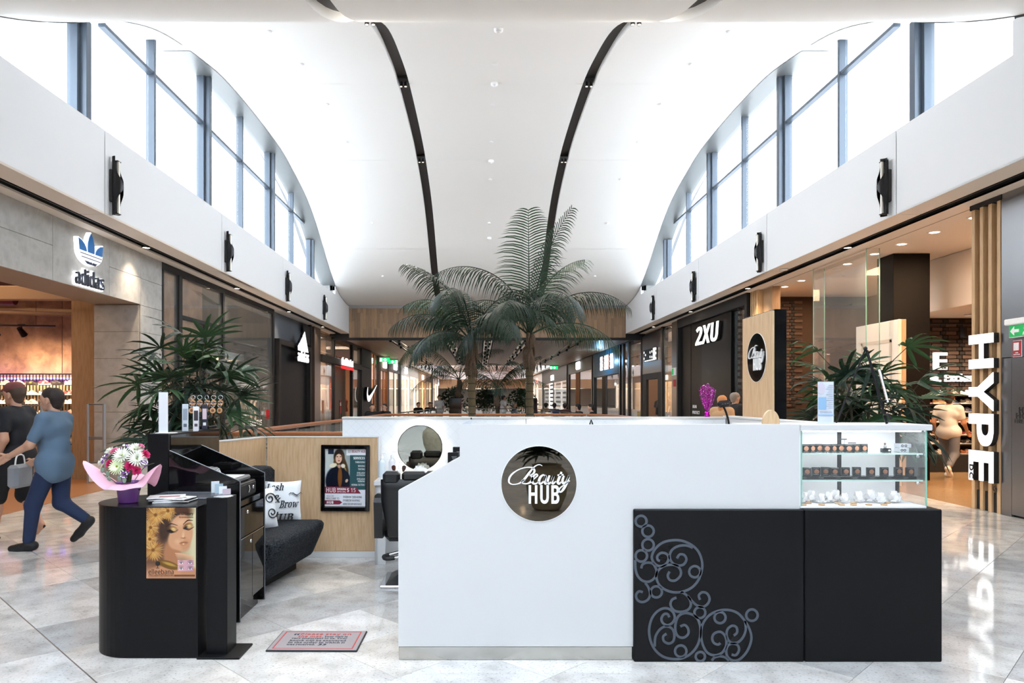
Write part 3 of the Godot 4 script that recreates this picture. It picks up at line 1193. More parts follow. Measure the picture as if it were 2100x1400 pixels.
# ------------------------------------------------------------------ left side
func build_left_shops() -> void:
	# stone clad front of the first shop
	var w := thing("wall_shopfront_left", "grey stone clad shopfront header and pillar at the left edge", "wall")
	tag(w, "", "", "", "structure")
	var core := MB.new()
	core.span(Vector3(SL - 0.02, 3.31, 4.0), Vector3(SL - 0.9, 4.45, -14.08))
	core.span(Vector3(SL - 0.02, 0, -13.22), Vector3(-7.2, 4.0, -14.08))
	obj("wall_core", core, mat("9b8a79", 0.7), w)
	for p in [[2.0, 5.0, 3.30, 4.27], [5.0, 7.7, 3.30, 3.81], [5.0, 7.7, 3.81, 4.27], [7.7, 10.5, 3.30, 3.82], [7.7, 10.5, 3.82, 4.27], [10.5, 12.1, 3.30, 4.27], [12.1, 13.22, 3.30, 3.80], [12.1, 13.22, 3.80, 4.27], [13.22, 14.1, 3.79, 4.27], [13.22, 14.1, 3.29, 3.79], [13.22, 14.1, 2.79, 3.29], [13.22, 14.1, 2.29, 2.79], [13.22, 14.1, 1.79, 2.29], [13.22, 14.1, 1.29, 1.79], [13.22, 14.1, 0.79, 1.29], [13.22, 14.1, 0.29, 0.79], [13.22, 14.1, 0.0, 0.29]]:
		var mb := MB.new()
		mb.span(Vector3(SL, p[2] + 0.003, -p[0] - 0.003), Vector3(SL - 0.03, p[3] - 0.003, -p[1] + 0.003), 0.002)
		obj("stone_panel", mb, M.concrete, w)
	for k in 7:
		var y0 := maxf(0.0, 0.29 + 0.5 * (k - 1))
		var mb := MB.new()
		mb.span(Vector3(SL - 0.035, y0 + 0.003, -13.2), Vector3(-7.21, 0.29 + 0.5 * k - 0.003, -13.23), 0.002)
		obj("stone_panel", mb, M.concrete, w)
	# illuminated sign: three leaves with stripes, and the name below
	var sg := thing("shop_sign", "blue three-leaf sign with white halo over the name on grey stone", "sign")
	var x := facing(PI / 2, Vector3(SL + 0.05, 0, 0))      # local x is depth
	var bp := MB.new()
	bp.xf = x
	var leafs := []
	for q in [[-1.0, 0.35, 4.05, 0.32, 0.13, 0.2, 3.98], [1.0, 0.35, 4.05, 0.32, 0.13, 0.2, 3.98]]:
		leafs.append(PackedVector2Array([Vector2(11.4 + q[0] * 0.35, 4.06), Vector2(11.4 + q[0] * 0.325, 3.885), Vector2(11.4 + q[0] * 0.125, 3.885), Vector2(11.4 + q[0] * 0.145, 3.94), Vector2(11.4 + q[0] * 0.19, 3.99), Vector2(11.4 + q[0] * 0.27, 4.04)]))
	leafs.append(PackedVector2Array([Vector2(11.4, 4.2), Vector2(11.35, 4.13), Vector2(11.315, 4.04), Vector2(11.305, 3.96), Vector2(11.31, 3.885), Vector2(11.49, 3.885), Vector2(11.495, 3.96), Vector2(11.485, 4.04), Vector2(11.45, 4.13)]))
	var white := MB.new()
	white.xf = x
	var blue := MB.new()
	blue.xf = x
	for l in leafs:
		for q in Geometry2D.offset_polygon(l, 0.02):
			white.prism(q, -0.05, 0.02)
		blue.prism(l, 0.02, 0.032)
	# lower bowl with stripes
	var bowl := PackedVector2Array()
	for i in 25:
		var a := PI + PI * i / 24.0
		bowl.append(Vector2(11.4 + cos(a) * 0.35, 3.9 + sin(a) * 0.215))
	white.prism(bowl, -0.05, 0.022)
	var dk := MB.new()
	dk.xf = x
	for k in 2:
		var y := 3.842 - k * 0.055
		var hw := 0.33 * sqrt(maxf(0.0, 1.0 - pow((3.9 - y) / 0.215, 2.0)))
		dk.ribbon([Vector2(11.4 - hw, y), Vector2(11.4 + hw, y)], 0.013, 0.022, 0.03)
	for q in [[-0.19, -0.05], [-0.03, 0.03], [0.05, 0.19]]:
		dk.prism(PackedVector2Array([Vector2(11.4 + q[0], 3.738), Vector2(11.4 + q[1], 3.738), Vector2(11.4 + q[1] * 0.6, 3.695), Vector2(11.4 + q[0] * 0.6, 3.695)]), 0.022, 0.03)
	obj("back_plate", white, M.letter, sg)
	obj("blue_leaf", blue, mat("1878c8", 0.4), sg)
	obj("stripes", dk, mat("25365a", 0.4), sg)
	text("lettering_back", "adidas", 0.86, 0.30, 0.03, "bold", M.letter, sg, facing(PI / 2, Vector3(SL + 0.03, 3.47, -11.40)))
	text("lettering", "adidas", 0.82, 0.26, 0.04, "sans", mat("1c2438", 0.4), sg, facing(PI / 2, Vector3(SL + 0.055, 3.47, -11.40)))
	for q in [[11.15, 3.95], [11.65, 3.95], [11.4, 4.2], [11.4, 3.5], [11.1, 3.45], [11.7, 3.45]]:
		omni("sign_glow", Vector3(SL + 0.012, q[1], -q[0]), 0.03, "f4f8ff", 0.01)
	# the shop behind it
	var fl := thing("floor_shop", "brown timber floor of the shoe shop behind the stone front", "floor")
	tag(fl, "", "", "", "structure")
	var mb0 := MB.new()
	mb0.span(Vector3(SL, -0.011, 4.0), Vector3(-13, 0.004, -16.5))
	obj("boards", mb0, M.shopfloor, fl)
	var bw := thing("wall_shoe_shop", "rough brown concrete wall behind the sneaker display", "wall")
	tag(bw, "", "", "", "structure")
	for q in [[-13.0, -9.7], [-9.69, -7.0]]:
		var mb := MB.new()
		mb.span(Vector3(q[0], 0, -16.4), Vector3(q[1] - 0.006, 4.3, -16.6))
		obj("wall_panel", mb, M.cork, bw)
	var sd := MB.new()
	sd.span(Vector3(SL - 0.1, 0, -16.4), Vector3(-7.4, 4.3, -14.1))
	obj("side_wall", sd, M.cork, bw)
	var cl := MB.new()
	cl.span(Vector3(-13, 4.3, 4), Vector3(SL - 0.9, 4.45, -22))
	obj("shop_ceiling", cl, mat("6e5a4b", 0.8), bw)
	var beam := MB.new()
	beam.span(Vector3(-13, 3.35, -12.9), Vector3(-7.25, 3.6, -13.1), 0.01)
	beam.tube([Vector3(-12.5, 3.55, -15.2), Vector3(-7.6, 3.35, -15.0)], 0.045, 10)
	beam.tube([Vector3(-12.5, 3.05, -11.0), Vector3(-8.3, 3.35, -15.5)], 0.04, 8)
	tag(obj("ceiling_beam", beam, mat("a08873", 0.6)), "pale beams and pipes under the shoe shop ceiling", "beam")
	var duct := MB.new()
	duct.tube([Vector3(-13, 3.75, -14.5), Vector3(-9.8, 3.65, -14.9)], 0.14, 14)
	tag(obj("pipe", duct, mat("5d1c1c", 0.5)), "dark red pipe under the shoe shop ceiling", "pipe")
	var col := MB.new()
	col.span(Vector3(-7.78, 0, -13.45), Vector3(-7.22, 4.0, -13.95), 0.006)
	var cc := obj("column", col, M.oakcol)
	tag(cc, "plywood column beside the stone pillar of the shoe shop", "column", "", "structure")
	var bars := MB.new()
	for k in 60:
		bars.span(Vector3(-12.3 + k * 0.075, 0.5, -16.10), Vector3(-12.285 + k * 0.075, 2.09, -16.12))
	bars.span(Vector3(-12.5, 2.08, -16.08), Vector3(-7.75, 2.11, -16.13))
	bars.span(Vector3(-12.5, 0.48, -16.08), Vector3(-7.75, 0.51, -16.13))
	var rk := thing("shoe_rack", "black barred display rack lit in violet along its top", "display rack")
	tag(obj("bars", bars, M.blackmetal, rk), "", "", "", "stuff")
	var ld := MB.new()
	ld.span(Vector3(-12.5, 1.98, -16.3), Vector3(-7.75, 2.02, -16.33))
	tag(obj("led_strip", ld, M.purple, rk), "violet light strip")
	var bk := MB.new()
	bk.span(Vector3(-12.5, 0.3, -16.3), Vector3(-7.75, 1.9, -16.39))
	obj("back_panel", bk, mat("cbb394", 0.6), rk)
	area("rack_violet_light", Vector3(-10.0, 2.06, -16.22), Vector3(-10.0, 3.5, -16.36), 4.0, 0.05, 0.5, "6a4dff")
	var rowy := [1.85, 1.62, 1.42, 1.18, 0.93, 0.68]
	var cols := [["d77f74", "f2e6dc", "d77f74"], ["d9d1ae", "efe8d6", "d9d1ae"], ["f0ece4", "f4f0ea", "e0dbd2"], ["2a2724", "2a2724", "c9a55a"], ["c8353f", "f2eae2", "f5f0ea"], ["26242a", "26242a", "26242a"], ["f2efe9", "f4f0ea", "303030"], ["22384f", "f0ebe2", "f3f0ea"], ["b9ada0", "efe8dc", "5a5048"]]
	var words := ["coral", "cream", "white", "black", "red", "charcoal", "white with dark stripes", "navy", "taupe"]
	for r in 6:
		for k in 7:
			var ci: int = ([0, 1, 2, 3, 4, 5, 6][k] if r == 0 else (k * 4 + r * 7 + (k * r) % 3) % 9)
			var lab := "%s sneaker on the violet-lit wall, %s row down, %s across" % [words[ci], ordinal(r), ordinal(k)]
			shoe(lab, Vector3(-11.02 + 0.29 * k, rowy[r], -16.0), RNG.randf_range(-0.25, 0.1), cols[ci][0], cols[ci][1], cols[ci][2], "sneakers on the display wall of the left shop", r < 4)
			var pg := MB.new()
			pg.span(Vector3(-11.10 + 0.29 * k, rowy[r] - 0.012, -15.94), Vector3(-10.94 + 0.29 * k, rowy[r] - 0.001, -16.1))
			obj("peg_shelf", pg, M.blackmetal, rk)
	track_spot("lit black track spotlight at the left edge of the shoe shop ceiling", Vector3(-11.0, 3.32, -14.6), Vector3(-8, 0.5, -6), M.blackmetal, true)
	track_spot("black track spotlight in the middle of the shoe shop track", Vector3(-10.15, 3.1, -14.8), Vector3(-10.3, 1.5, -16.4), M.blackmetal, true, 7.0)
	track_spot("black track spotlight near the end of the shoe shop track", Vector3(-9.6, 3.1, -14.8), Vector3(-9.3, 1.5, -16.4), M.blackmetal, false, 6.0)
	track_spot("white track spotlight hanging from the pale beam, nearer one", Vector3(-10.7, 3.62, -13.6), Vector3(-11, 1.2, -16), mat("cfc2b4", 0.5), false, 4.0)
	track_spot("white track spotlight hanging from the pale beam, farther one", Vector3(-10.2, 3.58, -13.7), Vector3(-9.2, 0.8, -13), mat("cfc2b4", 0.5), false)
	var tk := MB.new()
	tk.tube([Vector3(-12.5, 3.1, -14.8), Vector3(-8.9, 3.06, -14.8)], 0.02, 8)
	tk.tube([Vector3(-9.3, 3.08, -14.8), Vector3(-9.3, 4.3, -14.8)], 0.004, 6)
	tk.tube([Vector3(-12.0, 3.08, -14.8), Vector3(-12.0, 4.3, -14.8)], 0.004, 6)
	tag(obj("lighting_track", tk, M.blackmetal), "black lighting track under the ceiling of the shoe shop", "light track")
	area("shoe_shop_light", Vector3(-10.0, 4.2, -11.5), Vector3(-10.0, 0, -11.5), 4.0, 4.0, 9.0, "ffcf9e")
	for q in 4:
		var dl := MB.new()
		dl.lathe([Vector2(0, -0.01), Vector2(0.1, -0.01), Vector2(0.11, 0.02), Vector2(0, 0.02)], 16)
		var o := obj("ceiling_lamp", dl, M.bulb)
		o.position = Vector3([-11.5, -9.0, -11.5, -9.0][q], 4.28, [-10.0, -10.0, -13.0, -13.0][q])
		tag(o, "round lamp flush in the shoe shop ceiling above the rack, %s" % ["front outer", "front inner", "rear outer", "rear inner"][q], "ceiling lamp")
	# security gates
	for q in [[-7.0, 12.9, "beside the stone pillar"], [-7.02, 11.1, "behind the two walking people"]]:
		var g := thing("security_gate", "grey anti-theft gate with a white base panel " + q[2], "security gate", Vector3(q[0], 0.004, -q[1]), 0.0, "anti-theft gates at the shoe shop")
		for e in [-0.16, 0.14]:
			var p := MB.new()
			p.tube([Vector3(e, 0.0, 0), Vector3(e, 1.44, 0)], 0.022 if e < 0 else 0.03, 12)
			obj("post", p, mat("a9acb2", 0.3, 0.6), g)
		for y in [1.42, 0.82, 0.79, 0.36]:
			var p := MB.new()
			p.span(Vector3(-0.16, y, -0.01), Vector3(0.14, y + 0.025, 0.01), 0.003)
			obj("crossbar", p, mat("84878c", 0.35, 0.5), g)
		var pn := MB.new()
		pn.span(Vector3(-0.14, 0.02, -0.012), Vector3(0.12, 0.35, 0.012), 0.004)
		obj("base_panel", pn, M.print, g)
		text("lettering", "CROSS POINT", 0.17, 0.02, 0.002, "sans", M.grey, g, facing(0, Vector3(-0.01, 0.16, 0.013)))
		text("emblem", "X", 0.035, 0.045, 0.002, "bold", M.grey, g, facing(0, Vector3(-0.01, 0.225, 0.013)))
	glass_front_left()
	portal_left()
	runners_left()


func glass_front_left() -> void:
	var f := thing("shopfront", "dark framed tall glass shopfront beside the stone pillar", "shopfront")
	var fr := MB.new()
	fr.span(Vector3(SL, 4.14, -14.1), Vector3(SL - 0.1, 4.27, -21.8), 0.004)
	obj("head_rail", fr, M.dark, f)
	for q in [[14.1, 14.18], [14.9, 15.06], [17.44, 17.56], [21.66, 21.8]]:
		var mb := MB.new()
		mb.span(Vector3(SL + 0.01, 0, -q[0]), Vector3(SL - 0.11, 4.14, -q[1]), 0.004)
		obj("mullion", mb, M.dark, f)
	var t := MB.new()
	t.span(Vector3(SL, 3.24, -15.06), Vector3(SL - 0.1, 3.32, -17.44), 0.004)
	t.span(Vector3(SL, 0, -16.3), Vector3(SL - 0.1, 3.24, -16.38), 0.004)
	obj("transom", t, M.dark, f)
	for q in [[14.18, 14.9, 0.0, 4.14], [15.06, 17.44, 3.32, 4.14], [15.06, 16.3, 0.0, 3.24], [16.38, 17.44, 0.0, 3.24], [17.56, 19.79, 0.0, 4.14], [19.81, 21.66, 0.0, 4.14]]:
		var mb := MB.new()
		mb.span(Vector3(SL - 0.03, q[2], -q[0]), Vector3(SL - 0.045, q[3], -q[1]))
		obj("pane", mb, M.shopglass, f)
	var rm := thing("wall_glass_shop", "pale interior walls of the shop behind the tall glass", "wall")
	tag(rm, "", "", "", "structure")
	var mb1 := MB.new()
	mb1.span(Vector3(-11.0, 0, -16.6), Vector3(-11.2, 4.3, -26))
	mb1.span(Vector3(-11.0, 0, -25.8), Vector3(-6.6, 4.3, -26))
	obj("interior_wall", mb1, mat("8d8886", 0.7), rm)
	var mb2 := MB.new()
	mb2.span(Vector3(-11.0, 4.28, -16.6), Vector3(SL - 0.12, 4.4, -26))
	obj("interior_ceiling", mb2, mat("3b3f44", 0.8), rm)
	var mb3 := MB.new()
	mb3.span(Vector3(SL - 0.1, -0.011, -16.6), Vector3(-11.0, 0.004, -26))
	obj("interior_floor", mb3, mat("8f8378", 0.4), rm)
	for q in [[-8.6, 18.6, "nearer"], [-8.2, 21.4, "farther"]]:
		var c := thing("light_canopy", "suspended pale light canopy with lit underside in the glass shop, %s one" % q[2], "light canopy", Vector3(q[0], 2.72, -q[1]))
		var rim := MB.new()
		rim.span(Vector3(-0.7, 0, 1.0), Vector3(0.7, 0.2, 1.06))
		rim.span(Vector3(-0.7, 0, -1.06), Vector3(0.7, 0.2, -1.0))
		rim.span(Vector3(0.64, 0, -1.0), Vector3(0.7, 0.2, 1.0))
		rim.span(Vector3(-0.7, 0, -1.0), Vector3(-0.64, 0.2, 1.0))
		obj("canopy_frame", rim, mat("b9c4c8", 0.5), c)
		var pn := MB.new()
		pn.span(Vector3(-0.64, 0.03, -1.0), Vector3(0.64, 0.06, 1.0))
		obj("light_panel", pn, M.warmpanel, c)
		area("canopy_light", Vector3(q[0], 2.7, -q[1]), Vector3(q[0], 0, -q[1]), 1.2, 1.9, 10.0, "ffd9b0")
	var sc := thing("display_screen", "blue and pink lit screen inside the glass shop beside the stone pillar", "screen", Vector3(SL - 0.12, 2.38, -14.55), PI / 2)
	var mbs := MB.new()
	mbs.span(Vector3(-0.34, -0.16, -0.03), Vector3(0.34, 0.16, 0), 0.004)
	obj("screen_case", mbs, M.dark, sc)
	for k in 5:
		var b := MB.new()
		b.span(Vector3(-0.3 + k * 0.12, -0.12 + 0.02 * (k % 2), 0.0), Vector3(-0.21 + k * 0.12, 0.12 - 0.03 * ((k + 1) % 2), 0.004))
		obj("lit_bar", b, glow(["4a55ff", "6a78ff", "cfd6ff", "4a55ff", "d27cff"][k], 2.0), sc)
	text("window_lettering", "NEMESIS", 1.55, 0.16, 0.004, "bold", M.print, f, facing(PI / 2, Vector3(SL - 0.02, 0.84, -19.85)))
	var rc := MB.new()
	rc.span(Vector3(SL - 0.02, 0.93, -21.05), Vector3(SL - 0.026, 1.2, -21.38))
	tag(obj("red_card", rc, M.red, f), "red card stuck to the glass")
	# racks of clothes inside
	for k in 8:
		var d := 17.0 + k * 1.05
		clothes_rail("clothes rail inside the glass shop, %s from the front" % ordinal(k), Vector3(-9.6 + (k % 2) * 1.5, 0.004, -d), ["7c4b3f", "e6d9cf", "3d4654", "c7745f", "d8c7b4", "4e5a55", "b03a3a", "e8e2da"][k])
	# a glazed strip and a recess above the portal
	var g2 := MB.new()
	g2.span(Vector3(SL - 0.14, 3.38, -21.8), Vector3(SL - 0.2, 4.27, -26.4))
	g2.span(Vector3(SL - 0.14, 0, -21.8), Vector3(SL - 0.2, 3.4, -26.0))
	var gw := obj("wall_recess", g2, mat("59606a", 0.5))
	tag(gw, "blue grey recessed wall above the black shop portal", "wall", "", "structure")


func clothes_rail(label: String, at: Vector3, hex: String, turn := 0.0, n := 6) -> Node3D:
	var r := thing("clothes_rail", label, "clothes rail", at, turn, "clothes rails in the shops")
	var fr := MB.new()
	fr.tube([Vector3(-0.5, 0, 0), Vector3(-0.5, 1.5, 0), Vector3(0.5, 1.5, 0), Vector3(0.5, 0, 0)], 0.014, 6)
	obj("frame", fr, M.blackmetal, r)
	for k in n:
		var g := MB.new()
		var x := -0.42 + 0.84 * k / maxf(1, n - 1)
		var tilt := 0.1 * sin(k * 2.1)
		g.xf = Transform3D(Basis(Vector3.UP, PI / 2 + tilt), Vector3(x, 0, 0))
		g.prism(PackedVector2Array([Vector2(-0.06, 1.47), Vector2(0.06, 1.47), Vector2(0.22, 1.38), Vector2(0.27, 1.12), Vector2(0.2, 1.1), Vector2(0.17, 1.26), Vector2(0.18, 0.78), Vector2(-0.18, 0.78), Vector2(-0.17, 1.26), Vector2(-0.2, 1.1), Vector2(-0.27, 1.12), Vector2(-0.22, 1.38)]), -0.035, 0.035)
		var c := Color(hex)
		c = c.lightened(0.18 * fmod(k * 0.37, 1.0)).darkened(0.2 * fmod(k * 0.61, 1.0))
		obj("garment", g, paint_of(c.to_html(false), 0.8), r)
	return r


func portal_left() -> void:
	var p := thing("shop_portal", "black shop portal with dark brown frame and white triangle sign", "shop portal")
	var x := -6.19
	var fr := MB.new()
	fr.span(Vector3(x, 0, -21.8), Vector3(SL - 0.12, 3.39, -22.0), 0.004)
	fr.span(Vector3(x, 0, -25.75), Vector3(SL - 0.12, 3.39, -25.95), 0.004)
	fr.span(Vector3(x, 3.22, -22.0), Vector3(SL - 0.12, 3.39, -25.75), 0.004)
	obj("frame", fr, M.choc, p)
	var pn := MB.new()
	pn.span(Vector3(SL + 0.02, 0, -22.0), Vector3(SL - 0.1, 3.22, -25.75))
	obj("panel", pn, M.blacklam, p)
	var s := thing("shop_sign", "white slanted three-bar triangle sign over the name on the black portal", "sign")
	var b := MB.new()
	b.xf = facing(PI / 2, Vector3(x + 0.02, 0, 0))
	var sd := MB.new()
	sd.xf = b.xf
	for q in [[23.62, 3.17, 0.22, 0.2], [23.95, 3.17, 0.44, 0.22], [24.32, 3.17, 0.62, 0.24]]:
		pass
	for poly in [[[23.55, 3.28], [23.80, 3.42], [24.02, 3.14], [23.58, 3.14]], [[23.86, 3.45], [24.14, 3.62], [24.50, 3.14], [24.10, 3.14]], [[24.18, 3.66], [24.46, 3.84], [24.98, 3.14], [24.58, 3.14]]]:
		var pl := PackedVector2Array()
		for q in poly:
			pl.append(Vector2(q[0], q[1]))
		b.prism(pl, 0.09, 0.1)
		sd.prism(pl, 0.0, 0.09)
	obj("bar_face", b, M.letter, s)
	obj("bar_side", sd, M.blackmetal, s)
	text("lettering_side", "adidas", 1.52, 0.42, 0.09, "bold", M.blackmetal, s, facing(PI / 2, Vector3(x + 0.065, 2.98, -24.27)))
	text("lettering", "adidas", 1.5, 0.4, 0.02, "bold", M.letter, s, facing(PI / 2, Vector3(x + 0.12, 2.98, -24.27)))
	var post := MB.new()
	post.span(Vector3(SL + 0.03, 0, -26.4), Vector3(SL - 0.1, 4.27, -26.55), 0.004)
	post.span(Vector3(SL, 3.5, -25.4), Vector3(SL - 0.02, 4.2, -26.4))
	tag(obj("corner_post", post, M.dark), "slim black corner post right of the black portal", "post")


func mannequin(label: String, at: Vector3, turn: float, hex: String, cloth: String, group := "shop mannequins") -> Node3D:
	var o := thing("mannequin", label, "mannequin", at, turn, group)
	var b := MB.new()
	b.lathe([Vector2(0.0, 0.80), Vector2(0.15, 0.82), Vector2(0.165, 0.9), Vector2(0.125, 1.08), Vector2(0.15, 1.25), Vector2(0.165, 1.36), Vector2(0.12, 1.45), Vector2(0.055, 1.5), Vector2(0.05, 1.56)], 16)
	b.ball(Vector3(0, 1.67, 0), Vector3(0.078, 0.115, 0.095), 14)
	for s in [-1.0, 1.0]:
		b.tube([Vector3(s * 0.16, 1.42, 0), Vector3(s * 0.22, 1.18, -0.03), Vector3(s * 0.23, 0.92, 0.05), Vector3(s * 0.22, 0.84, 0.07)], [0.05, 0.04, 0.03, 0.025], 8)
		b.tube([Vector3(s * 0.085, 0.9, 0), Vector3(s * 0.095, 0.5, 0.02), Vector3(s * 0.1, 0.08, 0)], [0.085, 0.06, 0.04], 10)
		b.box(Vector3(s * 0.1, 0.04, 0.05), Vector3(0.08, 0.07, 0.22), 0.02)
	obj("body", b, paint_of(hex, 0.4), o)
	var c := MB.new()
	c.lathe([Vector2(0.175, 0.84), Vector2(0.18, 0.95), Vector2(0.145, 1.1), Vector2(0.165, 1.26), Vector2(0.18, 1.37), Vector2(0.135, 1.46), Vector2(0.07, 1.5)], 16)
	for s in [-1.0, 1.0]:
		c.tube([Vector3(s * 0.15, 1.43, 0), Vector3(s * 0.215, 1.22, -0.02)], [0.065, 0.06], 8)
	obj("top", c, paint_of(cloth, 0.8), o)
	return o


func runners_left() -> void:
	# the shop with the white script sign over a red bar
	var f := thing("shopfront", "dark brown timber shopfront with a dark lintel and display windows", "shopfront")
	var pil := MB.new()
	pil.span(Vector3(SL + 0.05, 0, -26.9), Vector3(SL - 0.3, 4.27, -27.9), 0.006)
	obj("pillar", pil, M.bronzelight, f)
	var lint := MB.new()
	lint.span(Vector3(SL + 0.12, 3.0, -27.9), Vector3(SL - 0.1, 3.28, -37.2), 0.006)
	obj("lintel", lint, M.choc, f)
	for d in [30.55, 34.9, 37.05]:
		var mb := MB.new()
		mb.span(Vector3(SL + 0.04, 0, -d), Vector3(SL - 0.1, 4.27, -d - 0.2), 0.004)
		obj("mullion", mb, M.choc, f)
	for q in [[27.9, 30.55], [30.75, 34.9], [35.1, 37.05]]:
		var mb := MB.new()
		mb.span(Vector3(SL - 0.02, 3.28, -q[0]), Vector3(SL - 0.035, 4.2, -q[1]))
		obj("pane", mb, M.shopglass, f)
	for q in [[27.9, 30.55], [35.1, 37.05]]:
		var mb := MB.new()
		mb.span(Vector3(SL - 0.02, 0, -q[0]), Vector3(SL - 0.035, 3.0, -q[1]))
		obj("pane", mb, M.shopglass, f)
	var leafd := MB.new()
	leafd.span(Vector3(SL - 0.3, 0, -31.2), Vector3(SL - 0.4, 3.0, -34.9), 0.004)
	obj("door_panel", leafd, M.plank[3], f)
	var s := thing("shop_sign", "white lit lower-case name above a red bar on the brown lintel", "sign")
	text("lettering", "theathletesfoot", 2.7, 0.34, 0.06, "bold", M.letter, s, facing(PI / 2, Vector3(SL + 0.16, 3.2, -33.0)))
	var bar := MB.new()
	bar.span(Vector3(SL + 0.12, 2.87, -31.6), Vector3(SL + 0.19, 2.98, -34.4))
	obj("red_bar", bar, glow("d8232a", 1.0, "d8232a"), s)
	var rm := MB.new()
	rm.span(Vector3(-9.0, 0, -26.1), Vector3(-9.2, 4.3, -41))
	rm.span(Vector3(-9.0, 0, -30.9), Vector3(SL - 0.4, 4.3, -31.1))
	rm.span(Vector3(-9.0, 4.25, -26.1), Vector3(SL - 0.1, 4.4, -41))
	rm.span(Vector3(-9.0, -0.011, -26.1), Vector3(SL - 0.1, 0.004, -41))
	tag(obj("wall_runner_shop", rm, mat("9a7f66", 0.7)), "warm brown interior of the shop behind the display windows", "wall", "", "structure")
	area("display_window_light", Vector3(-7.4, 4.1, -29.2), Vector3(-7.4, 0, -29.2), 1.5, 2.0, 9.0, "ffe0c0")
	area("display_window_light", Vector3(-7.4, 4.1, -36.2), Vector3(-7.4, 0, -36.2), 1.5, 2.0, 9.0, "ffe0c0")
	mannequin("grey headed mannequin in a patterned top in the brown shop's window", Vector3(-7.0, 0.004, -29.2), 1.2, "c7b8a6", "b08a52")
	mannequin("dark mannequin beside the grey headed one in the brown shop's window", Vector3(-7.5, 0.004, -30.1), 1.2, "3a3633", "2d2c2e")
	for q in [[35.5, "c59a5e"], [36.4, "8c4a38"]]:
		mannequin("mannequin in the narrow window right of the red bar sign, %s one" % ("nearer" if q[0] < 36 else "farther"), Vector3(-7.0, 0.004, -q[0]), 1.3, "b9a186", q[1])
	var pan := MB.new()
	pan.span(Vector3(-7.9, 1.9, -27.95), Vector3(-7.95, 3.0, -30.4))
	tag(obj("display_board", pan, mat("d9dde2", 0.6)), "pale display board above the mannequins in the brown shop", "display board")
	var st := thing("floor_sign", "red poster on a slim black stand in front of the brown shop", "sign stand", Vector3(-6.0, 0, -30.3), PI / 2)
	var po := MB.new()
	po.tube([Vector3(-0.17, 0, 0), Vector3(-0.17, 1.45, 0)], 0.014, 6)
	po.tube([Vector3(0.17, 0, 0), Vector3(0.17, 1.45, 0)], 0.014, 6)
	po.box(Vector3(0, 0.01, 0), Vector3(0.42, 0.02, 0.3), 0.004)
	obj("stand", po, M.blackmetal, st)
	var pp := MB.new()
	pp.span(Vector3(-0.16, 0.88, -0.01), Vector3(0.16, 1.44, 0.01))
	obj("poster", pp, mat("c4493c", 0.6), st)
	text("lettering", "BIG", 0.26, 0.14, 0.004, "bold", M.print, st, facing(0, Vector3(0, 1.28, 0.012)))
	# grey wall with the white tick
	var gwm := MB.new()
	gwm.span(Vector3(SL + 0.1, 0, -37.3), Vector3(SL - 0.3, 2.05, -40.5), 0.004)
	gwm.span(Vector3(SL + 0.1, 2.07, -37.3), Vector3(SL - 0.3, 3.2, -40.5), 0.004)
	gwm.span(Vector3(SL + 0.1, 3.22, -37.3), Vector3(SL - 0.3, 4.27, -40.5), 0.004)
	tag(obj("wall_grey", gwm, mat("4c4b4c", 0.6)), "charcoal panelled wall carrying the white tick sign", "wall", "", "structure")
	var tick := thing("tick_sign", "white lit curved tick mounted on the charcoal wall", "sign")
	var pts := curve2([Vector2(41.4, 2.28), Vector2(40.3, 1.95), Vector2(39.3, 1.66), Vector2(38.6, 1.50), Vector2(38.1, 1.56), Vector2(37.95, 1.80), Vector2(38.1, 2.12)], 6)
	var wid := []
	for i in pts.size():
		var t := float(i) / (pts.size() - 1)
		wid.append(0.02 + 0.3 * pow(sin(PI * pow(t, 1.25)), 1.2))
	var tb := MB.new()
	tb.xf = facing(PI / 2, Vector3(SL + 0.12, 0, 0))
	tb.ribbon(pts, wid, 0.16, 0.18)
	obj("lit_face", tb, M.letter, tick)
	var tb2 := MB.new()
	tb2.xf = tb.xf
	tb2.ribbon(pts, wid, 0.0, 0.159)
	obj("sign_side", tb2, M.blackmetal, tick)
	# the rest up to the end of the timber ceiling
	shop("black framed shop window past the charcoal wall", -1, 40.6, 44.2, "161517", "d8a98a", 4.27, "", "", 12.0, 1)
	shop("timber clad shopfront under the exit signs", -1, 44.4, 48.3, "7a5236", "c48c58", 3.3, "_", "fff4e0", 12.0, 0)
	shop("dark shopfront past the timber one, left", -1, 48.5, 55.8, "1d1c20", "e8e4de", 3.4, "_", "ffffff", 18.0, 2)
	exit_sign("green exit sign hanging under the timber ceiling, left one", Vector3(-5.9, 3.92, -43.6), true)
	exit_sign("green exit sign hanging under the timber ceiling, right one", Vector3(-5.7, 3.92, -46.2), false)


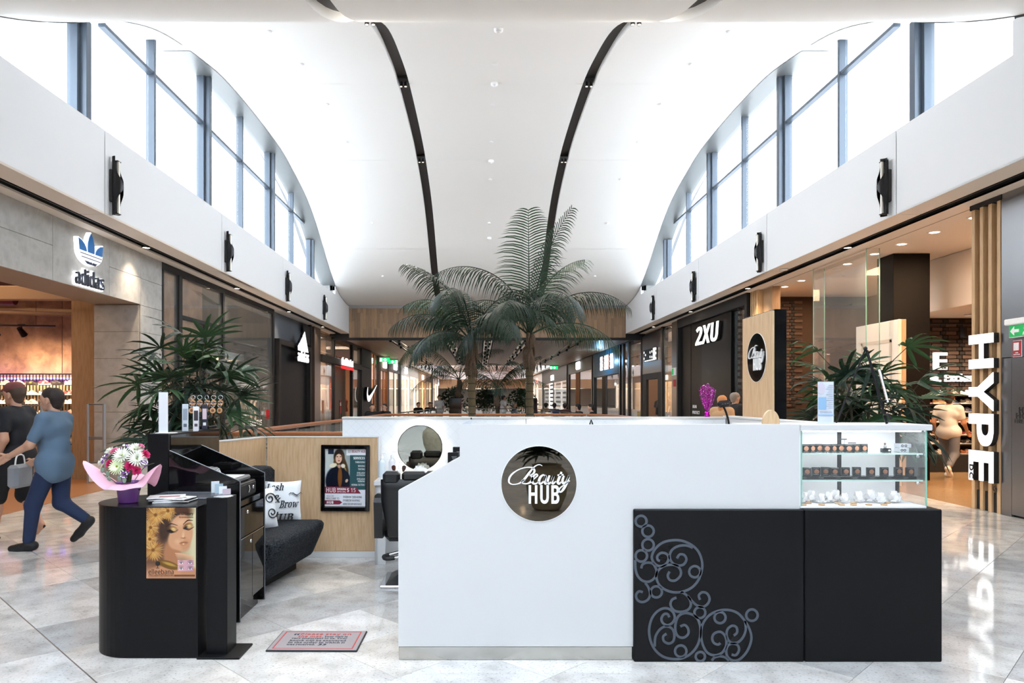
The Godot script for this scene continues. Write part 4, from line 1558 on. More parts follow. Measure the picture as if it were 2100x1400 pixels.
func exit_sign(label: String, at: Vector3, arrow_right: bool) -> Node3D:
	var o := thing("exit_sign", label, "exit sign", at, 0.0, "hanging exit signs")
	var h := MB.new()
	h.span(Vector3(-0.32, 0.1, -0.02), Vector3(0.32, 0.16, 0.02), 0.004)
	h.tube([Vector3(-0.1, 0.16, 0), Vector3(-0.1, 0.185, 0)], 0.008, 6)
	h.tube([Vector3(0.1, 0.16, 0), Vector3(0.1, 0.185, 0)], 0.008, 6)
	obj("bracket", h, M.grey, o)
	var p := MB.new()
	p.span(Vector3(-0.31, -0.16, -0.012), Vector3(0.31, 0.1, 0.012), 0.003)
	obj("sign_panel", p, glow("18c46a", 1.2, "18c46a"), o)
	var a := MB.new()
	var s := 1.0 if arrow_right else -1.0
	a.prism(PackedVector2Array([Vector2(s * 0.16, -0.03), Vector2(s * 0.01, 0.08), Vector2(s * 0.01, 0.0), Vector2(s * -0.09, 0.0), Vector2(s * -0.09, -0.06), Vector2(s * 0.01, -0.06), Vector2(s * 0.01, -0.14)]), 0.012, 0.016)
	obj("arrow", a, M.letter, o)
	var r := MB.new()
	r.span(Vector3(s * -0.29, -0.13, 0.012), Vector3(s * -0.15, 0.07, 0.015))
	obj("running_figure_field", r, M.letter, o)
	return o


# a simple shop of the far part of the hall: piers, lintel, panes, lit room
func shop(label: String, side: int, d0: float, d1: float, frame: String, room: String, lintel: float, name_: String, ink: String, e: float, stock: int) -> Node3D:
	var sx: float = SL if side < 0 else SR
	var s := float(side)
	var f := thing("shopfront", label, "shopfront")
	var fm := paint_of(frame, 0.45)
	for d in [d0, d1 - 0.3]:
		var mb := MB.new()
		mb.span(Vector3(sx - s * 0.06, 0, -d), Vector3(sx + s * 0.2, 4.27, -d - 0.3), 0.006)
		obj("pier", mb, fm, f)
	if lintel < 4.2:
		var mb := MB.new()
		mb.span(Vector3(sx - s * 0.03, lintel, -d0 - 0.3), Vector3(sx + s * 0.15, 4.27, -d1 + 0.3), 0.006)
		obj("lintel", mb, fm, f)
	var mid := (d0 + d1) * 0.5
	var post := MB.new()
	post.span(Vector3(sx - s * 0.0, 0, -mid + 0.04), Vector3(sx + s * 0.08, lintel, -mid - 0.04))
	obj("mullion", post, fm, f)
	for q in [[d0 + 0.3, mid - 0.05], [mid + 0.05 + (d1 - d0) * 0.18, d1 - 0.3]]:
		var mb := MB.new()
		mb.span(Vector3(sx + s * 0.03, 0, -q[0]), Vector3(sx + s * 0.042, lintel, -q[1]))
		obj("pane", mb, M.shopglass, f)
	var rm := MB.new()
	rm.span(Vector3(sx + s * 3.0, 0, -d0), Vector3(sx + s * 3.2, 4.3, -d1))
	for d in [d0 + 0.02, d1 - 0.08]:
		rm.span(Vector3(sx + s * 0.2, 0, -d), Vector3(sx + s * 3.0, 4.3, -d - 0.06))
	rm.span(Vector3(sx + s * 0.15, 4.26, -d0), Vector3(sx + s * 3.0, 4.4, -d1))
	rm.span(Vector3(sx + s * 0.05, -0.01, -d0), Vector3(sx + s * 3.0, 0.005, -d1))
	obj("room", rm, paint_of(room, 0.7), f)
	var lp := MB.new()
	lp.span(Vector3(sx + s * 0.9, 4.22, -d0 - 0.8), Vector3(sx + s * 2.4, 4.25, -d1 + 0.8))
	obj("light_panel", lp, M.dim, f)
	area("shop_light", Vector3(sx + s * 1.6, 4.2, -mid), Vector3(sx + s * 1.6, 0, -mid), 1.4, maxf(1.0, d1 - d0 - 1.6), e, "fff0dc")
	if name_:
		var sg := thing("shop_sign", "lit sign, " + label, "sign")
		if name_ == "_":
			var pb := MB.new()
			pb.box(Vector3(sx - s * 0.1, minf(lintel + 0.45, 3.95), -mid), Vector3(0.14, 0.55, minf(1.4, (d1 - d0) * 0.3)), 0.05)
			obj("lit_plaque", pb, glow(ink, 1.5), sg)
			return stocked(f, label, side, d0, d1, stock)
		text("lettering", name_, minf(2.4, (d1 - d0) * 0.5), 0.5, 0.08, "bold", glow(ink, 1.5), sg, facing(PI / 2 if side < 0 else -PI / 2, Vector3(sx - s * 0.08, minf(lintel + 0.45, 3.95), -mid)))
	return stocked(f, label, side, d0, d1, stock)


func stocked(f: Node3D, label: String, side: int, d0: float, d1: float, stock: int) -> Node3D:
	var sx: float = SL if side < 0 else SR
	var s := float(side)
	if stock == 1 or stock == 2:
		for k in 2:
			mannequin("%s mannequin, %s" % ["nearer" if k == 0 else "farther", label], Vector3(sx + s * 0.8, 0.006, -(d0 + 0.9 + k * (d1 - d0 - 1.8))), -PI / 2 * s, ["d8c9b8", "efe6dc"][k], ["b9473f", "dfe3ea"][k])
	if stock >= 2:
		for k in 3:
			clothes_rail("%s clothes rail, %s" % [["front", "middle", "rear"][k], label], Vector3(sx + s * 1.9, 0.006, -(d0 + 1.0 + k * (d1 - d0 - 2.0) * 0.5)), ["8a3c32", "d9cfc0", "46536b"][k], PI / 2, 5)
	return f


# ------------------------------------------------------------------ right side
func build_right_shops() -> void:
	# stainless steel service panels at the right edge
	var w := thing("wall_steel", "brushed stainless steel service panels at the right edge", "wall")
	tag(w, "", "", "", "structure")
	for q in [[2.0, 5.2, 2.09, 4.27], [5.205, 9.43, 2.09, 4.27], [9.252, 9.43, 0.0, 2.08], [7.9, 9.247, 0.03, 2.08], [6.55, 7.895, 0.03, 2.08], [2.0, 6.545, 0.0, 2.08]]:
		var mb := MB.new()
		mb.span(Vector3(SR, q[2], -q[0]), Vector3(SR + 0.04, q[3], -q[1]), 0.002)
		obj("steel_panel", mb, M.brushed, w)
	var bk := MB.new()
	bk.span(Vector3(SR + 0.045, 0, 2), Vector3(SR + 0.3, 4.4, -9.44))
	obj("backing", bk, M.dark, w)
	var x := facing(-PI / 2, Vector3(SR - 0.004, 0, 0))
	var k := 0
	for q in [["FIRE", 0.24, 0.075, 1.475], ["HYDRANT", 0.56, 0.075, 1.40], ["HOSE REEL", 0.66, 0.075, 1.325], ["FIRE EXTINGUISHER", 0.7, 0.05, 1.255]]:
		text("lettering", q[0], q[1], q[2], 0.004, "bold" if k < 3 else "sans", M.ink, w, facing(-PI / 2, Vector3(SR - 0.003, q[3], -8.84)))
		k += 1
	var ex := thing("exit_sign", "green running man exit sign with white arrow on the steel panel", "exit sign")
	var h := MB.new()
	h.span(Vector3(SR, 2.50, -9.27), Vector3(SR - 0.09, 2.58, -8.66), 0.012)
	obj("housing", h, M.white, ex)
	var p := MB.new()
	p.span(Vector3(SR - 0.03, 2.335, -9.23), Vector3(SR - 0.05, 2.5, -8.70), 0.004)
	obj("sign_edge", p, M.white, ex)
	var p2 := MB.new()
	p2.span(Vector3(SR - 0.05, 2.345, -9.22), Vector3(SR - 0.054, 2.495, -8.71))
	obj("sign_panel", p2, M.green, ex)
	var a := MB.new()
	a.xf = facing(-PI / 2, Vector3(SR - 0.054, 2.42, -9.13))
	a.prism(PackedVector2Array([Vector2(-0.07, 0), Vector2(0.0, 0.06), Vector2(0.0, 0.02), Vector2(0.08, 0.02), Vector2(0.08, -0.02), Vector2(0.0, -0.02), Vector2(0.0, -0.06)]), 0, 0.004)
	obj("arrow", a, M.print, ex)
	var rn := MB.new()
	rn.xf = facing(-PI / 2, Vector3(SR - 0.054, 2.42, -8.92))
	rn.prism(disc_poly(0.018, 12, Vector2(0.0, 0.05)), 0, 0.004)
	rn.ribbon([Vector2(0.01, 0.03), Vector2(-0.01, -0.015), Vector2(0.03, -0.06)], 0.022, 0, 0.004)
	rn.ribbon([Vector2(-0.01, -0.01), Vector2(-0.05, -0.03), Vector2(-0.06, -0.06)], 0.018, 0, 0.004)
	rn.ribbon([Vector2(-0.05, 0.02), Vector2(0.0, 0.025), Vector2(0.045, 0.0)], 0.014, 0, 0.004)
	obj("running_figure", rn, M.print, ex)
	var hr := thing("hose_reel_sign", "red fire hose reel sign under the exit sign on steel", "sign")
	var q1 := MB.new()
	q1.span(Vector3(SR - 0.002, 2.085, -9.215), Vector3(SR - 0.012, 2.30, -9.06), 0.003)
	obj("sign_border", q1, M.print, hr)
	var q2 := MB.new()
	q2.span(Vector3(SR - 0.012, 2.092, -9.209), Vector3(SR - 0.015, 2.293, -9.066))
	obj("sign_panel", q2, M.red, hr)
	var q3 := MB.new()
	for i in 5:
		q3.span(Vector3(SR - 0.015, 2.17, -9.19 + i * 0.018), Vector3(SR - 0.018, 2.27, -9.177 + i * 0.018))
	obj("hose_symbol", q3, M.print, hr)
	text("lettering", "FIRE", 0.05, 0.014, 0.003, "bold", M.print, hr, facing(-PI / 2, Vector3(SR - 0.017, 2.14, -9.137)))
	text("lettering", "HOSE REEL", 0.11, 0.014, 0.003, "bold", M.print, hr, facing(-PI / 2, Vector3(SR - 0.017, 2.117, -9.137)))
	# timber fins with the vertical name
	var fin := thing("timber_screen", "four pale plywood fins standing at the shop entrance", "timber screen")
	for i in 4:
		var d := 9.45 + 0.163 * i
		var mb := MB.new()
		mb.span(Vector3(SR, 0.0, -d), Vector3(SR + 0.17, 4.2, -d - 0.065), 0.003)
		obj("fin", mb, M.ply, fin)
		if i < 3:
			var bb := MB.new()
			bb.span(Vector3(SR + 0.03, 0, -d - 0.065), Vector3(SR + 0.16, 0.27, -d - 0.163))
			obj("base_block", bb, M.dark, fin)
	var tp := MB.new()
	tp.span(Vector3(SR - 0.01, 4.2, -9.42), Vector3(SR + 0.19, 4.27, -10.03), 0.003)
	tp.span(Vector3(SR + 0.18, 0, -9.42), Vector3(SR + 0.21, 4.2, -10.0))
	obj("head_plate", tp, M.dark, fin)
	var bkb := MB.new()
	bkb.span(Vector3(SR + 0.172, 0.27, -9.46), Vector3(SR + 0.18, 4.2, -9.99))
	obj("back_board", bkb, M.oakcol, fin)
	var sg := thing("shop_sign", "large white lit letters HYPE running down the plywood fins", "sign")
	for q in [["H", 2.43, 1.96], ["Y", 1.90, 1.38], ["P", 1.34, 0.90], ["E", 0.83, 0.41]]:
		var b := Basis(Vector3(0, -1, 0), Vector3(0, 0, 1), Vector3(-1, 0, 0))
		text("letter_side", q[0], q[1] - q[2], 0.47, 0.07, "bold", M.dark, sg, Transform3D(b, Vector3(SR - 0.04, (q[1] + q[2]) * 0.5, -9.705)))
		text("letter", q[0], q[1] - q[2], 0.47, 0.012, "bold", M.letter, sg, Transform3D(b, Vector3(SR - 0.08, (q[1] + q[2]) * 0.5, -9.705)))
	var b2 := Basis(Vector3(0, -1, 0), Vector3(0, 0, 1), Vector3(-1, 0, 0))
	text("small_lettering", "DC", 0.2, 0.075, 0.006, "bold", M.ink, sg, Transform3D(b2, Vector3(SR - 0.089, 0.53, -9.88)))
	var rg := MB.new()
	rg.xf = Transform3D(b2, Vector3(SR - 0.01, 0.33, -9.53))
	ring(0.028, 0.036, 0.0, 0.006, 24, rg)
	obj("registered_ring", rg, M.ink, sg)
	text("registered_letter", "R", 0.028, 0.034, 0.006, "bold", M.ink, sg, Transform3D(b2, Vector3(SR - 0.01, 0.33, -9.53)))
	hype_room()
	black_front()
	bronze_front()
	# further along: blue fascia shop, dark brown shop
	var bl := shop("blue slatted shop with dark interior", 1, 34.9, 43.2, "15181d", "2b211b", 2.75, "", "", 14.0, 3)
	for i in 60:
		var mb := MB.new()
		mb.span(Vector3(SR - 0.07, 2.8, -35.3 - i * 0.126), Vector3(SR - 0.03, 4.2, -35.37 - i * 0.126))
		obj("blue_slat", mb, paint_of("12708f", 0.4), bl)
	var js := thing("shop_sign", "white and silver jumbled letter sign on the blue slatted fascia", "sign")
	for i in 9:      # stacked block characters of the sign
		var mb := MB.new()
		mb.xf = facing(-PI / 2, Vector3(SR - 0.1, 0, 0))
		var x0 := -40.2 + i * 0.44
		for t in 3:
			var y := 3.2 + t * 0.26
			mb.ribbon([Vector2(x0, y), Vector2(x0 + 0.3, y + 0.03 * ((i + t) % 2))], 0.06, 0, 0.05)
		mb.ribbon([Vector2(x0 + 0.08 + 0.04 * (i % 3), 3.08), Vector2(x0 + 0.12, 3.86)], 0.07, 0, 0.05)
		mb.ribbon([Vector2(x0 + 0.26, 3.1), Vector2(x0 + 0.2 + 0.06 * (i % 2), 3.6)], 0.06, 0, 0.05)
		obj("character", mb, M.letter if i % 4 != 2 else mat("d0562a", 0.4), js)
	omni("blue_sign_light", Vector3(SR - 0.6, 3.5, -37.5), 1.5, "8fd0ff", 0.1)
	mannequin("torso mannequin in a white T-shirt in the blue shop's doorway", Vector3(SR + 0.7, 0.006, -36.4), -PI / 2, "cdb9a2", "f3eee4")
	shop("dark brown shop next to the blue one", 1, 43.6, 55.6, "1f1a18", "6b4a33", 3.35, "_", "ffffff", 12.0, 3)
	exit_sign("green exit sign hanging on the right beyond the timber ceiling", Vector3(5.75, 3.92, -55.2), true)


func hype_room() -> void:
	var f := thing("floor_shop", "tan speckled floor of the shop on the right", "floor")
	tag(f, "", "", "", "structure")
	var mb := MB.new()
	mb.span(Vector3(SR + 0.0, -0.011, -9.9), Vector3(13.4, 0.004, -19.4))
	obj("terrazzo", mb, M.terrazzo, f)
	var c := thing("ceiling_shop", "warm white ceiling of the shop on the right", "ceiling")
	tag(c, "", "", "", "structure")
	mb = MB.new()
	mb.span(Vector3(SR + 0.1, SOF + 0.005, -9.3), Vector3(13.4, SOF + 0.1, -19.4))
	obj("ceiling_board", mb, M.soffit, c)
	mb = MB.new()
	mb.span(Vector3(8.9, 3.25, -12.4), Vector3(13.4, SOF, -15.1), 0.01)
	obj("dropped_box", mb, M.soffit, c)
	mb = MB.new()
	mb.span(Vector3(SR + 0.1, SOF - 0.002, -9.44), Vector3(SR + 0.112, SOF + 0.004, -18.2))
	obj("shadow_line", mb, M.dark, c)
	# brick walls, brick by brick where they show
	var w := thing("wall_brick", "brown brick wall with dark headers inside the right shop", "wall")
	tag(w, "", "", "", "structure")
	mb = MB.new()
	mb.span(Vector3(8.6, 0, -15.06), Vector3(13.4, 3.3, -15.2))
	mb.span(Vector3(SR + 0.1, 0, -19.06), Vector3(13.4, 4.3, -19.2))
	mb.span(Vector3(13.3, 0, -9.4), Vector3(13.4, 4.3, -19.2))
	mb.span(Vector3(SR + 0.25, 0, -9.2), Vector3(13.4, 4.4, -9.42))
	obj("mortar", mb, mat("3a2a20", 0.9), w)
	var bl := [paint_of("4a3931", 0.85), paint_of("544137", 0.85), paint_of("3f302a", 0.85)]
	var bd := paint_of("1f1a1a", 0.7)
	var sm := MB.new()
	sm.box(Vector3.ZERO, Vector3(0.222, 0.07, 0.05), 0.004)
	var hm := MB.new()
	hm.box(Vector3.ZERO, Vector3(0.104, 0.07, 0.05), 0.004)
	var stretcher := sm.mesh()
	var header := hm.mesh()
	for zone in [[9.25, 11.1, 1.5, 3.2, 15.05], [SR + 0.15, 8.5, 1.35, 4.2, 19.05]]:
		var r := 0
		var y: float = zone[2]
		while y < zone[3]:
			var x: float = zone[0] + (0.0 if r % 2 == 0 else -0.17)
			var i := 0
			while x < zone[1]:
				var st := (i + r) % 2 == 0
				var wd := 0.222 if st else 0.104
				var o := obj("brick", stretcher if st else header, bl[RNG.randi() % 3] if st else bd, w)
				o.position = Vector3(x + wd * 0.5, y, -zone[4] + RNG.randf() * 0.008)
				x += wd + 0.012
				i += 1
			y += 0.084
			r += 1
	# wall lettering
	var ls := thing("wall_sign", "white raised lettering on the dark brick above the sneakers", "sign")
	text("lettering", "HYPE", 1.62, 0.36, 0.05, "bold", M.letter, ls, facing(0, Vector3(9.06, 2.33, -14.96)))
	text("lettering", "DC", 0.13, 0.06, 0.06, "serifbold", M.ink, ls, facing(0, Vector3(9.8, 2.19, -14.94)))
	text("lettering", "Limited. Exclusive.", 1.8, 0.17, 0.04, "bold", M.letter, ls, facing(0, Vector3(9.87, 1.98, -14.97)))
	# shelves and shoes
	var sh := thing("shoe_shelving", "black wall shelving for sneakers under the white lettering", "shelving")
	mb = MB.new()
	mb.span(Vector3(9.2, 0, -14.75), Vector3(13.0, 0.36, -15.04), 0.004)
	obj("plinth", mb, M.dark, sh)
	var ry := [1.61, 1.43, 1.25, 1.04, 0.77, 0.585, 0.37]
	var words := ["tan", "white", "black with white sole", "navy", "cream", "dark red", "grey", "copper"]
	var cols := [["c8935c", "f0e6d8"], ["efe9e0", "f4efe8"], ["28262a", "f0ebe4"], ["33456b", "efe9e2"], ["dccbb0", "f0e6da"], ["7a1f22", "efe2d2"], ["77746f", "efe6da"], ["b06a3a", "f1e2cf"]]
	for r in 7:
		mb = MB.new()
		mb.span(Vector3(9.2, ry[r] - 0.02, -14.78), Vector3(13.0, ry[r] - 0.002, -15.02))
		obj("shelf", mb, M.dark, sh)
		for k in 6:
			var ci := (k * 3 + r * 5) % 8
			shoe("%s sneaker on the right shop's black shelving, %s shelf down, %s across" % [words[ci], ordinal(r), ordinal(k)], Vector3(9.36 + 0.29 * k, ry[r], -14.88), RNG.randf_range(-0.2, 0.2), cols[ci][0], cols[ci][1], cols[ci][1], "sneakers on the shelves of the right shop", true)
	mb = MB.new()
	mb.span(Vector3(9.0, 3.04, -14.3), Vector3(13.0, 3.08, -14.34))
	mb.span(Vector3(9.75, 2.78, -14.28), Vector3(9.83, 3.0, -14.36))
	tag(obj("lighting_track", mb, M.blackmetal), "black lighting track over the sneakers in the right shop", "light track")
	for xx in [9.5, 10.4, 11.3]:
		spot("shelf_beam", Vector3(xx, 3.0, -14.0), Vector3(xx, 1.0, -15.0), 3.0, 55.0, "ffe0bc", 0.05)
	# column, board, glass
	mb = MB.new()
	mb.span(Vector3(7.77, 0, -13.3), Vector3(8.46, SOF, -13.85), 0.004)
	tag(obj("column", mb, mat("0c0909", 0.5, 0.0, 0.3)), "tall black square column inside the right shop", "column", "", "structure")
	var bd2 := thing("display_board", "tall white framed board standing beside the black column", "display board")
	mb = MB.new()
	mb.span(Vector3(7.36, 0.0, -12.45), Vector3(7.42, 2.94, -13.85), 0.004)
	obj("board", mb, mat("f1e4d4", 0.6), bd2)
	mb = MB.new()
	for q in [[0.6, 0.66, 12.65, 13.65], [2.55, 2.61, 12.65, 13.65]]:
		mb.span(Vector3(7.35, q[0], -q[2]), Vector3(7.36, q[1], -q[3]))
	for d in [12.65, 13.6]:
		mb.span(Vector3(7.35, 0.6, -d), Vector3(7.36, 2.6, -d - 0.05))
	obj("moulding", mb, mat("d9c6b2", 0.6), bd2)
	mb = MB.new()
	mb.span(Vector3(7.42, 0.0, -12.45), Vector3(7.50, 2.94, -12.53), 0.003)
	mb.span(Vector3(7.42, 0.0, -13.77), Vector3(7.50, 2.94, -13.85), 0.003)
	obj("timber_edge", mb, M.oak, bd2)
	var gl := thing("glass_screen", "frameless glass screen with short glass fins at the right shop front", "glass screen")
	for q in [[Vector3(SR, 0, -12.75), Vector3(SR + 0.015, SOF - 0.02, -14.74)], [Vector3(SR + 0.0, 0, -12.73), Vector3(SR + 0.24, SOF - 0.02, -12.745)], [Vector3(SR + 0.0, 0, -14.745), Vector3(SR + 0.23, SOF - 0.02, -14.76)]]:
		mb = MB.new()
		mb.span(q[0], q[1])
		obj("pane", mb, M.shopglass, gl)
	for q in [[SR, 12.735], [SR + 0.24, 12.737], [SR, 14.752], [SR + 0.23, 14.752]]:
		mb = MB.new()
		mb.span(Vector3(q[0] - 0.006, 0, -q[1] + 0.006), Vector3(q[0] + 0.006, SOF - 0.02, -q[1] - 0.006))
		obj("glass_edge", mb, M.greenedge, gl)
	var k := 0
	for d in [9.8, 10.65, 11.6, 12.5, 13.35, 14.35, 16.4, 17.3]:
		var at := Vector3(7.45, SOF + 0.004, -d)
		var o := thing("downlight", "round recessed downlight in the warm ceiling behind the fins, %s along the row" % ordinal(k), "downlight", at, 0.0, "recessed downlights in the right shop")
		k += 1
		mb = MB.new()
		mb.lathe([Vector2(0.075, -0.008), Vector2(0.1, -0.006), Vector2(0.105, 0.002), Vector2(0.075, 0.002)], 20)
		obj("trim_ring", mb, M.white, o)
		mb = MB.new()
		mb.lathe([Vector2(0, -0.005), Vector2(0.075, -0.005), Vector2(0.075, 0.0), Vector2(0, 0.0)], 20)
		obj("lamp_lens", mb, M.bulb, o)
		if k % 2 == 0:
			spot("downlight_beam", at + Vector3(0, -0.03, 0), at + Vector3(0.3, -4, 0), 3.5, 60.0, "ffdcb4", 0.07)
	area("right_shop_light", Vector3(10.3, 4.2, -11.2), Vector3(10.3, 0, -11.2), 4.5, 2.0, 34.0, "ffd2a6")
	area("right_shop_light", Vector3(9.0, 4.2, -16.8), Vector3(9.0, 0, -16.8), 3.0, 2.5, 16.0, "ffd2a6")
	for q in 2:
		mb = MB.new()
		mb.lathe([Vector2(0, -0.04), Vector2(0.07, -0.03), Vector2(0.09, 0.0), Vector2(0, 0.0)], 16)
		var o := obj("smoke_detector", mb, M.white)
		o.position = [Vector3(9.95, 3.25, -14.4), Vector3(6.4, SOF, -14.9)][q]
		tag(o, ["cone shaped smoke detector under the dropped ceiling of the right shop", "cone shaped smoke detector on the right soffit past the glass screen"][q], "smoke detector")


func black_front() -> void:
	# second set of fins and a pale pier
	var fin := thing("timber_screen", "plywood fins at the far end of the right shop front", "timber screen")
	for i in 4:
		var mb := MB.new()
		mb.span(Vector3(SR, 0, -17.75 - i * 0.13), Vector3(SR + 0.15, SOF, -17.80 - i * 0.13), 0.003)
		obj("fin", mb, M.ply, fin)
	var mb := MB.new()
	mb.span(Vector3(SR + 0.15, 0, -17.2), Vector3(SR + 0.35, SOF, -18.2), 0.004)
	obj("pier", mb, M.oakcol, fin)
	var f := thing("shopfront", "black panelled shopfront with white italic lit letters", "shopfront")
	mb = MB.new()
	mb.span(Vector3(SR, 0, -19.6), Vector3(SR + 0.2, 3.95, -22.2), 0.006)
	obj("sign_panel", mb, mat("0f0e0f", 0.35, 0.0, 0.3), f)
	for q in [[22.25, 23.4], [23.45, 24.6]]:
		mb = MB.new()
		mb.span(Vector3(SR + 0.03, 0, -q[0]), Vector3(SR + 0.2, 4.0, -q[1]), 0.006)
		obj("wall_panel", mb, M.blacklam, f)
	mb = MB.new()
	mb.span(Vector3(SR - 0.08, 3.97, -18.25), Vector3(SR + 0.2, 4.27, -24.7), 0.006)
	mb.span(Vector3(SR - 0.08, 0, -24.6), Vector3(SR + 0.2, 4.0, -24.75), 0.006)
	mb.span(Vector3(SR - 0.08, 0, -18.25), Vector3(SR + 0.2, 4.0, -18.4), 0.006)
	obj("frame", mb, M.dark, f)
	mb = MB.new()
	mb.span(Vector3(SR + 0.1, 0, -18.4), Vector3(SR + 0.112, 3.95, -19.6))
	obj("pane", mb, M.shopglass, f)
	mb = MB.new()
	mb.span(Vector3(SR + 3.5, 0, -18.4), Vector3(SR + 3.6, 4.3, -24.75))
	mb.span(Vector3(SR + 0.2, 0, -24.75), Vector3(SR + 3.5, 4.3, -24.9))
	mb.span(Vector3(SR + 0.2, 4.28, -18.4), Vector3(SR + 3.5, 4.4, -24.75))
	mb.span(Vector3(SR + 0.05, -0.01, -18.4), Vector3(SR + 3.5, 0.005, -24.75))
	obj("room", mb, mat("2a2523", 0.7), f)
	mb = MB.new()
	mb.span(Vector3(SR + 0.5, 0, -19.75), Vector3(SR + 1.4, 3.2, -19.85))
	obj("lit_board", mb, M.oakcol, f)
	mb = MB.new()
	mb.span(Vector3(SR + 0.5, 0.0, -19.2), Vector3(SR + 0.6, 2.3, -19.7))
	obj("poster_board", mb, M.dark, f)
	for k in 3:
		text("poster_lettering", "T", 0.16, 0.2, 0.004, "bold", M.print, f, facing(-PI / 2, Vector3(SR + 0.49, 1.95 - k * 0.3, -19.45)))
	var s := thing("shop_sign", "large white slanted lit letters 2XU on the black front", "sign")
	var sh := Transform3D(Basis(Vector3(1, 0, 0), Vector3(0.22, 1, 0), Vector3(0, 0, 1)), Vector3.ZERO)
	for q in [["2", -22.15, 0.6], ["X", -21.45, 0.72], ["U", -20.7, 0.62]]:
		text("letter_side", q[0], q[2], 0.56, 0.08, "bold", M.dark, s, facing(-PI / 2, Vector3(SR - 0.05, 3.49, q[1])) * sh)
		text("letter", q[0], q[2], 0.56, 0.02, "bold", M.letter, s, facing(-PI / 2, Vector3(SR - 0.10, 3.49, q[1])) * sh)
	text("small_lettering", "RUN", 0.4, 0.1, 0.004, "bold", M.print, f, facing(-PI / 2, Vector3(SR + 0.02, 1.27, -23.0)))
	text("small_lettering", "PROTECT", 0.75, 0.1, 0.004, "bold", M.print, f, facing(-PI / 2, Vector3(SR + 0.02, 1.08, -22.85)))
	var tr := track_spot("black tubular spotlight inside the black front's opening", Vector3(SR + 0.75, 3.1, -18.9), Vector3(SR + 1.0, 1.0, -19.75), M.blackmetal, true, 5.0)
	tr.set_meta("group", "")
	var bar := MB.new()
	bar.span(Vector3(SR + 0.2, 3.08, -18.88), Vector3(SR + 1.6, 3.11, -18.92))
	tag(obj("lighting_track", bar, M.blackmetal), "black lighting track inside the black front's opening", "light track")
	mannequin("dark mannequin with pale legs in the black front's opening", Vector3(SR + 0.35, 0.006, -18.9), -PI / 2, "c8c4c0", "20232c")


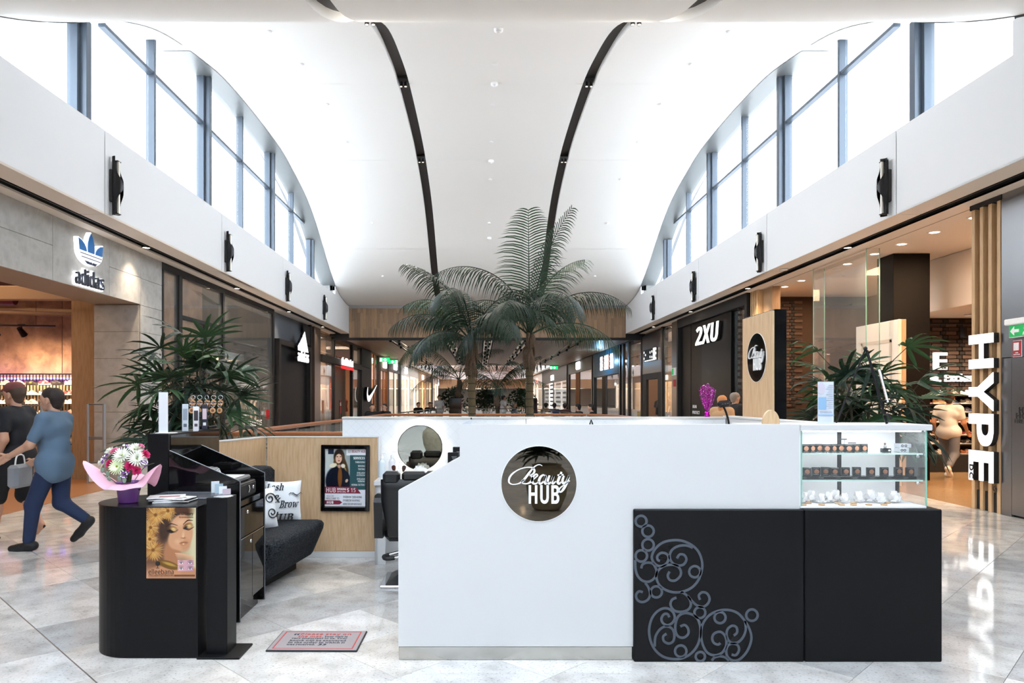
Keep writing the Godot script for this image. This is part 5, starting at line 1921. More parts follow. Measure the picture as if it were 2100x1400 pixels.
func bronze_front() -> void:
	var f := thing("shopfront", "bronze and black shopfront with a narrow door and glass bays", "shopfront")
	for q in [[24.8, 25.6], [26.95, 27.1], [30.4, 30.6], [33.0, 33.3], [34.3, 34.7]]:
		var mb := MB.new()
		mb.span(Vector3(SR - 0.02, 0, -q[0]), Vector3(SR + 0.2, 4.27, -q[1]), 0.006)
		obj("pier", mb, M.bronzelight if q[0] < 25 else M.choc, f)
	var mb := MB.new()
	mb.span(Vector3(SR, 2.55, -27.1), Vector3(SR + 0.15, 4.2, -30.4), 0.006)
	obj("header", mb, M.bronze, f)
	mb = MB.new()
	mb.span(Vector3(SR, 0, -27.1), Vector3(SR + 0.1, 2.55, -27.7), 0.006)
	mb.span(Vector3(SR, 0, -29.6), Vector3(SR + 0.1, 2.55, -30.4), 0.006)
	mb.span(Vector3(SR, 2.3, -27.7), Vector3(SR + 0.1, 2.55, -29.6), 0.006)
	obj("door_frame", mb, M.dark, f)
	for q in [[25.6, 26.95], [30.6, 31.8], [31.82, 33.0], [33.3, 34.3]]:
		mb = MB.new()
		mb.span(Vector3(SR + 0.04, 0, -q[0]), Vector3(SR + 0.052, 4.2, -q[1]))
		obj("pane", mb, M.shopglass, f)
	mb = MB.new()
	mb.span(Vector3(SR + 2.0, 0, -25.0), Vector3(SR + 2.1, 4.2, -34.6))
	mb.span(Vector3(SR + 0.2, 0, -34.5), Vector3(SR + 2.0, 4.2, -34.6))
	mb.span(Vector3(SR + 0.2, 4.2, -25.0), Vector3(SR + 2.0, 4.3, -34.6))
	obj("room", mb, mat("8a6f5c", 0.7), f)
	area("bronze_shop_light", Vector3(SR + 1.0, 4.1, -29.5), Vector3(SR + 1.0, 0, -29.5), 1.2, 8.0, 14.0, "ffe2c6")
	var s := thing("shop_sign", "black sign plate with white dots and letter E over the bronze door", "sign")
	mb = MB.new()
	mb.span(Vector3(SR - 0.03, 3.05, -27.75), Vector3(SR + 0.0, 3.55, -29.95), 0.004)
	obj("plate", mb, M.dark, s)
	text("letter", "E", 0.3, 0.46, 0.06, "bold", M.letter, s, facing(-PI / 2, Vector3(SR - 0.06, 3.3, -27.95)))
	mb = MB.new()
	for q in [[-28.5, 3.42], [-28.5, 3.2], [-28.8, 3.4], [-28.8, 3.22], [-29.6, 3.34], [-29.85, 3.45], [-29.85, 3.2]]:
		mb.ball(Vector3(SR - 0.035, q[1], q[0]), Vector3(0.02, 0.05, 0.05), 8)
	mb.span(Vector3(SR - 0.035, 3.06, -28.0), Vector3(SR - 0.05, 3.1, -29.7))
	obj("lit_dots", mb, M.letter, s)
	var sg := thing("exit_sign", "small exit and fire signs on the light bronze pier", "exit sign")
	mb = MB.new()
	mb.span(Vector3(SR - 0.02, 2.35, -24.95), Vector3(SR - 0.06, 2.62, -25.45), 0.004)
	obj("sign_housing", mb, M.white, sg)
	mb = MB.new()
	mb.span(Vector3(SR - 0.06, 2.38, -25.2), Vector3(SR - 0.065, 2.6, -25.42))
	obj("sign_panel", mb, M.green, sg)
	mb = MB.new()
	mb.span(Vector3(SR - 0.02, 1.95, -25.05), Vector3(SR - 0.03, 2.2, -25.2))
	mb.span(Vector3(SR - 0.02, 1.95, -25.25), Vector3(SR - 0.03, 2.2, -25.4))
	obj("red_plates", mb, M.red, sg)
	for k in 4:
		clothes_rail("clothes rail behind the bronze front, %s from the camera" % ordinal(k), Vector3(SR + 1.2, 0.006, -(26.0 + k * 1.9)), ["5b3430", "c9b29a", "7c6a58", "3c3f48"][k], PI / 2, 5)
	mannequin("mannequin in dark clothes seen through the bronze front's door", Vector3(SR + 0.6, 0.006, -28.6), -PI / 2, "d9c2ae", "6e2f2c")
	text("window_lettering", "STAR", 0.6, 0.3, 0.004, "bold", paint_of("c9b23a"), f, facing(-PI / 2, Vector3(SR + 0.035, 0.8, -31.2)))


# ------------------------------------------------------------------ beyond the timber ceiling
func build_far_shops() -> void:
	var defs := [
		[-1, 56.2, 63.0, "dcd6cf", "f0ece6", 3.4, "_", "ffffff", 30.0, 2, "white framed shop beyond the timber ceiling, left"],
		[-1, 63.2, 72.0, "cfc8bf", "f2efe9", 3.5, "", "", 34.0, 2, "pale glazed shop with thin columns, left"],
		[-1, 72.2, 82.0, "b08a64", "efd9b8", 3.3, "_", "fff3d8", 30.0, 1, "warm timber shop farther along, left"],
		[-1, 82.2, 94.0, "2a2624", "e8d6bc", 3.5, "", "", 30.0, 1, "dark framed shop near the end, left"],
		[-1, 94.2, 105.8, "e6e2dd", "f6f2ec", 3.5, "", "", 40.0, 0, "white shop at the end, left"],
		[1, 79.0, 92.0, "e9e6e3", "f2e4dc", 3.2, "_", "ff5a4a", 36.0, 2, "white shop with a red mark, right"],
		[1, 92.2, 105.8, "c9583a", "e0754e", 3.5, "", "", 40.0, 0, "orange red shop at the end, right"],
	]
	for q in defs:
		shop(q[10], q[0], q[1], q[2], q[3], q[4], q[5], q[6], q[7], q[8], q[9])
	# black and white striped cosmetics shop
	var f := shop("black and white striped shopfront, right", 1, 56.4, 78.8, "26221f", "f6f5f2", 3.0, "SEPHORA", "ffffff", 60.0, 0)
	for bay in 4:
		for k in 7:
			var mb := MB.new()
			var d := 57.0 + bay * 5.4
			mb.span(Vector3(SR + 0.1, 0.3 + k * 0.4, -d - (0.6 if k % 2 else 0.0)), Vector3(SR + 0.16, 0.46 + k * 0.4, -d - 3.6), 0.004)
			obj("black_band", mb, M.dark, f)
		var wb := MB.new()
		var d2 := 56.9 + bay * 5.4
		wb.span(Vector3(SR + 0.17, 0, -d2), Vector3(SR + 0.2, 3.0, -d2 - 5.0))
		obj("white_field", wb, glow("ffffff", 0.35), f)


func plan_prism(poly: PackedVector2Array, y0: float, y1: float, mb: MB = null) -> MB:      # an outline in x and depth, between two heights
	if mb == null:
		mb = MB.new()
	mb.xf = Transform3D(Basis(Vector3.RIGHT, -PI / 2), Vector3.ZERO)
	mb.prism(poly, y0, y1)
	mb.xf = Transform3D()
	return mb


func build_void() -> void:
	# opening to the floor below with glass balustrades
	var mb := MB.new()
	var vk := 0
	for q in [[-3.75, -3.6, 9.7, 21.2], [4.0, 4.15, 9.7, 21.2], [-3.6, 4.0, 9.7, 9.86], [-3.6, 4.0, 21.1, 21.25]]:
		var w := thing("wall_void_" + ["left", "right", "near", "far"][vk], "white edge of the opening round the palms, %s side" % ["left", "right", "near", "far"][vk], "void edge")
		tag(w, "", "", "", "structure")
		mb = MB.new()
		mb.span(Vector3(q[0], -5.0, -q[2]), Vector3(q[1], -0.42, -q[3]))
		obj("void_edge", mb, M.paint, w)
		if vk < 2:
			var p := PackedVector2Array([Vector2(-3.62, 9.8), Vector2(-3.57, 9.9), Vector2(-2.84, 21.1), Vector2(-3.62, 21.1)]) if vk == 0 else PackedVector2Array([Vector2(4.02, 9.8), Vector2(4.0, 9.9), Vector2(3.84, 19.2), Vector2(3.2, 21.1), Vector2(4.02, 21.1)])
			obj("void_apron", plan_prism(p, -0.3, 0.0), M.tile[3], w)
		vk += 1
	var lf := thing("floor_lower", "stone floor of the level below the palms", "floor")
	tag(lf, "", "", "", "structure")
	mb = MB.new()
	mb.span(Vector3(-3.75, -5.1, -9.7), Vector3(4.15, -5.0, -21.25))
	obj("lower_floor", mb, M.tile[2], lf)
	var runs := [
		[[Vector3(-3.5, 0, -9.9), Vector3(4.0, 0, -9.9)], "timber topped glass balustrade just behind the kiosk", "rail"],
		[[Vector3(-3.55, 0, -9.95), Vector3(-3.09, 0, -15.7), Vector3(-2.84, 0, -21.0)], "timber topped glass balustrade along the left of the palms", "rail"],
		[[Vector3(-2.84, 0, -21.1), Vector3(3.15, 0, -21.1)], "timber topped glass balustrade across the far side of the palms", "rail"],
		[[Vector3(3.2, 0, -21.05), Vector3(3.84, 0, -19.2), Vector3(4.0, 0, -10.0)], "timber topped glass balustrade along the right of the palms", "rail"],
		[[Vector3(-2.7, 0, -23.5), Vector3(-2.04, 0, -32)], "thin steel railing running back on the left past the palms", "steel"],
		[[Vector3(-2.04, 0, -32), Vector3(2.3, 0, -32)], "thin steel railing across the hall far behind the palms", "steel"],
		[[Vector3(2.3, 0, -32), Vector3(3.2, 0, -22.6)], "thin steel railing running back on the right past the palms", "steel"],
	]
	for r in runs:
		var b := thing("balustrade", r[1], "balustrade")
		var pts: Array = r[0]
		var hr := []
		for p in pts:
			hr.append(p + Vector3(0, 1.05, 0))
		mb = MB.new()
		mb.tube(hr, 0.036 if r[2] == "rail" else 0.022, 10)
		obj("handrail", mb, M.rail if r[2] == "rail" else M.steel, b)
		for i in pts.size() - 1:
			var a: Vector3 = pts[i]
			var c: Vector3 = pts[i + 1]
			var n := maxi(1, roundi(a.distance_to(c) / 1.6))
			for k in n:
				var p0 := a.lerp(c, (k + 0.02) / n)
				var p1 := a.lerp(c, (k + 0.98) / n)
				mb = MB.new()
				mb.quad(p0 + Vector3(0, 0.06, 0), p1 + Vector3(0, 0.06, 0), p1 + Vector3(0, 0.98, 0), p0 + Vector3(0, 0.98, 0))
				var dz := (p1 - p0).cross(Vector3.UP).normalized() * 0.012
				mb.quad(p0 + dz + Vector3(0, 0.06, 0), p1 + dz + Vector3(0, 0.06, 0), p1 + dz + Vector3(0, 0.98, 0), p0 + dz + Vector3(0, 0.98, 0))
				obj("pane", mb, M.shopglass, b)
				var q := a.lerp(c, float(k) / n)
				mb = MB.new()
				mb.span(q + Vector3(-0.02, 0, -0.02), q + Vector3(0.02, 1.03, 0.02))
				obj("post", mb, M.steel, b)


func quilt_material() -> StandardMaterial3D:      # white laminate printed with a fine diamond lattice
	var im := Image.create(96, 96, false, Image.FORMAT_RGB8)
	im.fill(Color("e9ecef"))
	for x in 96:
		for y in 96:
			var u := posmod(x + y, 96)
			var w := posmod(x - y, 96)
			if u < 3 or w < 3:
				im.set_pixel(x, y, Color("d9dde2"))
	var m := mat("ffffff", 0.35)
	m.albedo_texture = ImageTexture.create_from_image(im)
	m.uv1_triplanar = true
	m.uv1_world_triplanar = true
	m.uv1_scale = Vector3(10.2, 10.2, 10.2)
	return m


func build_kiosk_walls() -> void:
	var w := thing("kiosk_wall", "white rear kiosk wall printed with a fine diamond lattice", "kiosk wall")
	var q := quilt_material()
	for s in [[-1.36, 0.448], [0.452, 2.42]]:
		var mb := MB.new()
		mb.span(Vector3(s[0], 0, -6.97), Vector3(s[1], 1.35, -7.06), 0.003)
		obj("panel", mb, q, w)
	var cap := MB.new()
	cap.span(Vector3(-1.365, 1.35, -6.96), Vector3(2.42, 1.37, -7.07), 0.003)
	obj("cap_rail", cap, M.whitelam, w)
	var o := thing("kiosk_wall", "oak veneer kiosk wall holding the framed price poster", "kiosk wall")
	var mb := MB.new()
	mb.span(Vector3(-2.08, 0.062, -6.9), Vector3(-1.0, 1.17, -6.955), 0.002)
	obj("panel", mb, M.oak, o)
	mb = MB.new()
	mb.span(Vector3(-2.09, 1.17, -6.895), Vector3(-0.985, 1.18, -6.96), 0.002)
	mb.span(Vector3(-1.0, 0.0, -6.895), Vector3(-0.985, 1.17, -6.96), 0.002)
	mb.span(Vector3(-2.08, 0.0, -6.9), Vector3(-1.0, 0.06, -6.95), 0.002)
	obj("white_trim", mb, M.whitelam, o)
	var l := thing("kiosk_wall", "oak veneer kiosk wall angled behind the grey bench", "kiosk wall")
	mb = plan_prism(PackedVector2Array([Vector2(-2.09, 6.9), Vector2(-2.29, 6.2), Vector2(-2.42, 5.82), Vector2(-2.48, 5.84), Vector2(-2.35, 6.22), Vector2(-2.15, 6.95)]), 0.0, 1.17)
	obj("panel", mb, M.oak, l)
	mb = plan_prism(PackedVector2Array([Vector2(-2.085, 6.9), Vector2(-2.285, 6.2), Vector2(-2.415, 5.82), Vector2(-2.485, 5.84), Vector2(-2.355, 6.22), Vector2(-2.155, 6.95)]), 1.17, 1.18)
	obj("white_trim", mb, M.whitelam, l)
	var r := thing("kiosk_wall", "white right-hand kiosk wall running back to the timber pylon", "kiosk wall")
	mb = MB.new()
	mb.span(Vector3(2.43, 0, -4.75), Vector3(2.53, 1.36, -7.06), 0.003)
	obj("panel", mb, M.whitelam, r)
	mb = MB.new()
	mb.span(Vector3(2.425, 1.36, -4.56), Vector3(2.535, 1.38, -7.07), 0.003)
	obj("cap_rail", mb, M.whitelam, r)
	# timber pylon with the round logo
	var p := thing("sign_pylon", "tall timber faced pylon with a round black logo disc", "sign pylon")
	mb = MB.new()
	mb.span(Vector3(2.56, 0, -6.15), Vector3(2.665, 2.33, -6.85), 0.003)
	obj("body", mb, M.blackgloss, p)
	mb = MB.new()
	mb.span(Vector3(2.54, 0, -6.152), Vector3(2.56, 2.318, -6.848), 0.002)
	obj("timber_face", mb, M.oakpale, p)
	logo(p, facing(-PI / 2, Vector3(2.54, 1.927, -6.495)), M.blackgloss)
	framed_poster()


func logo(parent: Node3D, x: Transform3D, disc: Material) -> void:
	var u := 0.223 / 555.0
	var mb := MB.new()
	mb.xf = x
	mb.prism(disc_poly(0.223, 72), 0.0, 0.004)
	obj("logo_disc", mb, disc, parent)
	var f := func(a: Array) -> Array:
		var out := []
		for q in a:
			out.append(Vector2((q.x - 750.0) * u, (715.0 - q.y) * u))
		return curve2(out, 5)
	var ink := MB.new()
	ink.xf = x
	var strokes := [
		[[Vector2(797, 450), Vector2(762, 433), Vector2(715, 442), Vector2(660, 485), Vector2(600, 560), Vector2(545, 632), Vector2(490, 688), Vector2(430, 716), Vector2(355, 722), Vector2(308, 692), Vector2(312, 632), Vector2(352, 572), Vector2(425, 518), Vector2(505, 485), Vector2(585, 471), Vector2(645, 476), Vector2(678, 502), Vector2(680, 540), Vector2(650, 575), Vector2(602, 590)], [8, 11, 12, 18, 30, 30, 22, 12, 12, 24, 26, 22, 14, 12, 12, 18, 28, 28, 18, 10]],
		[[Vector2(602, 590), Vector2(638, 602), Vector2(652, 640), Vector2(628, 685), Vector2(575, 712), Vector2(515, 708), Vector2(494, 684), Vector2(512, 660), Vector2(545, 662)], [10, 22, 34, 30, 16, 14, 18, 20, 14]],
		[[Vector2(640, 672), Vector2(690, 630), Vector2(728, 592), Vector2(712, 572), Vector2(674, 596), Vector2(648, 650), Vector2(662, 704), Vector2(705, 712), Vector2(752, 676)], [12, 14, 18, 18, 26, 34, 30, 18, 12]],
		[[Vector2(842, 600), Vector2(812, 584), Vector2(770, 618), Vector2(748, 680), Vector2(772, 714), Vector2(818, 674), Vector2(852, 590), Vector2(832, 672), Vector2(846, 714), Vector2(884, 682)], [14, 20, 32, 34, 26, 16, 26, 34, 26, 12]],
		[[Vector2(906, 590), Vector2(880, 664), Vector2(888, 712), Vector2(930, 684), Vector2(966, 592), Vector2(944, 668), Vector2(954, 714), Vector2(1000, 676)], [24, 34, 28, 16, 26, 34, 26, 12]],
		[[Vector2(1082, 538), Vector2(1050, 620), Vector2(1026, 688), Vector2(1046, 714), Vector2(1088, 676)], [26, 34, 34, 26, 12]],
		[[Vector2(1022, 590), Vector2(1064, 584), Vector2(1112, 580)], [16, 24, 16]],
		[[Vector2(1118, 596), Vector2(1096, 662), Vector2(1106, 708), Vector2(1150, 676), Vector2(1192, 596)], [22, 34, 28, 16, 26]],
		[[Vector2(1192, 596), Vector2(1160, 700), Vector2(1112, 790), Vector2(1072, 834), Vector2(1046, 820), Vector2(1058, 780), Vector2(1120, 730), Vector2(1205, 668)], [26, 34, 34, 20, 22, 18, 12, 12]],
	]
	for s in strokes:
		var pts: Array = f.call(s[0])
		var wid := []
		for i in pts.size():
			var t := float(i) / 5.0
			var k := mini(int(t), s[1].size() - 2)
			wid.append(lerpf(s[1][k], s[1][k + 1], t - k) * u * 1.05)
		ink.ribbon(pts, wid, 0.004, 0.012)
	var ow := MB.new()
	ow.xf = x
	ring(0.223, 0.2255, 0.0, 0.006, 72, ow)
	obj("disc_edge", ow, M.white, parent)
	obj("script_lettering", ink, M.print, parent)
	text("lettering", "HUB", 452 * u, 272 * u, 0.008, "bold", M.print, parent, x * Transform3D(Basis(), Vector3((823 - 750) * u, (715 - 871) * u, 0.008)))


func build_front_counter() -> void:
	var c := thing("reception_counter", "white front counter with a sloped left shoulder and round mirror logo", "counter")
	var mb := MB.new()
	mb.prism(PackedVector2Array([Vector2(-0.487, 0.082), Vector2(0.91, 0.082), Vector2(0.91, 0.897), Vector2(1.898, 0.897), Vector2(1.898, 1.40), Vector2(-0.122, 1.40), Vector2(-0.122, 1.206), Vector2(-0.487, 1.007)]), -4.262, -4.2)
	obj("front_panel", mb, M.whitelam, c)
	mb = MB.new()
	mb.span(Vector3(-0.485, 0.0, -4.205), Vector3(0.905, 0.08, -4.25), 0.003)
	obj("kick_plate", mb, M.steel, c)
	mb = MB.new()
	mb.span(Vector3(-0.10, 0.0, -4.262), Vector3(1.88, 0.86, -4.7), 0.003)
	obj("carcass", mb, M.whitelam, c)
	mb = MB.new()
	mb.span(Vector3(-0.12, 0.86, -4.262), Vector3(1.88, 0.895, -4.78), 0.004)
	obj("worktop", mb, M.whitelam, c)
	logo(c, facing(0, Vector3(0.348, 1.049, -4.2)), M.tint)
	# black cabinets
	var u := thing("black_cabinet", "matt black cabinet with grey swirl and circle ornament", "cabinet")
	mb = MB.new()
	mb.span(Vector3(0.907, 0.0, -4.172), Vector3(1.912, 0.9, -4.66), 0.006)
	obj("body", mb, M.blacklam, u)
	var sc := MB.new()
	var k := 1450.0 / 4.172
	var cv := func(x: float, y: float) -> Vector2:
		return Vector2((x / 4.0 + 1280.0 - 985.0) / k, EYE + (815.0 - y / 4.0 - 1030.0) / k)
	for q in [[138, 153, 45], [195, 235, 47], [195, 347, 47], [140, 437, 47], [263, 732, 46], [578, 567, 46], [620, 902, 45], [785, 943, 46], [1047, 923, 47], [463, 1218, 47], [624, 1262, 38]]:
		var m: Vector2 = cv.call(q[0], q[1])
		sc.xf = Transform3D(Basis(), Vector3(m.x, m.y, -4.171))
		var rr: float = q[2] / 4.0 / k
		ring(rr - 0.0072, rr + 0.0072, 0.0, 0.002, 32, sc)
	sc.xf = Transform3D(Basis(), Vector3(0, 0, -4.171))
	var sw := [
		[372, 565, 357, 600, 375, 635, 420, 638, 460, 600, 462, 555, 430, 518, 370, 510, 305, 532, 265, 585, 275, 655, 325, 708, 400, 735, 480, 730, 560, 692, 615, 620, 640, 520, 620, 425, 570, 360, 490, 318, 410, 308, 320, 326, 255, 378, 226, 440, 238, 485, 270, 515, 312, 520, 352, 492, 364, 450, 345, 420, 305, 412, 272, 438, 275, 470, 293, 478],
		[432, 458, 455, 425, 492, 430, 510, 465, 490, 505, 450, 516, 402, 500, 375, 460, 375, 420, 400, 380, 450, 355, 512, 352, 562, 372],
		[140, 540, 150, 508, 190, 492, 238, 505, 265, 560, 250, 615, 202, 648, 150, 640, 110, 600, 92, 540, 90, 470],
		[152, 735, 120, 728, 96, 760, 110, 800, 150, 816, 195, 795, 212, 750, 200, 700, 172, 658],
		[428, 780, 392, 797, 380, 840, 410, 885, 465, 896, 520, 880, 546, 840, 535, 790, 502, 752, 462, 732],
		[622, 797, 610, 762, 640, 735, 680, 746, 700, 790, 680, 835, 640, 855, 592, 840, 552, 802, 520, 762],
		[370, 940, 355, 914, 325, 916, 305, 950, 315, 985, 350, 1006, 390, 990, 414, 950, 402, 902, 362, 870, 312, 870, 260, 902, 222, 960, 204, 1040, 215, 1130, 255, 1210, 320, 1263, 400, 1283, 480, 1275, 550, 1235, 600, 1170, 624, 1080, 620, 1000, 592, 942, 542, 912, 490, 907, 442, 935, 420, 1000, 422, 1060, 447, 1100, 490, 1106, 525, 1075, 522, 1030, 495, 1004, 460, 1016],
		[347, 1076, 320, 1096, 325, 1135, 365, 1156, 402, 1135, 411, 1080, 390, 1032, 342, 1015, 292, 1040, 256, 1100, 250, 1180],
		[788, 1150, 770, 1163, 735, 1150, 721, 1110, 740, 1072, 790, 1060, 830, 1100, 836, 1170, 802, 1230, 742, 1252, 682, 1230, 642, 1160, 630, 1080, 642, 1000, 690, 930, 762, 890, 850, 880, 930, 906, 985, 965, 1028, 1040, 1042, 1120, 1012, 1210, 955, 1278, 900, 1296, 852, 1270, 836, 1220, 850, 1172, 890, 1156, 930, 1170, 941, 1210, 916, 1250, 880, 1246],
		[897, 1090, 925, 1065, 920, 1022, 882, 1010, 846, 1040, 840, 1092, 870, 1145, 930, 1146, 975, 1102, 996, 1040, 990, 970],
		[718, 1296, 740, 1270, 780, 1260, 830, 1270, 858, 1296],
	]
	for s in sw:
		var pts := []
		for i in range(0, s.size(), 2):
			pts.append(cv.call(s[i], s[i + 1]))
		sc.ribbon(curve2(pts, 4), 0.0145, 0.0, 0.002)
	obj("swirl_ornament", sc, mat("4a515c", 0.45), u)
	var v := thing("black_cabinet", "plain matt black cabinet under the lit display case", "cabinet")
	mb = MB.new()
	mb.span(Vector3(1.916, 0.0, -4.172), Vector3(2.727, 0.9, -4.66), 0.006)
	obj("body", mb, M.blacklam, v)


func build_display() -> void:
	var d := thing("display_case", "lit glass display case with two shelves on the black cabinet", "display case")
	var x0 := 1.902
	var x1 := 2.655
	var mb := MB.new()
	mb.span(Vector3(1.899, 1.365, -4.185), Vector3(2.678, 1.40, -4.56), 0.003)
	obj("top_slab", mb, M.whitelam, d)
	mb = MB.new()
	mb.span(Vector3(x0, 0.901, -4.205), Vector3(x1, 0.915, -4.5), 0.002)
	obj("base_board", mb, M.white, d)
	mb = MB.new()
	mb.span(Vector3(x0 + 0.01, 0.916, -4.208), Vector3(x1 - 0.008, 1.364, -4.214))
	obj("front_pane", mb, M.glass, d)
	mb = MB.new()
	mb.span(Vector3(x1 - 0.006, 0.916, -4.208), Vector3(x1, 1.364, -4.48))
	obj("side_pane", mb, M.shopglass, d)
	mb = MB.new()
	mb.span(Vector3(x1 - 0.008, 0.916, -4.203), Vector3(x1 + 0.001, 1.364, -4.209))
	mb.span(Vector3(x0 + 0.004, 0.916, -4.203), Vector3(x0 + 0.012, 1.364, -4.209))
	obj("glass_edge", mb, M.greenedge, d)
	mb = MB.new()
	mb.span(x0 * Vector3.RIGHT + Vector3(-0.004, 0.916, -4.205), Vector3(x0 + 0.003, 1.364, -4.48))
	obj("side_board", mb, M.white, d)
	for y in [1.067, 1.227]:
		mb = MB.new()
		mb.span(Vector3(x0 + 0.012, y - 0.007, -4.225), Vector3(x1 - 0.012, y, -4.465))
		var sh := obj("glass_shelf", mb, pane("cfeee2", 0.25), d)
		mb = MB.new()
		mb.span(Vector3(x0 + 0.012, y - 0.0075, -4.221), Vector3(x1 - 0.012, y + 0.0005, -4.2245))
		obj("shelf_edge", mb, mat("d6efe6", 0.15), sh)
		for q in [[x1 - 0.012, 4.27], [x1 - 0.012, 4.43]]:
			mb = MB.new()
			mb.xf = Transform3D(Basis(Vector3.FORWARD, PI / 2), Vector3(q[0], y - 0.018, -q[1]))
			mb.lathe([Vector2(0, -0.008), Vector2(0.012, -0.008), Vector2(0.012, 0.004), Vector2(0, 0.004)], 14)
			obj("shelf_clip", mb, M.chrome, sh)
	for q in [[x0 + 0.003, 2.262], [2.288, 2.63]]:
		mb = MB.new()
		mb.span(Vector3(q[0], 0.916, -4.482), Vector3(q[1], 1.364, -4.495))
		obj("back_panel", mb, M.white, d)
	for q in [[2.262, 2.288], [2.632, 2.656]]:
		mb = MB.new()
		mb.span(Vector3(q[0], 0.916, -4.48), Vector3(q[1], 1.364, -4.5))
		obj("back_post", mb, M.dark, d)
	mb = MB.new()
	mb.span(Vector3(x0 + 0.02, 1.355, -4.225), Vector3(x1 - 0.02, 1.365, -4.24))
	obj("led_strip", mb, M.led, d)
	area("display_light", Vector3(2.28, 1.352, -4.245), Vector3(2.28, 0.9, -4.33), 0.7, 0.02, 0.13, "f6f8ff")
	area("display_light", Vector3(2.28, 1.05, -4.24), Vector3(2.28, 0.9, -4.4), 0.7, 0.02, 0.03, "f6f8ff")
	# compacts in black window boxes
	var proto: Node3D = null
	var names := "black box with round powder window"
	var rows := [[1.227, [1653, 1667, 1681, 1696, 1711, 1725, 1741, 1757, 1773], "upper"], [1.086, [1655, 1674, 1693, 1712, 1735, 1758, 1787, 1815, 1844, 1868], "lower"]]
	for r in rows:
		var n := 0
		for px in r[1]:
			var dd := 4.285 + (0.012 * (n % 3))
			var at := Vector3((px - 985.0) * dd / 1450.0, r[0], -dd)
			var lab := "%s, %s from the left on the %s glass shelf" % [names, ordinal(n), r[2]]
			if proto == null:
				proto = thing("powder_box", lab, "cosmetic box", at, 0.0, "powder boxes in the display case")
				mb = MB.new()
				mb.span(Vector3(-0.024, 0, -0.02), Vector3(0.024, 0.05, 0.0), 0.002)
				obj("carton", mb, M.blackgloss, proto)
				mb = MB.new()
				mb.xf = Transform3D(Basis(Vector3.RIGHT, PI / 2), Vector3(0.002, 0.024, 0.0005))
				mb.lathe([Vector2(0.0, 0.001), Vector2(0.014, 0.001), Vector2(0.0155, -0.002)], 20)
				obj("powder", mb, mat("9a6b50", 0.5), proto)
				mb = MB.new()
				mb.span(Vector3(-0.02, 0.043, 0.0), Vector3(0.02, 0.045, 0.001))
				mb.span(Vector3(-0.014, 0.004, 0.0), Vector3(0.014, 0.006, 0.001))
				obj("print_line", mb, M.grey, proto)
			else:
				dup(proto, lab, at, 0.35 * sin(n * 1.9) if r[2] == "upper" else -0.25 + 0.04 * n)
			n += 1
	for i in 7:
		var o := thing("pencil_box", "long flat black box lying on the lower glass shelf, %s from the left" % ordinal(i), "cosmetic box", Vector3(1.965 + i * 0.102, 1.067 + 0.0005, -4.275), 0.03 * (i % 3 - 1), "flat pencil boxes in the display case")
		mb = MB.new()
		mb.span(Vector3(-0.05, 0, -0.05), Vector3(0.05, 0.018, 0.02), 0.002)
		obj("carton", mb, M.blackgloss, o)
		mb = MB.new()
		mb.span(Vector3(-0.03, 0.008, 0.02), Vector3(0.0, 0.011, 0.0206))
		obj("print_line", mb, M.grey, o)
	for q in [[2.205, "black eyebrow pen balanced on the powder boxes, left one", 0.026], [2.26, "black eyebrow pen balanced on the powder boxes, right one", 0.003]]:
		mb = MB.new()
		mb.tube([Vector3(q[0] - 0.024, 1.281 + q[2], -4.30), Vector3(q[0] + 0.024, 1.281 + q[2], -4.30)], 0.003, 8)
		if q[2] > 0.01:
			mb.tube([Vector3(q[0] + 0.01, 1.279, -4.30), Vector3(q[0] + 0.01, 1.279 + q[2], -4.30)], 0.001, 5)
		tag(obj("eyebrow_pen", mb, M.blackmetal), q[1], "cosmetic pen")
	var tb := thing("sample_box", "small black box standing alone under a tiny bottle in the case", "cosmetic box", Vector3(2.468, 1.227, -4.29))
	mb = MB.new()
	mb.span(Vector3(-0.026, 0, -0.03), Vector3(0.026, 0.025, 0.0), 0.002)
	obj("carton", mb, M.blackgloss, tb)
	mb = MB.new()
	mb.span(Vector3(0.008, 0.008, 0.0), Vector3(0.02, 0.017, 0.0006))
	obj("label", mb, M.print, tb)
	var bo := thing("sample_bottle", "tiny bottle with a brown cap on the lone black box", "bottle", Vector3(2.464, 1.2525, -4.305))
	mb = MB.new()
	mb.lathe([Vector2(0, 0), Vector2(0.008, 0), Vector2(0.009, 0.012), Vector2(0.005, 0.018), Vector2(0.004, 0.02)], 12)
	obj("body", mb, M.grey, bo)
	mb = MB.new()
	mb.lathe([Vector2(0.005, 0.02), Vector2(0.006, 0.03), Vector2(0.0, 0.033)], 12)
	obj("cap", mb, mat("4a2f22", 0.5), bo)
	var sb := [["silver lash tint box stacked at the right of the upper shelf, the large one", Vector3(2.61, 1.253, -4.33), Vector3(0.085, 0.024, 0.06)], ["silver lash tint box under the large one, showing two dark dots", Vector3(2.585, 1.2275, -4.30), Vector3(0.07, 0.025, 0.06)]]
	for q in sb:
		var o := thing("silver_box", q[0], "cosmetic box", q[1], 0.0, "")
		mb = MB.new()
		mb.span(Vector3(-q[2].x / 2, 0, -q[2].z), Vector3(q[2].x / 2 - 0.012, q[2].y, 0), 0.002)
		obj("carton", mb, mat("b9bec4", 0.3, 0.5), o)
		mb = MB.new()
		for e in [-0.6, -0.1]:
			mb.xf = Transform3D(Basis(), Vector3(e * q[2].x * 0.5, q[2].y * 0.5, 0.0003))
			ring(0.004, 0.008, 0, 0.0008, 16, mb)
		obj("eye_mark", mb, M.ink, o)
	# paper flowers and wood slices on the base
	var fl: Node3D = null
	var fx := [1.945, 1.985, 2.035, 2.08, 2.135, 2.185, 2.22, 2.315, 2.40, 2.44, 2.53, 2.565]
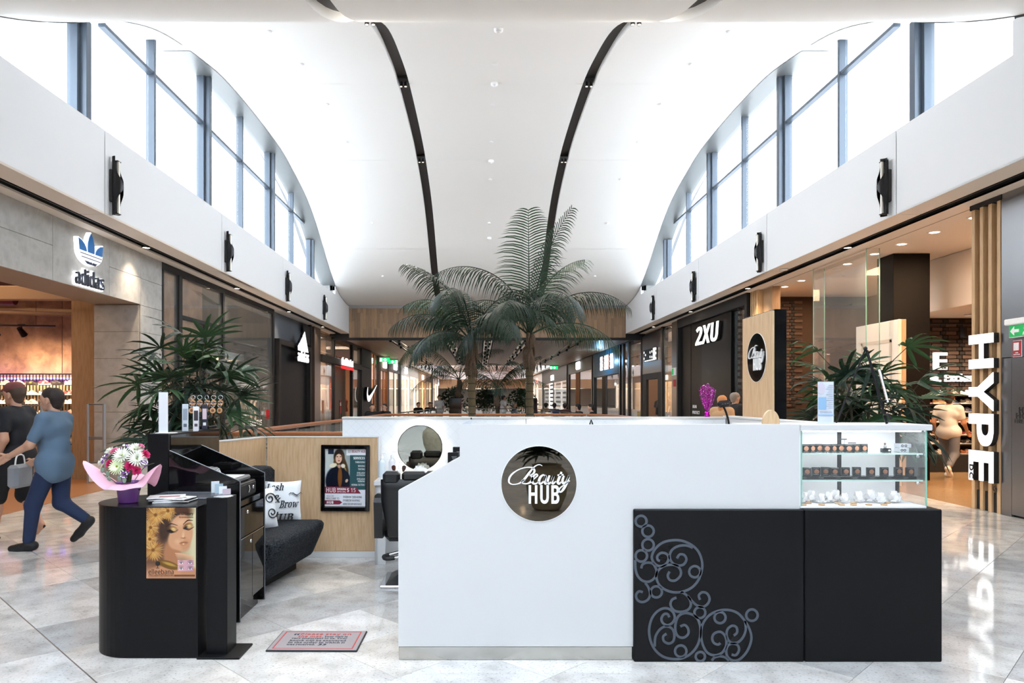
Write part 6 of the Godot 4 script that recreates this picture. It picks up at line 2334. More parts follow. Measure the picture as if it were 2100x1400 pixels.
	for i in fx.size():
		var lab := "white paper flower on the display base, %s from the left" % ordinal(i)
		var at := Vector3(fx[i], 0.9155, -4.31 - 0.02 * (i % 3))
		if fl == null:
			fl = thing("paper_flower", lab, "paper flower", at, 0.0, "white paper flowers in the display case")
			for ringi in 3:
				for j in 5:
					var a := TAU * (j + ringi * 0.5) / 5.0
					var rad := 0.034 - ringi * 0.009
					var rows2 := []
					for r in 4:
						var t := r / 3.0
						var line := []
						for c in 4:
							var s := (c / 3.0 - 0.5) * 2.0
							var out := rad * (0.25 + 0.75 * t)
							var p := Vector3(out, 0.006 + (0.018 + ringi * 0.014) * t * t + 0.008 * ringi - 0.006 * s * s * t, s * 0.017 * (0.4 + 0.6 * sin(PI * minf(1.0, 0.25 + t * 0.6))))
							line.append(p.rotated(Vector3.UP, a))
						rows2.append(line)
					mb = MB.new()
					mb.grid(rows2)
					obj("petal", mb, M.white, fl)
			mb = MB.new()
			mb.ball(Vector3(0, 0.022, 0), Vector3(0.008, 0.016, 0.008), 8)
			obj("centre", mb, M.white, fl)
		else:
			var o := dup(fl, lab, at, i * 1.3)
			o.scale = Vector3.ONE * (0.85 + 0.35 * fmod(i * 0.37, 1.0))
	var ws: Node3D = null
	var wx := [[1.935, 4.235], [1.995, 4.30], [2.045, 4.235], [2.165, 4.235], [2.17, 4.29], [2.235, 4.235], [2.27, 4.30], [2.33, 4.24], [2.42, 4.238], [2.48, 4.31]]
	for i in wx.size():
		var lab := "small round slice of wood on the display base, %s from the left" % ordinal(i)
		var at := Vector3(wx[i][0], 0.9155, -wx[i][1])
		if ws == null:
			ws = thing("wood_slice", lab, "wood slice", at, 0.0, "wood slices in the display case")
			mb = MB.new()
			mb.lathe([Vector2(0, 0), Vector2(0.018, 0), Vector2(0.019, 0.003), Vector2(0.018, 0.006), Vector2(0, 0.006)], 18, true)
			obj("slice", mb, mat("d8b081", 0.7), ws)
			mb = MB.new()
			mb.lathe([Vector2(0.0182, 0.001), Vector2(0.0195, 0.003), Vector2(0.0182, 0.0058)], 18)
			obj("bark", mb, mat("a9794a", 0.8), ws)
		else:
			dup(ws, lab, at, i * 0.7)


# ------------------------------------------------------------------ printed pictures
func dab(im: Image, cx: float, cy: float, rx: float, ry: float, turn: float, c: Color, soft := 0.25) -> void:
	var r := maxf(rx, ry)
	var ct := cos(turn)
	var st := sin(turn)
	for y in range(maxi(0, int(cy - r)), mini(im.get_height(), int(cy + r) + 2)):
		for x in range(maxi(0, int(cx - r)), mini(im.get_width(), int(cx + r) + 2)):
			var dx := x - cx
			var dy := y - cy
			var u := (dx * ct + dy * st) / rx
			var v := (-dx * st + dy * ct) / ry
			var q := sqrt(u * u + v * v)
			if q < 1.0:
				im.set_pixel(x, y, im.get_pixel(x, y).lerp(c, clampf((1.0 - q) / soft, 0.0, 1.0) * c.a))


func stroke(im: Image, pts: Array, w: float, c: Color) -> void:
	var p := curve2(pts, 8)
	for i in p.size():
		var t := float(i) / (p.size() - 1)
		var r := w * (0.45 + 0.55 * sin(PI * t))
		dab(im, p[i].x, p[i].y, r, r, 0, c, 0.6)


func beauty_print() -> StandardMaterial3D:      # print on the curved black counter, 300 x 426
	var im := Image.create(300, 426, false, Image.FORMAT_RGB8)
	for y in 426:
		for x in 300:
			im.set_pixel(x, y, Color("6b4630").lerp(Color("cbbf98"), clampf((x - 90) / 190.0, 0, 1)).lerp(Color("c98e68"), clampf((y - 330) / 80.0, 0, 1) * clampf((260.0 - x) / 120.0, 0.3, 1)))
	var sk := Color("c8926c")
	dab(im, 205, 20, 95, 60, 0, Color("4a2b1a"), 0.5)              # hair
	dab(im, 110, 130, 40, 95, 0.1, Color("3a2318"), 0.4)
	dab(im, 160, 300, 62, 110, -0.2, Color("a9714d"), 0.25)          # neck
	dab(im, 120, 400, 130, 60, 0.0, Color("c0855f"), 0.3)
	dab(im, 262, 405, 60, 60, 0.0, Color("b9805c"), 0.3)
	dab(im, 212, 150, 74, 118, 0.05, sk, 0.12)                     # face
	dab(im, 185, 190, 58, 70, 0.35, sk, 0.2)
	dab(im, 238, 225, 34, 46, 0.2, Color("bd8560"), 0.5)
	dab(im, 205, 90, 60, 34, 0.0, Color("d8a680"), 0.9)
	dab(im, 190, 205, 30, 26, 0.0, Color("d6a27c"), 0.9)
	for e in [[158, 137, 0.25], [252, 118, -0.25]]:                  # closed painted eyes
		dab(im, e[0], e[1] - 6, 36, 24, e[2], Color("5d3c22"), 0.6)
		dab(im, e[0] + 6, e[1] - 8, 24, 14, e[2], Color("d9b469"), 0.7)
		dab(im, e[0] - 10, e[1] + 4, 24, 11, e[2], Color("1d120d"), 0.6)
		dab(im, e[0] + 8, e[1] - 1, 22, 9, e[2], Color("caa06e"), 0.6)
	stroke(im, [Vector2(122, 138), Vector2(150, 152), Vector2(192, 134)], 4.0, Color("140c09"))
	stroke(im, [Vector2(222, 124), Vector2(256, 134), Vector2(288, 116)], 4.0, Color("140c09"))
	stroke(im, [Vector2(118, 116), Vector2(148, 98), Vector2(188, 108)], 4.5, Color("2a170e"))
	stroke(im, [Vector2(222, 102), Vector2(250, 78), Vector2(280, 78)], 4.5, Color("2a170e"))
	dab(im, 222, 170, 12, 40, 0.1, Color("d9a982"), 0.8)            # nose
	dab(im, 224, 182, 20, 9, 0.0, Color("8d5436"), 0.9)
	dab(im, 222, 176, 10, 8, 0.0, Color("e2b48e"), 0.8)
	dab(im, 226, 213, 31, 10, -0.1, Color("94603f"), 0.4)            # lips
	dab(im, 224, 222, 24, 10, -0.1, Color("b57d55"), 0.4)
	dab(im, 224, 219, 8, 4, 0, Color("f0d9b4"), 0.8)
	dab(im, 135, 345, 72, 26, 0.3, Color("6e4c1c"), 0.2)             # collar
	dab(im, 140, 340, 60, 12, 0.3, Color("b08a3c"), 0.6)
	for i in 5:                                                    # hand
		stroke(im, [Vector2(175 + i * 4, 275 + i * 10), Vector2(225, 282 + i * 8), Vector2(285, 300 + i * 10)], 8.5, Color("d6a47e").darkened(0.06 * i))
	for f in [[55, 45, 75], [25, 120, 60], [130, 20, 60], [40, 255, 78], [20, 190, 50]]:      # golden lace flowers
		for k in 26:
			var a: float = TAU * k / 26.0 + f[2]
			var ln: float = f[2] * (0.75 + 0.35 * RNG.randf())
			var c := Color("e0a54f").lerp(Color("8a4f1c"), RNG.randf() * 0.7).lerp(Color("f7dfa4"), RNG.randf() * 0.4)
			dab(im, f[0] + cos(a) * ln * 0.55, f[1] + sin(a) * ln * 0.55, ln * 0.5, 6.0, a, c, 0.5)
			dab(im, f[0] + cos(a) * ln * 0.6, f[1] + sin(a) * ln * 0.6, ln * 0.42, 1.6, a, Color("5a3212"), 0.8)
		dab(im, f[0], f[1], 12, 12, 0, Color("7a4a1a"), 0.5)
	for q in 2:                                                    # inset pictures of eyes
		for y in range(316 + q * 34, 316 + q * 34 + 32):
			for x in range(190, 284):
				im.set_pixel(x, y, Color("d9a9a8").lerp(Color("b58a9c"), (x - 190) / 94.0))
		for e in [210, 264]:
			dab(im, e, 334 + q * 34, 14, 6, 0, Color("f2e6e6"), 0.4)
			dab(im, e, 334 + q * 34, 5.5, 5.5, 0, Color("3a4a5c"), 0.4)
			stroke(im, [Vector2(e - 15, 335 + q * 34), Vector2(e, 327 + q * 34), Vector2(e + 15, 333 + q * 34)], 2.2, Color("241718"))
			stroke(im, [Vector2(e - 16, 325 + q * 34), Vector2(e, 319 + q * 34), Vector2(e + 16, 323 + q * 34)], 2.0, Color("4a3030"))
	for y in range(404, 415):
		for x in range(168, 294):
			im.set_pixel(x, y, Color("6b4526"))
	var m := mat("ffffff", 0.25)
	m.albedo_texture = ImageTexture.create_from_image(im)
	return m


func woman_print() -> StandardMaterial3D:      # upper half of the framed price poster, 200 x 190
	var im := Image.create(200, 190, false, Image.FORMAT_RGB8)
	for y in 190:
		for x in 200:
			im.set_pixel(x, y, Color("c9cfcb").lerp(Color("8f9a98"), clampf(x / 130.0, 0, 1)).lerp(Color("1d4a50"), clampf((x - 122) / 8.0, 0, 1)))
	for y in range(0, 26):
		for x in range(14, 42):
			im.set_pixel(x, y, Color("1c2436"))
	for y in range(0, 32):
		for x in range(104, 200):
			im.set_pixel(x, y, Color("e6e8ea"))
	dab(im, 68, 40, 30, 46, 0, Color("2a1e18"), 0.2)
	stroke(im, [Vector2(56, 30), Vector2(48, 70), Vector2(62, 110), Vector2(72, 120)], 11, Color("5a4326"))
	stroke(im, [Vector2(84, 30), Vector2(96, 75), Vector2(104, 110), Vector2(108, 135)], 14, Color("4a3620"))
	stroke(im, [Vector2(90, 80), Vector2(100, 105), Vector2(106, 130)], 5, Color("b8975a"))
	stroke(im, [Vector2(52, 70), Vector2(64, 100), Vector2(70, 118)], 5, Color("b8975a"))
	dab(im, 60, 160, 62, 80, 0, Color("0e1424"), 0.12)
	dab(im, 94, 165, 34, 60, 0, Color("0c1220"), 0.15)
	dab(im, 38, 82, 22, 13, -0.3, Color("e6dcc4"), 0.3)
	dab(im, 88, 84, 12, 12, 0.3, Color("e6dcc4"), 0.3)
	dab(im, 73, 140, 13, 62, 0.0, Color("7a4a1e"), 0.3)
	dab(im, 66, 48, 17, 26, 0.05, Color("e0b79c"), 0.15)
	dab(im, 59, 38, 6, 3, 0.0, Color("3a2420"), 0.6)
	dab(im, 75, 38, 6, 3, 0.0, Color("3a2420"), 0.6)
	dab(im, 67, 47, 3, 7, 0.0, Color("c9977c"), 0.8)
	dab(im, 67, 58, 7, 3.2, 0.0, Color("8c3c3c"), 0.5)
	dab(im, 68, 86, 9, 12, 0, Color("c9987c"), 0.4)
	dab(im, 106, 158, 8, 12, 0.4, Color("d9b49a"), 0.4)
	var m := mat("ffffff", 0.2)
	m.albedo_texture = ImageTexture.create_from_image(im)
	return m


func framed_poster() -> void:
	var p := thing("framed_poster", "black framed beauty price poster on the oak kiosk wall", "poster", Vector3(-1.314, 0.777, -6.888), 0.0)
	p.rotation.z = -0.008
	var w := 0.475
	var h := 0.645
	var fr := MB.new()
	for s in [-1.0, 1.0]:
		fr.span(Vector3(s * w / 2, -h / 2, -0.01), Vector3(s * (w / 2 - 0.04), h / 2, 0.02), 0.006)
		fr.span(Vector3(-w / 2 + 0.03, s * h / 2, -0.01), Vector3(w / 2 - 0.03, s * (h / 2 - 0.04), 0.02), 0.006)
	obj("frame", fr, M.blackgloss, p)
	var pw := w - 0.08
	var ph := h - 0.08
	var bk := MB.new()
	bk.span(Vector3(-pw / 2 - 0.01, -ph / 2 - 0.01, -0.008), Vector3(pw / 2 + 0.01, ph / 2 + 0.01, 0.002))
	obj("sheet", bk, mat("dfe1e8", 0.3), p)
	var top := ph / 2
	var img := MB.new()
	img.prism(PackedVector2Array([Vector2(-pw / 2, top - ph * 0.655), Vector2(pw / 2, top - ph * 0.655), Vector2(pw / 2, top), Vector2(-pw / 2, top)]), 0.002, 0.0026)
	obj("photograph", img, woman_print(), p)
	var tl := MB.new()
	tl.span(Vector3(pw * 0.11, top - ph * 0.70, 0.0026), Vector3(pw / 2, top - ph * 0.105, 0.003))
	obj("teal_field", tl, mat("1f4a50", 0.3), p)
	var mr := MB.new()
	var y0 := top - ph * 0.65
	mr.prism(PackedVector2Array([Vector2(-pw / 2, y0 - ph * 0.115), Vector2(pw * 0.385, y0 - ph * 0.115), Vector2(pw * 0.26, y0), Vector2(-pw / 2, y0)]), 0.003, 0.0036)
	mr.prism(PackedVector2Array([Vector2(-pw / 2, top - ph * 0.955), Vector2(-pw * 0.14, top - ph * 0.955), Vector2(-pw * 0.07, top - ph * 0.92), Vector2(-pw * 0.14, top - ph * 0.885), Vector2(-pw / 2, top - ph * 0.885)]), 0.003, 0.0036)
	obj("maroon_band", mr, M.maroon, p)
	var dkl := MB.new()
	dkl.span(Vector3(-pw / 2, -ph / 2 + 0.002, 0.0026), Vector3(pw / 2, -ph / 2 + 0.008, 0.003))
	obj("bottom_line", dkl, M.ink, p)
	var t := func(s: String, x: float, y: float, tw: float, th: float, m: Material, f := "bold") -> void:
		text("lettering", s, pw * tw, ph * th, 0.001, f, m, p, facing(0, Vector3(pw * x, top - ph * y, 0.0042)))
	t.call("BEAUTY HUB", 0.325, 0.04, 0.33, 0.045, M.maroon)
	t.call("BH", 0.10, 0.04, 0.09, 0.05, M.ink, "serif")
	t.call("SERVICES", 0.335, 0.155, 0.28, 0.042, M.print)
	t.call("THREADING", 0.36, 0.225, 0.24, 0.03, M.print, "sans")
	t.call("WAXING", 0.395, 0.29, 0.17, 0.03, M.print, "sans")
	t.call("TINTING", 0.395, 0.345, 0.17, 0.03, M.print, "sans")
	t.call("EYELASH", 0.385, 0.41, 0.19, 0.03, M.print, "sans")
	t.call("EXTENSION", 0.38, 0.45, 0.2, 0.026, M.print, "sans")
	t.call("EYELASH", 0.385, 0.515, 0.19, 0.03, M.print, "sans")
	t.call("PERMING", 0.395, 0.555, 0.17, 0.026, M.print, "sans")
	t.call("HENNA TATTOO", 0.315, 0.615, 0.32, 0.03, M.print, "sans")
	t.call("HUB", -0.35, 0.708, 0.23, 0.078, M.print, "sans")
	t.call("OPENING", -0.09, 0.69, 0.22, 0.034, M.print)
	t.call("SPECIAL", -0.09, 0.735, 0.22, 0.026, M.print, "sans")
	t.call("$ 15", 0.15, 0.708, 0.21, 0.078, M.print, "sans")
	t.call("WALK INS", -0.37, 0.81, 0.18, 0.022, M.maroon, "sans")
	t.call("WELCOME TO", -0.31, 0.853, 0.32, 0.035, M.ink, "sans")
	t.call("HUB", -0.37, 0.92, 0.16, 0.045, M.print)
	t.call("EYEBROW THREADING", 0.18, 0.825, 0.46, 0.034, M.ink, "sans")
	t.call("EYEBROW SHAPING", 0.155, 0.885, 0.41, 0.034, M.ink, "sans")
	t.call("MINI BROW MASSAGE", 0.18, 0.945, 0.46, 0.034, M.ink, "sans")


func build_black_counter() -> void:
	# rounded counter end
	var c := thing("black_counter", "matt black counter with a rounded end carrying the gold face poster", "counter")
	var poly := PackedVector2Array([Vector2(-1.69, 4.23), Vector2(-1.69, 4.77)])
	for i in 25:
		var a := PI / 2 + PI * i / 24.0
		poly.append(Vector2(-2.12 + cos(a) * 0.27, 4.5 + sin(a) * 0.27))
	obj("body", plan_prism(poly, 0.004, 0.902), M.blacklam, c)
	var top := PackedVector2Array([Vector2(-1.688, 4.226), Vector2(-1.688, 4.774)])
	for i in 25:
		var a := PI / 2 + PI * i / 24.0
		top.append(Vector2(-2.12 + cos(a) * 0.274, 4.5 + sin(a) * 0.274))
	obj("top", plan_prism(top, 0.902, 0.908), mat("141416", 0.25), c)
	var mb := MB.new()
	mb.span(Vector3(-2.15, 0.912, -4.52), Vector3(-1.72, 0.92, -4.83), 0.002)
	obj("glass_shelf", mb, M.acrylic, c)
	var po := thing("poster", "gold flower beauty poster stuck to the front of the black counter", "poster", Vector3(-1.848, 0.692, -4.228))
	mb = MB.new()
	mb.prism(PackedVector2Array([Vector2(-0.148, -0.212), Vector2(0.148, -0.212), Vector2(0.148, 0.212), Vector2(-0.148, 0.212)]), 0.0, 0.002)
	obj("print", mb, beauty_print(), po)
	var ink := mat("1c120c", 0.5)
	text("lettering", "Lash Artistry", 0.125, 0.022, 0.001, "serifbold", ink, po, facing(0, Vector3(0.07, 0.172, 0.0026)))
	text("lettering", "by professionals", 0.085, 0.012, 0.001, "serif", ink, po, facing(0, Vector3(0.09, 0.153, 0.0026)))
	text("lettering", "elleebana", 0.15, 0.03, 0.001, "sans", ink, po, facing(0, Vector3(-0.06, -0.172, 0.0026)))
	text("lettering", "EYELASH EXTENSIONS", 0.15, 0.011, 0.001, "serif", ink, po, facing(0, Vector3(-0.06, -0.195, 0.0026)))
	mb = MB.new()
	mb.prism(disc_poly(0.014, 18, Vector2(-0.08, -0.123)), 0.002, 0.003)
	mb.span(Vector3(-0.082, -0.15, 0.002), Vector3(-0.078, -0.13, 0.003))
	mb.span(Vector3(-0.09, -0.152, 0.002), Vector3(-0.07, -0.149, 0.003))
	obj("emblem", mb, ink, po)
	# pedestal with foot plate
	var p := thing("display_pedestal", "slim black square pedestal on a flat foot plate", "pedestal")
	mb = MB.new()
	mb.span(Vector3(-1.655, 0.012, -4.27), Vector3(-1.528, 0.954, -4.43), 0.002)
	obj("column", mb, M.blacklam, p)
	mb = MB.new()
	mb.span(Vector3(-1.69, 0.0, -4.21), Vector3(-1.435, 0.012, -4.46), 0.002)
	obj("foot_plate", mb, M.blacklam, p)
	# cash desk
	var d := thing("cash_desk", "gloss black cash desk with sloped side panels and drawers", "desk")
	for q in [[4.84, 4.858, "near"], [5.395, 5.413, "far"]]:
		mb = MB.new()
		mb.prism(PackedVector2Array([Vector2(-2.13, 0.02), Vector2(-1.65, 0.02), Vector2(-1.65, 0.985), Vector2(-2.13, 1.195)]), -q[0], -q[1])
		obj("side_panel", mb, M.blackgloss, d)
		mb = MB.new()
		mb.tube([Vector3(-2.13, 1.197, -(q[0] + q[1]) / 2), Vector3(-1.648, 0.987, -(q[0] + q[1]) / 2), Vector3(-1.648, 0.02, -(q[0] + q[1]) / 2)], 0.004, 6)
		obj("panel_edge", mb, mat("8d8f94", 0.15, 0.6), d)
	mb = MB.new()
	mb.span(Vector3(-2.13, 0.80, -4.858), Vector3(-1.665, 0.84, -5.395), 0.002)
	mb.span(Vector3(-2.13, 0.02, -4.858), Vector3(-1.70, 0.80, -5.395))
	mb.span(Vector3(-2.13, 0.84, -4.858), Vector3(-2.118, 1.19, -5.395))
	obj("carcass", mb, M.blackgloss, d)
	var locks := []
	for q in [[0.585, 0.795, 4.862, 5.39], [0.12, 0.575, 4.862, 5.12], [0.12, 0.575, 5.126, 5.39]]:
		mb = MB.new()
		mb.span(Vector3(-1.70, q[0], -q[2]), Vector3(-1.652, q[1], -q[3]), 0.003)
		locks.append(obj("drawer" if q[0] > 0.5 else "door", mb, M.blackgloss, d))
	mb = MB.new()
	mb.span(Vector3(-1.70, 0.577, -4.865), Vector3(-1.648, 0.583, -5.388))
	obj("chrome_strip", mb, M.chrome, d)
	for q in [[0.75, 5.02, 0], [0.53, 5.09, 1]]:
		mb = MB.new()
		mb.xf = Transform3D(Basis(Vector3.FORWARD, PI / 2), Vector3(-1.652, q[0], -q[1]))
		mb.lathe([Vector2(0, 0.006), Vector2(0.011, 0.006), Vector2(0.013, 0.0), Vector2(0.013, -0.002)], 16)
		obj("lock", mb, M.chrome, locks[q[2]])
	mb = MB.new()
	mb.span(Vector3(-2.1, 0.0, -4.88), Vector3(-1.69, 0.11, -5.37))
	obj("plinth", mb, M.blackgloss, d)
	# tall cabinet
	var t := thing("tall_cabinet", "tall narrow black cabinet behind the cash desk", "cabinet")
	mb = MB.new()
	mb.span(Vector3(-2.28, 0.0, -4.84), Vector3(-2.136, 1.312, -5.78), 0.003)
	obj("body", mb, M.blacklam, t)
	mb = MB.new()
	mb.span(Vector3(-2.136, 0.02, -4.87), Vector3(-2.131, 1.30, -5.77))
	obj("gloss_side", mb, M.blackgloss, t)
	desk_things()
	bouquet()


func desk_things() -> void:
	var mb := MB.new()
	# cash drawer, printer, terminal
	var cd := thing("cash_register", "black cash drawer with a lever and round lock on the cash desk", "cash drawer", Vector3(-1.86, 0.841, -5.12))
	mb.box(Vector3(0, 0.055, 0), Vector3(0.34, 0.11, 0.40), 0.008)
	obj("case", mb, M.blackmetal, cd)
	mb = MB.new()
	mb.span(Vector3(0.171, 0.015, -0.18), Vector3(0.178, 0.095, 0.18), 0.003)
	obj("front", mb, M.blacklam, cd)
	mb = MB.new()
	mb.tube([Vector3(0.182, 0.085, 0.0), Vector3(0.19, 0.06, 0.0), Vector3(0.182, 0.035, 0.0)], 0.005, 8)
	obj("lever", mb, M.chrome, cd)
	mb = MB.new()
	mb.xf = Transform3D(Basis(Vector3.FORWARD, PI / 2), Vector3(0.18, 0.06, -0.12))
	mb.lathe([Vector2(0, 0.004), Vector2(0.012, 0.003), Vector2(0.014, -0.002)], 14)
	obj("lock", mb, M.chrome, cd)
	var pr := thing("receipt_tray", "flat grey receipt tray with papers on the cash drawer", "tray", Vector3(-1.86, 0.952, -5.1))
	mb = MB.new()
	mb.box(Vector3(0, 0.02, 0), Vector3(0.30, 0.035, 0.34), 0.01)
	obj("case", mb, mat("55575a", 0.5), pr)
	mb = MB.new()
	mb.box(Vector3(0.03, 0.039, 0.0), Vector3(0.18, 0.003, 0.24))
	obj("paper", mb, M.print, pr)
	var tm := thing("card_terminal", "grey card terminal with a dark screen at the top of the cash desk", "card terminal", Vector3(-2.02, 0.99, -5.14), 0.0)
	mb = MB.new()
	mb.box(Vector3(0, 0.03, 0), Vector3(0.16, 0.05, 0.24), 0.012)
	obj("case", mb, mat("606266", 0.45), tm)
	mb = MB.new()
	mb.box(Vector3(0.0, 0.057, 0.04), Vector3(0.1, 0.003, 0.1))
	obj("screen", mb, M.blackgloss, tm)
	mb = MB.new()
	for k in 12:
		mb.box(Vector3(-0.04 + (k % 3) * 0.035, 0.057, -0.03 - (k / 3) * 0.022), Vector3(0.024, 0.006, 0.014), 0.002)
	obj("keypad", mb, M.grey, tm)
	var kk := MB.new()
	for k in 5:
		kk.tube(curve3([Vector3(-1.93, 1.0, -5.1), Vector3(-1.91 + 0.01 * k, 1.03 + 0.006 * k, -5.1 + 0.012 * k), Vector3(-1.89 + 0.008 * k, 0.995, -5.12 + 0.01 * k)], 4), 0.003, 5)
	tag(obj("key_bunch", kk, M.chrome), "small bunch of keys lying between the terminal and the tray", "keys")
	# the pedestal's card holders
	for k in 4:
		var h := thing("card_holder", "clear stepped card holder with cards on the pedestal, %s step" % ["tallest", "second", "third", "lowest"][k], "card holder", Vector3(-1.635 + k * 0.027, 0.955, -4.36 + 0.01 * k), 0.5, "card holders on the pedestal")
		mb = MB.new()
		mb.box(Vector3(0, 0.045 - k * 0.008, 0), Vector3(0.05, 0.09 - k * 0.016, 0.008), 0.002)
		obj("holder", mb, M.acrylic, h)
		mb = MB.new()
		mb.box(Vector3(0, 0.055 - k * 0.008, 0.006), Vector3(0.046, 0.07 - k * 0.012, 0.002))
		obj("card", mb, mat(["cfd6dc", "9fb4c0", "dfe3e6", "b9a7b0"][k], 0.4), h)
	var lc := thing("card_stack", "loose fanned cards at the front edge of the pedestal", "cards", Vector3(-1.575, 0.9545, -4.30))
	for k in 4:
		mb = MB.new()
		mb.xf = Transform3D(Basis(Vector3.UP, 0.4 * k - 0.6), Vector3(0.008 * k, 0.002 + 0.0015 * k, 0))
		mb.box(Vector3.ZERO, Vector3(0.085, 0.0012, 0.05))
		obj("card", mb, mat(["f0f0f0", "dcdfe6", "f4efe9", "d5d9dd"][k], 0.5), lc)
	# magazines
	var mags := [[-1.93, 0.2, "e6e2e0"], [-1.91, -0.05, "2a2a2c"], [-1.95, 0.12, "d9c3c6"], [-1.92, -0.18, "f2f0ee"], [-1.97, 0.3, "efecea"]]
	for k in 5:
		var m := thing("magazine", "glossy beauty leaflet in the fanned pile on the black counter, %s from the top" % ordinal(4 - k), "leaflet", Vector3(mags[k][0], 0.909 + k * 0.0065, -4.44), mags[k][1], "leaflets fanned on the black counter")
		mb = MB.new()
		mb.box(Vector3(0, 0.003, 0), Vector3(0.21, 0.006, 0.148), 0.001)
		obj("pages", mb, M.print, m)
		mb = MB.new()
		mb.box(Vector3(0, 0.0062, 0), Vector3(0.21, 0.0006, 0.148))
		obj("cover", mb, mat(mags[k][2], 0.25), m)
		mb = MB.new()
		mb.box(Vector3(0.02, 0.0067, 0.02), Vector3(0.12, 0.0004, 0.06))
		obj("cover_picture", mb, mat(["8a6a62", "c98b8f", "2e2a2c", "3a3436", "b98f8f"][k], 0.25), m)
	# things on the tall cabinet
	var s := 1.0
	var y := 1.3125
	var tw := thing("leaflet_stand", "tall plain white sign standing on the tall black cabinet", "sign stand", Vector3(-2.205, y, -4.92))
	mb = MB.new()
	mb.box(Vector3(0, 0.142, 0), Vector3(0.064, 0.284, 0.004), 0.001)
	obj("sheet", mb, M.print, tw)
	mb = MB.new()
	mb.box(Vector3(0, 0.144, 0.003), Vector3(0.068, 0.29, 0.002))
	obj("acrylic_cover", mb, M.acrylic, tw)
	mb = MB.new()
	mb.box(Vector3(0.02, 0.002, 0), Vector3(0.13, 0.004, 0.07), 0.001)
	obj("base", mb, M.print, tw)
	var defs := [[-2.17, 5.2, "c4ccd4", "empty clear tube in a carton on the tall cabinet", 0.2], [-2.155, 5.36, "e8e6ea", "white and black printed mascara carton on the tall cabinet", 0.18], [-2.145, 5.5, "2a2c38", "dark printed mascara carton beside the white one", 0.195]]
	for q in defs:
		var b := thing("product_carton", q[3], "carton", Vector3(q[0], y, -q[1]), 0.35)
		mb = MB.new()
		mb.box(Vector3(0, q[4] / 2, 0), Vector3(0.042, q[4], 0.03), 0.002)
		obj("carton", mb, mat(q[2], 0.3), b)
		mb = MB.new()
		mb.box(Vector3(0, q[4] * 0.62, 0.0155), Vector3(0.03, q[4] * 0.42, 0.001))
		obj("printed_face", mb, mat(["8f98a6", "3a3038", "d9c0c4"][defs.find(q)], 0.3), b)
		mb = MB.new()
		mb.box(Vector3(0, q[4] * 0.22, 0.0155), Vector3(0.022, q[4] * 0.12, 0.001))
		obj("printed_label", mb, mat(["5a6270", "5a4a52", "f2f2f2"][defs.find(q)], 0.3), b)
	var ac := thing("acrylic_holder", "clear acrylic holder around the cartons on the tall cabinet", "holder", Vector3(-2.16, y, -5.35), 0.35)
	mb = MB.new()
	mb.box(Vector3(0.035, 0.07, 0.0), Vector3(0.003, 0.14, 0.42))
	mb.box(Vector3(0, 0.002, 0), Vector3(0.06, 0.003, 0.42))
	obj("shell", mb, M.acrylic, ac)
	# keyring stand with wooden discs
	var st := thing("keyring_stand", "black wire stand for wooden keyrings on the tall cabinet", "display stand", Vector3(-2.17, y, -5.62))
	mb = MB.new()
	mb.box(Vector3(0, 0.012, 0), Vector3(0.09, 0.024, 0.16), 0.004)
	obj("base", mb, M.blackgloss, st)
	mb = MB.new()
	mb.tube([Vector3(0, 0.02, 0), Vector3(0, 0.28, 0)], 0.004, 6)
	for k in 2:
		mb.tube([Vector3(-0.13, 0.27 - 0.06 * k, 0.05 * k), Vector3(0.14, 0.27 - 0.06 * k, 0.05 * k)], 0.003, 6)
	obj("frame", mb, M.blackmetal, st)
	var kr: Node3D = null
	for row in 2:
		for k in 5:
			var lab := "round wooden keyring on the wire stand, %s row, %s from the left" % [["upper", "lower"][row], ordinal(k)]
			var at := Vector3(-2.17 - 0.115 + 0.055 * k + 0.012 * row, y + 0.268 - 0.06 * row, -5.62 + 0.052 * row)
			if kr == null:
				kr = thing("keyring", lab, "keyring", at, 0.0, "wooden keyrings on the stand")
				mb = MB.new()
				var pts := []
				for i in 17:
					pts.append(Vector3(cos(TAU * i / 16.0) * 0.017, -0.019 + sin(TAU * i / 16.0) * 0.017, 0))
				mb.tube(pts, 0.0022, 6, false)
				obj("ring", mb, M.chrome, kr)
				mb = MB.new()
				mb.prism(disc_poly(0.022, 24, Vector2(0, -0.062)), -0.003, 0.003)
				obj("wooden_disc", mb, mat("c08f62", 0.6), kr)
				mb = MB.new()
				mb.prism(disc_poly(0.011, 16, Vector2(0, -0.062)), 0.003, 0.0034)
				obj("print", mb, mat("7a4c2c", 0.6), kr)
			else:
				dup(kr, lab, at, 0.35 * sin(k * 2.3 + row))


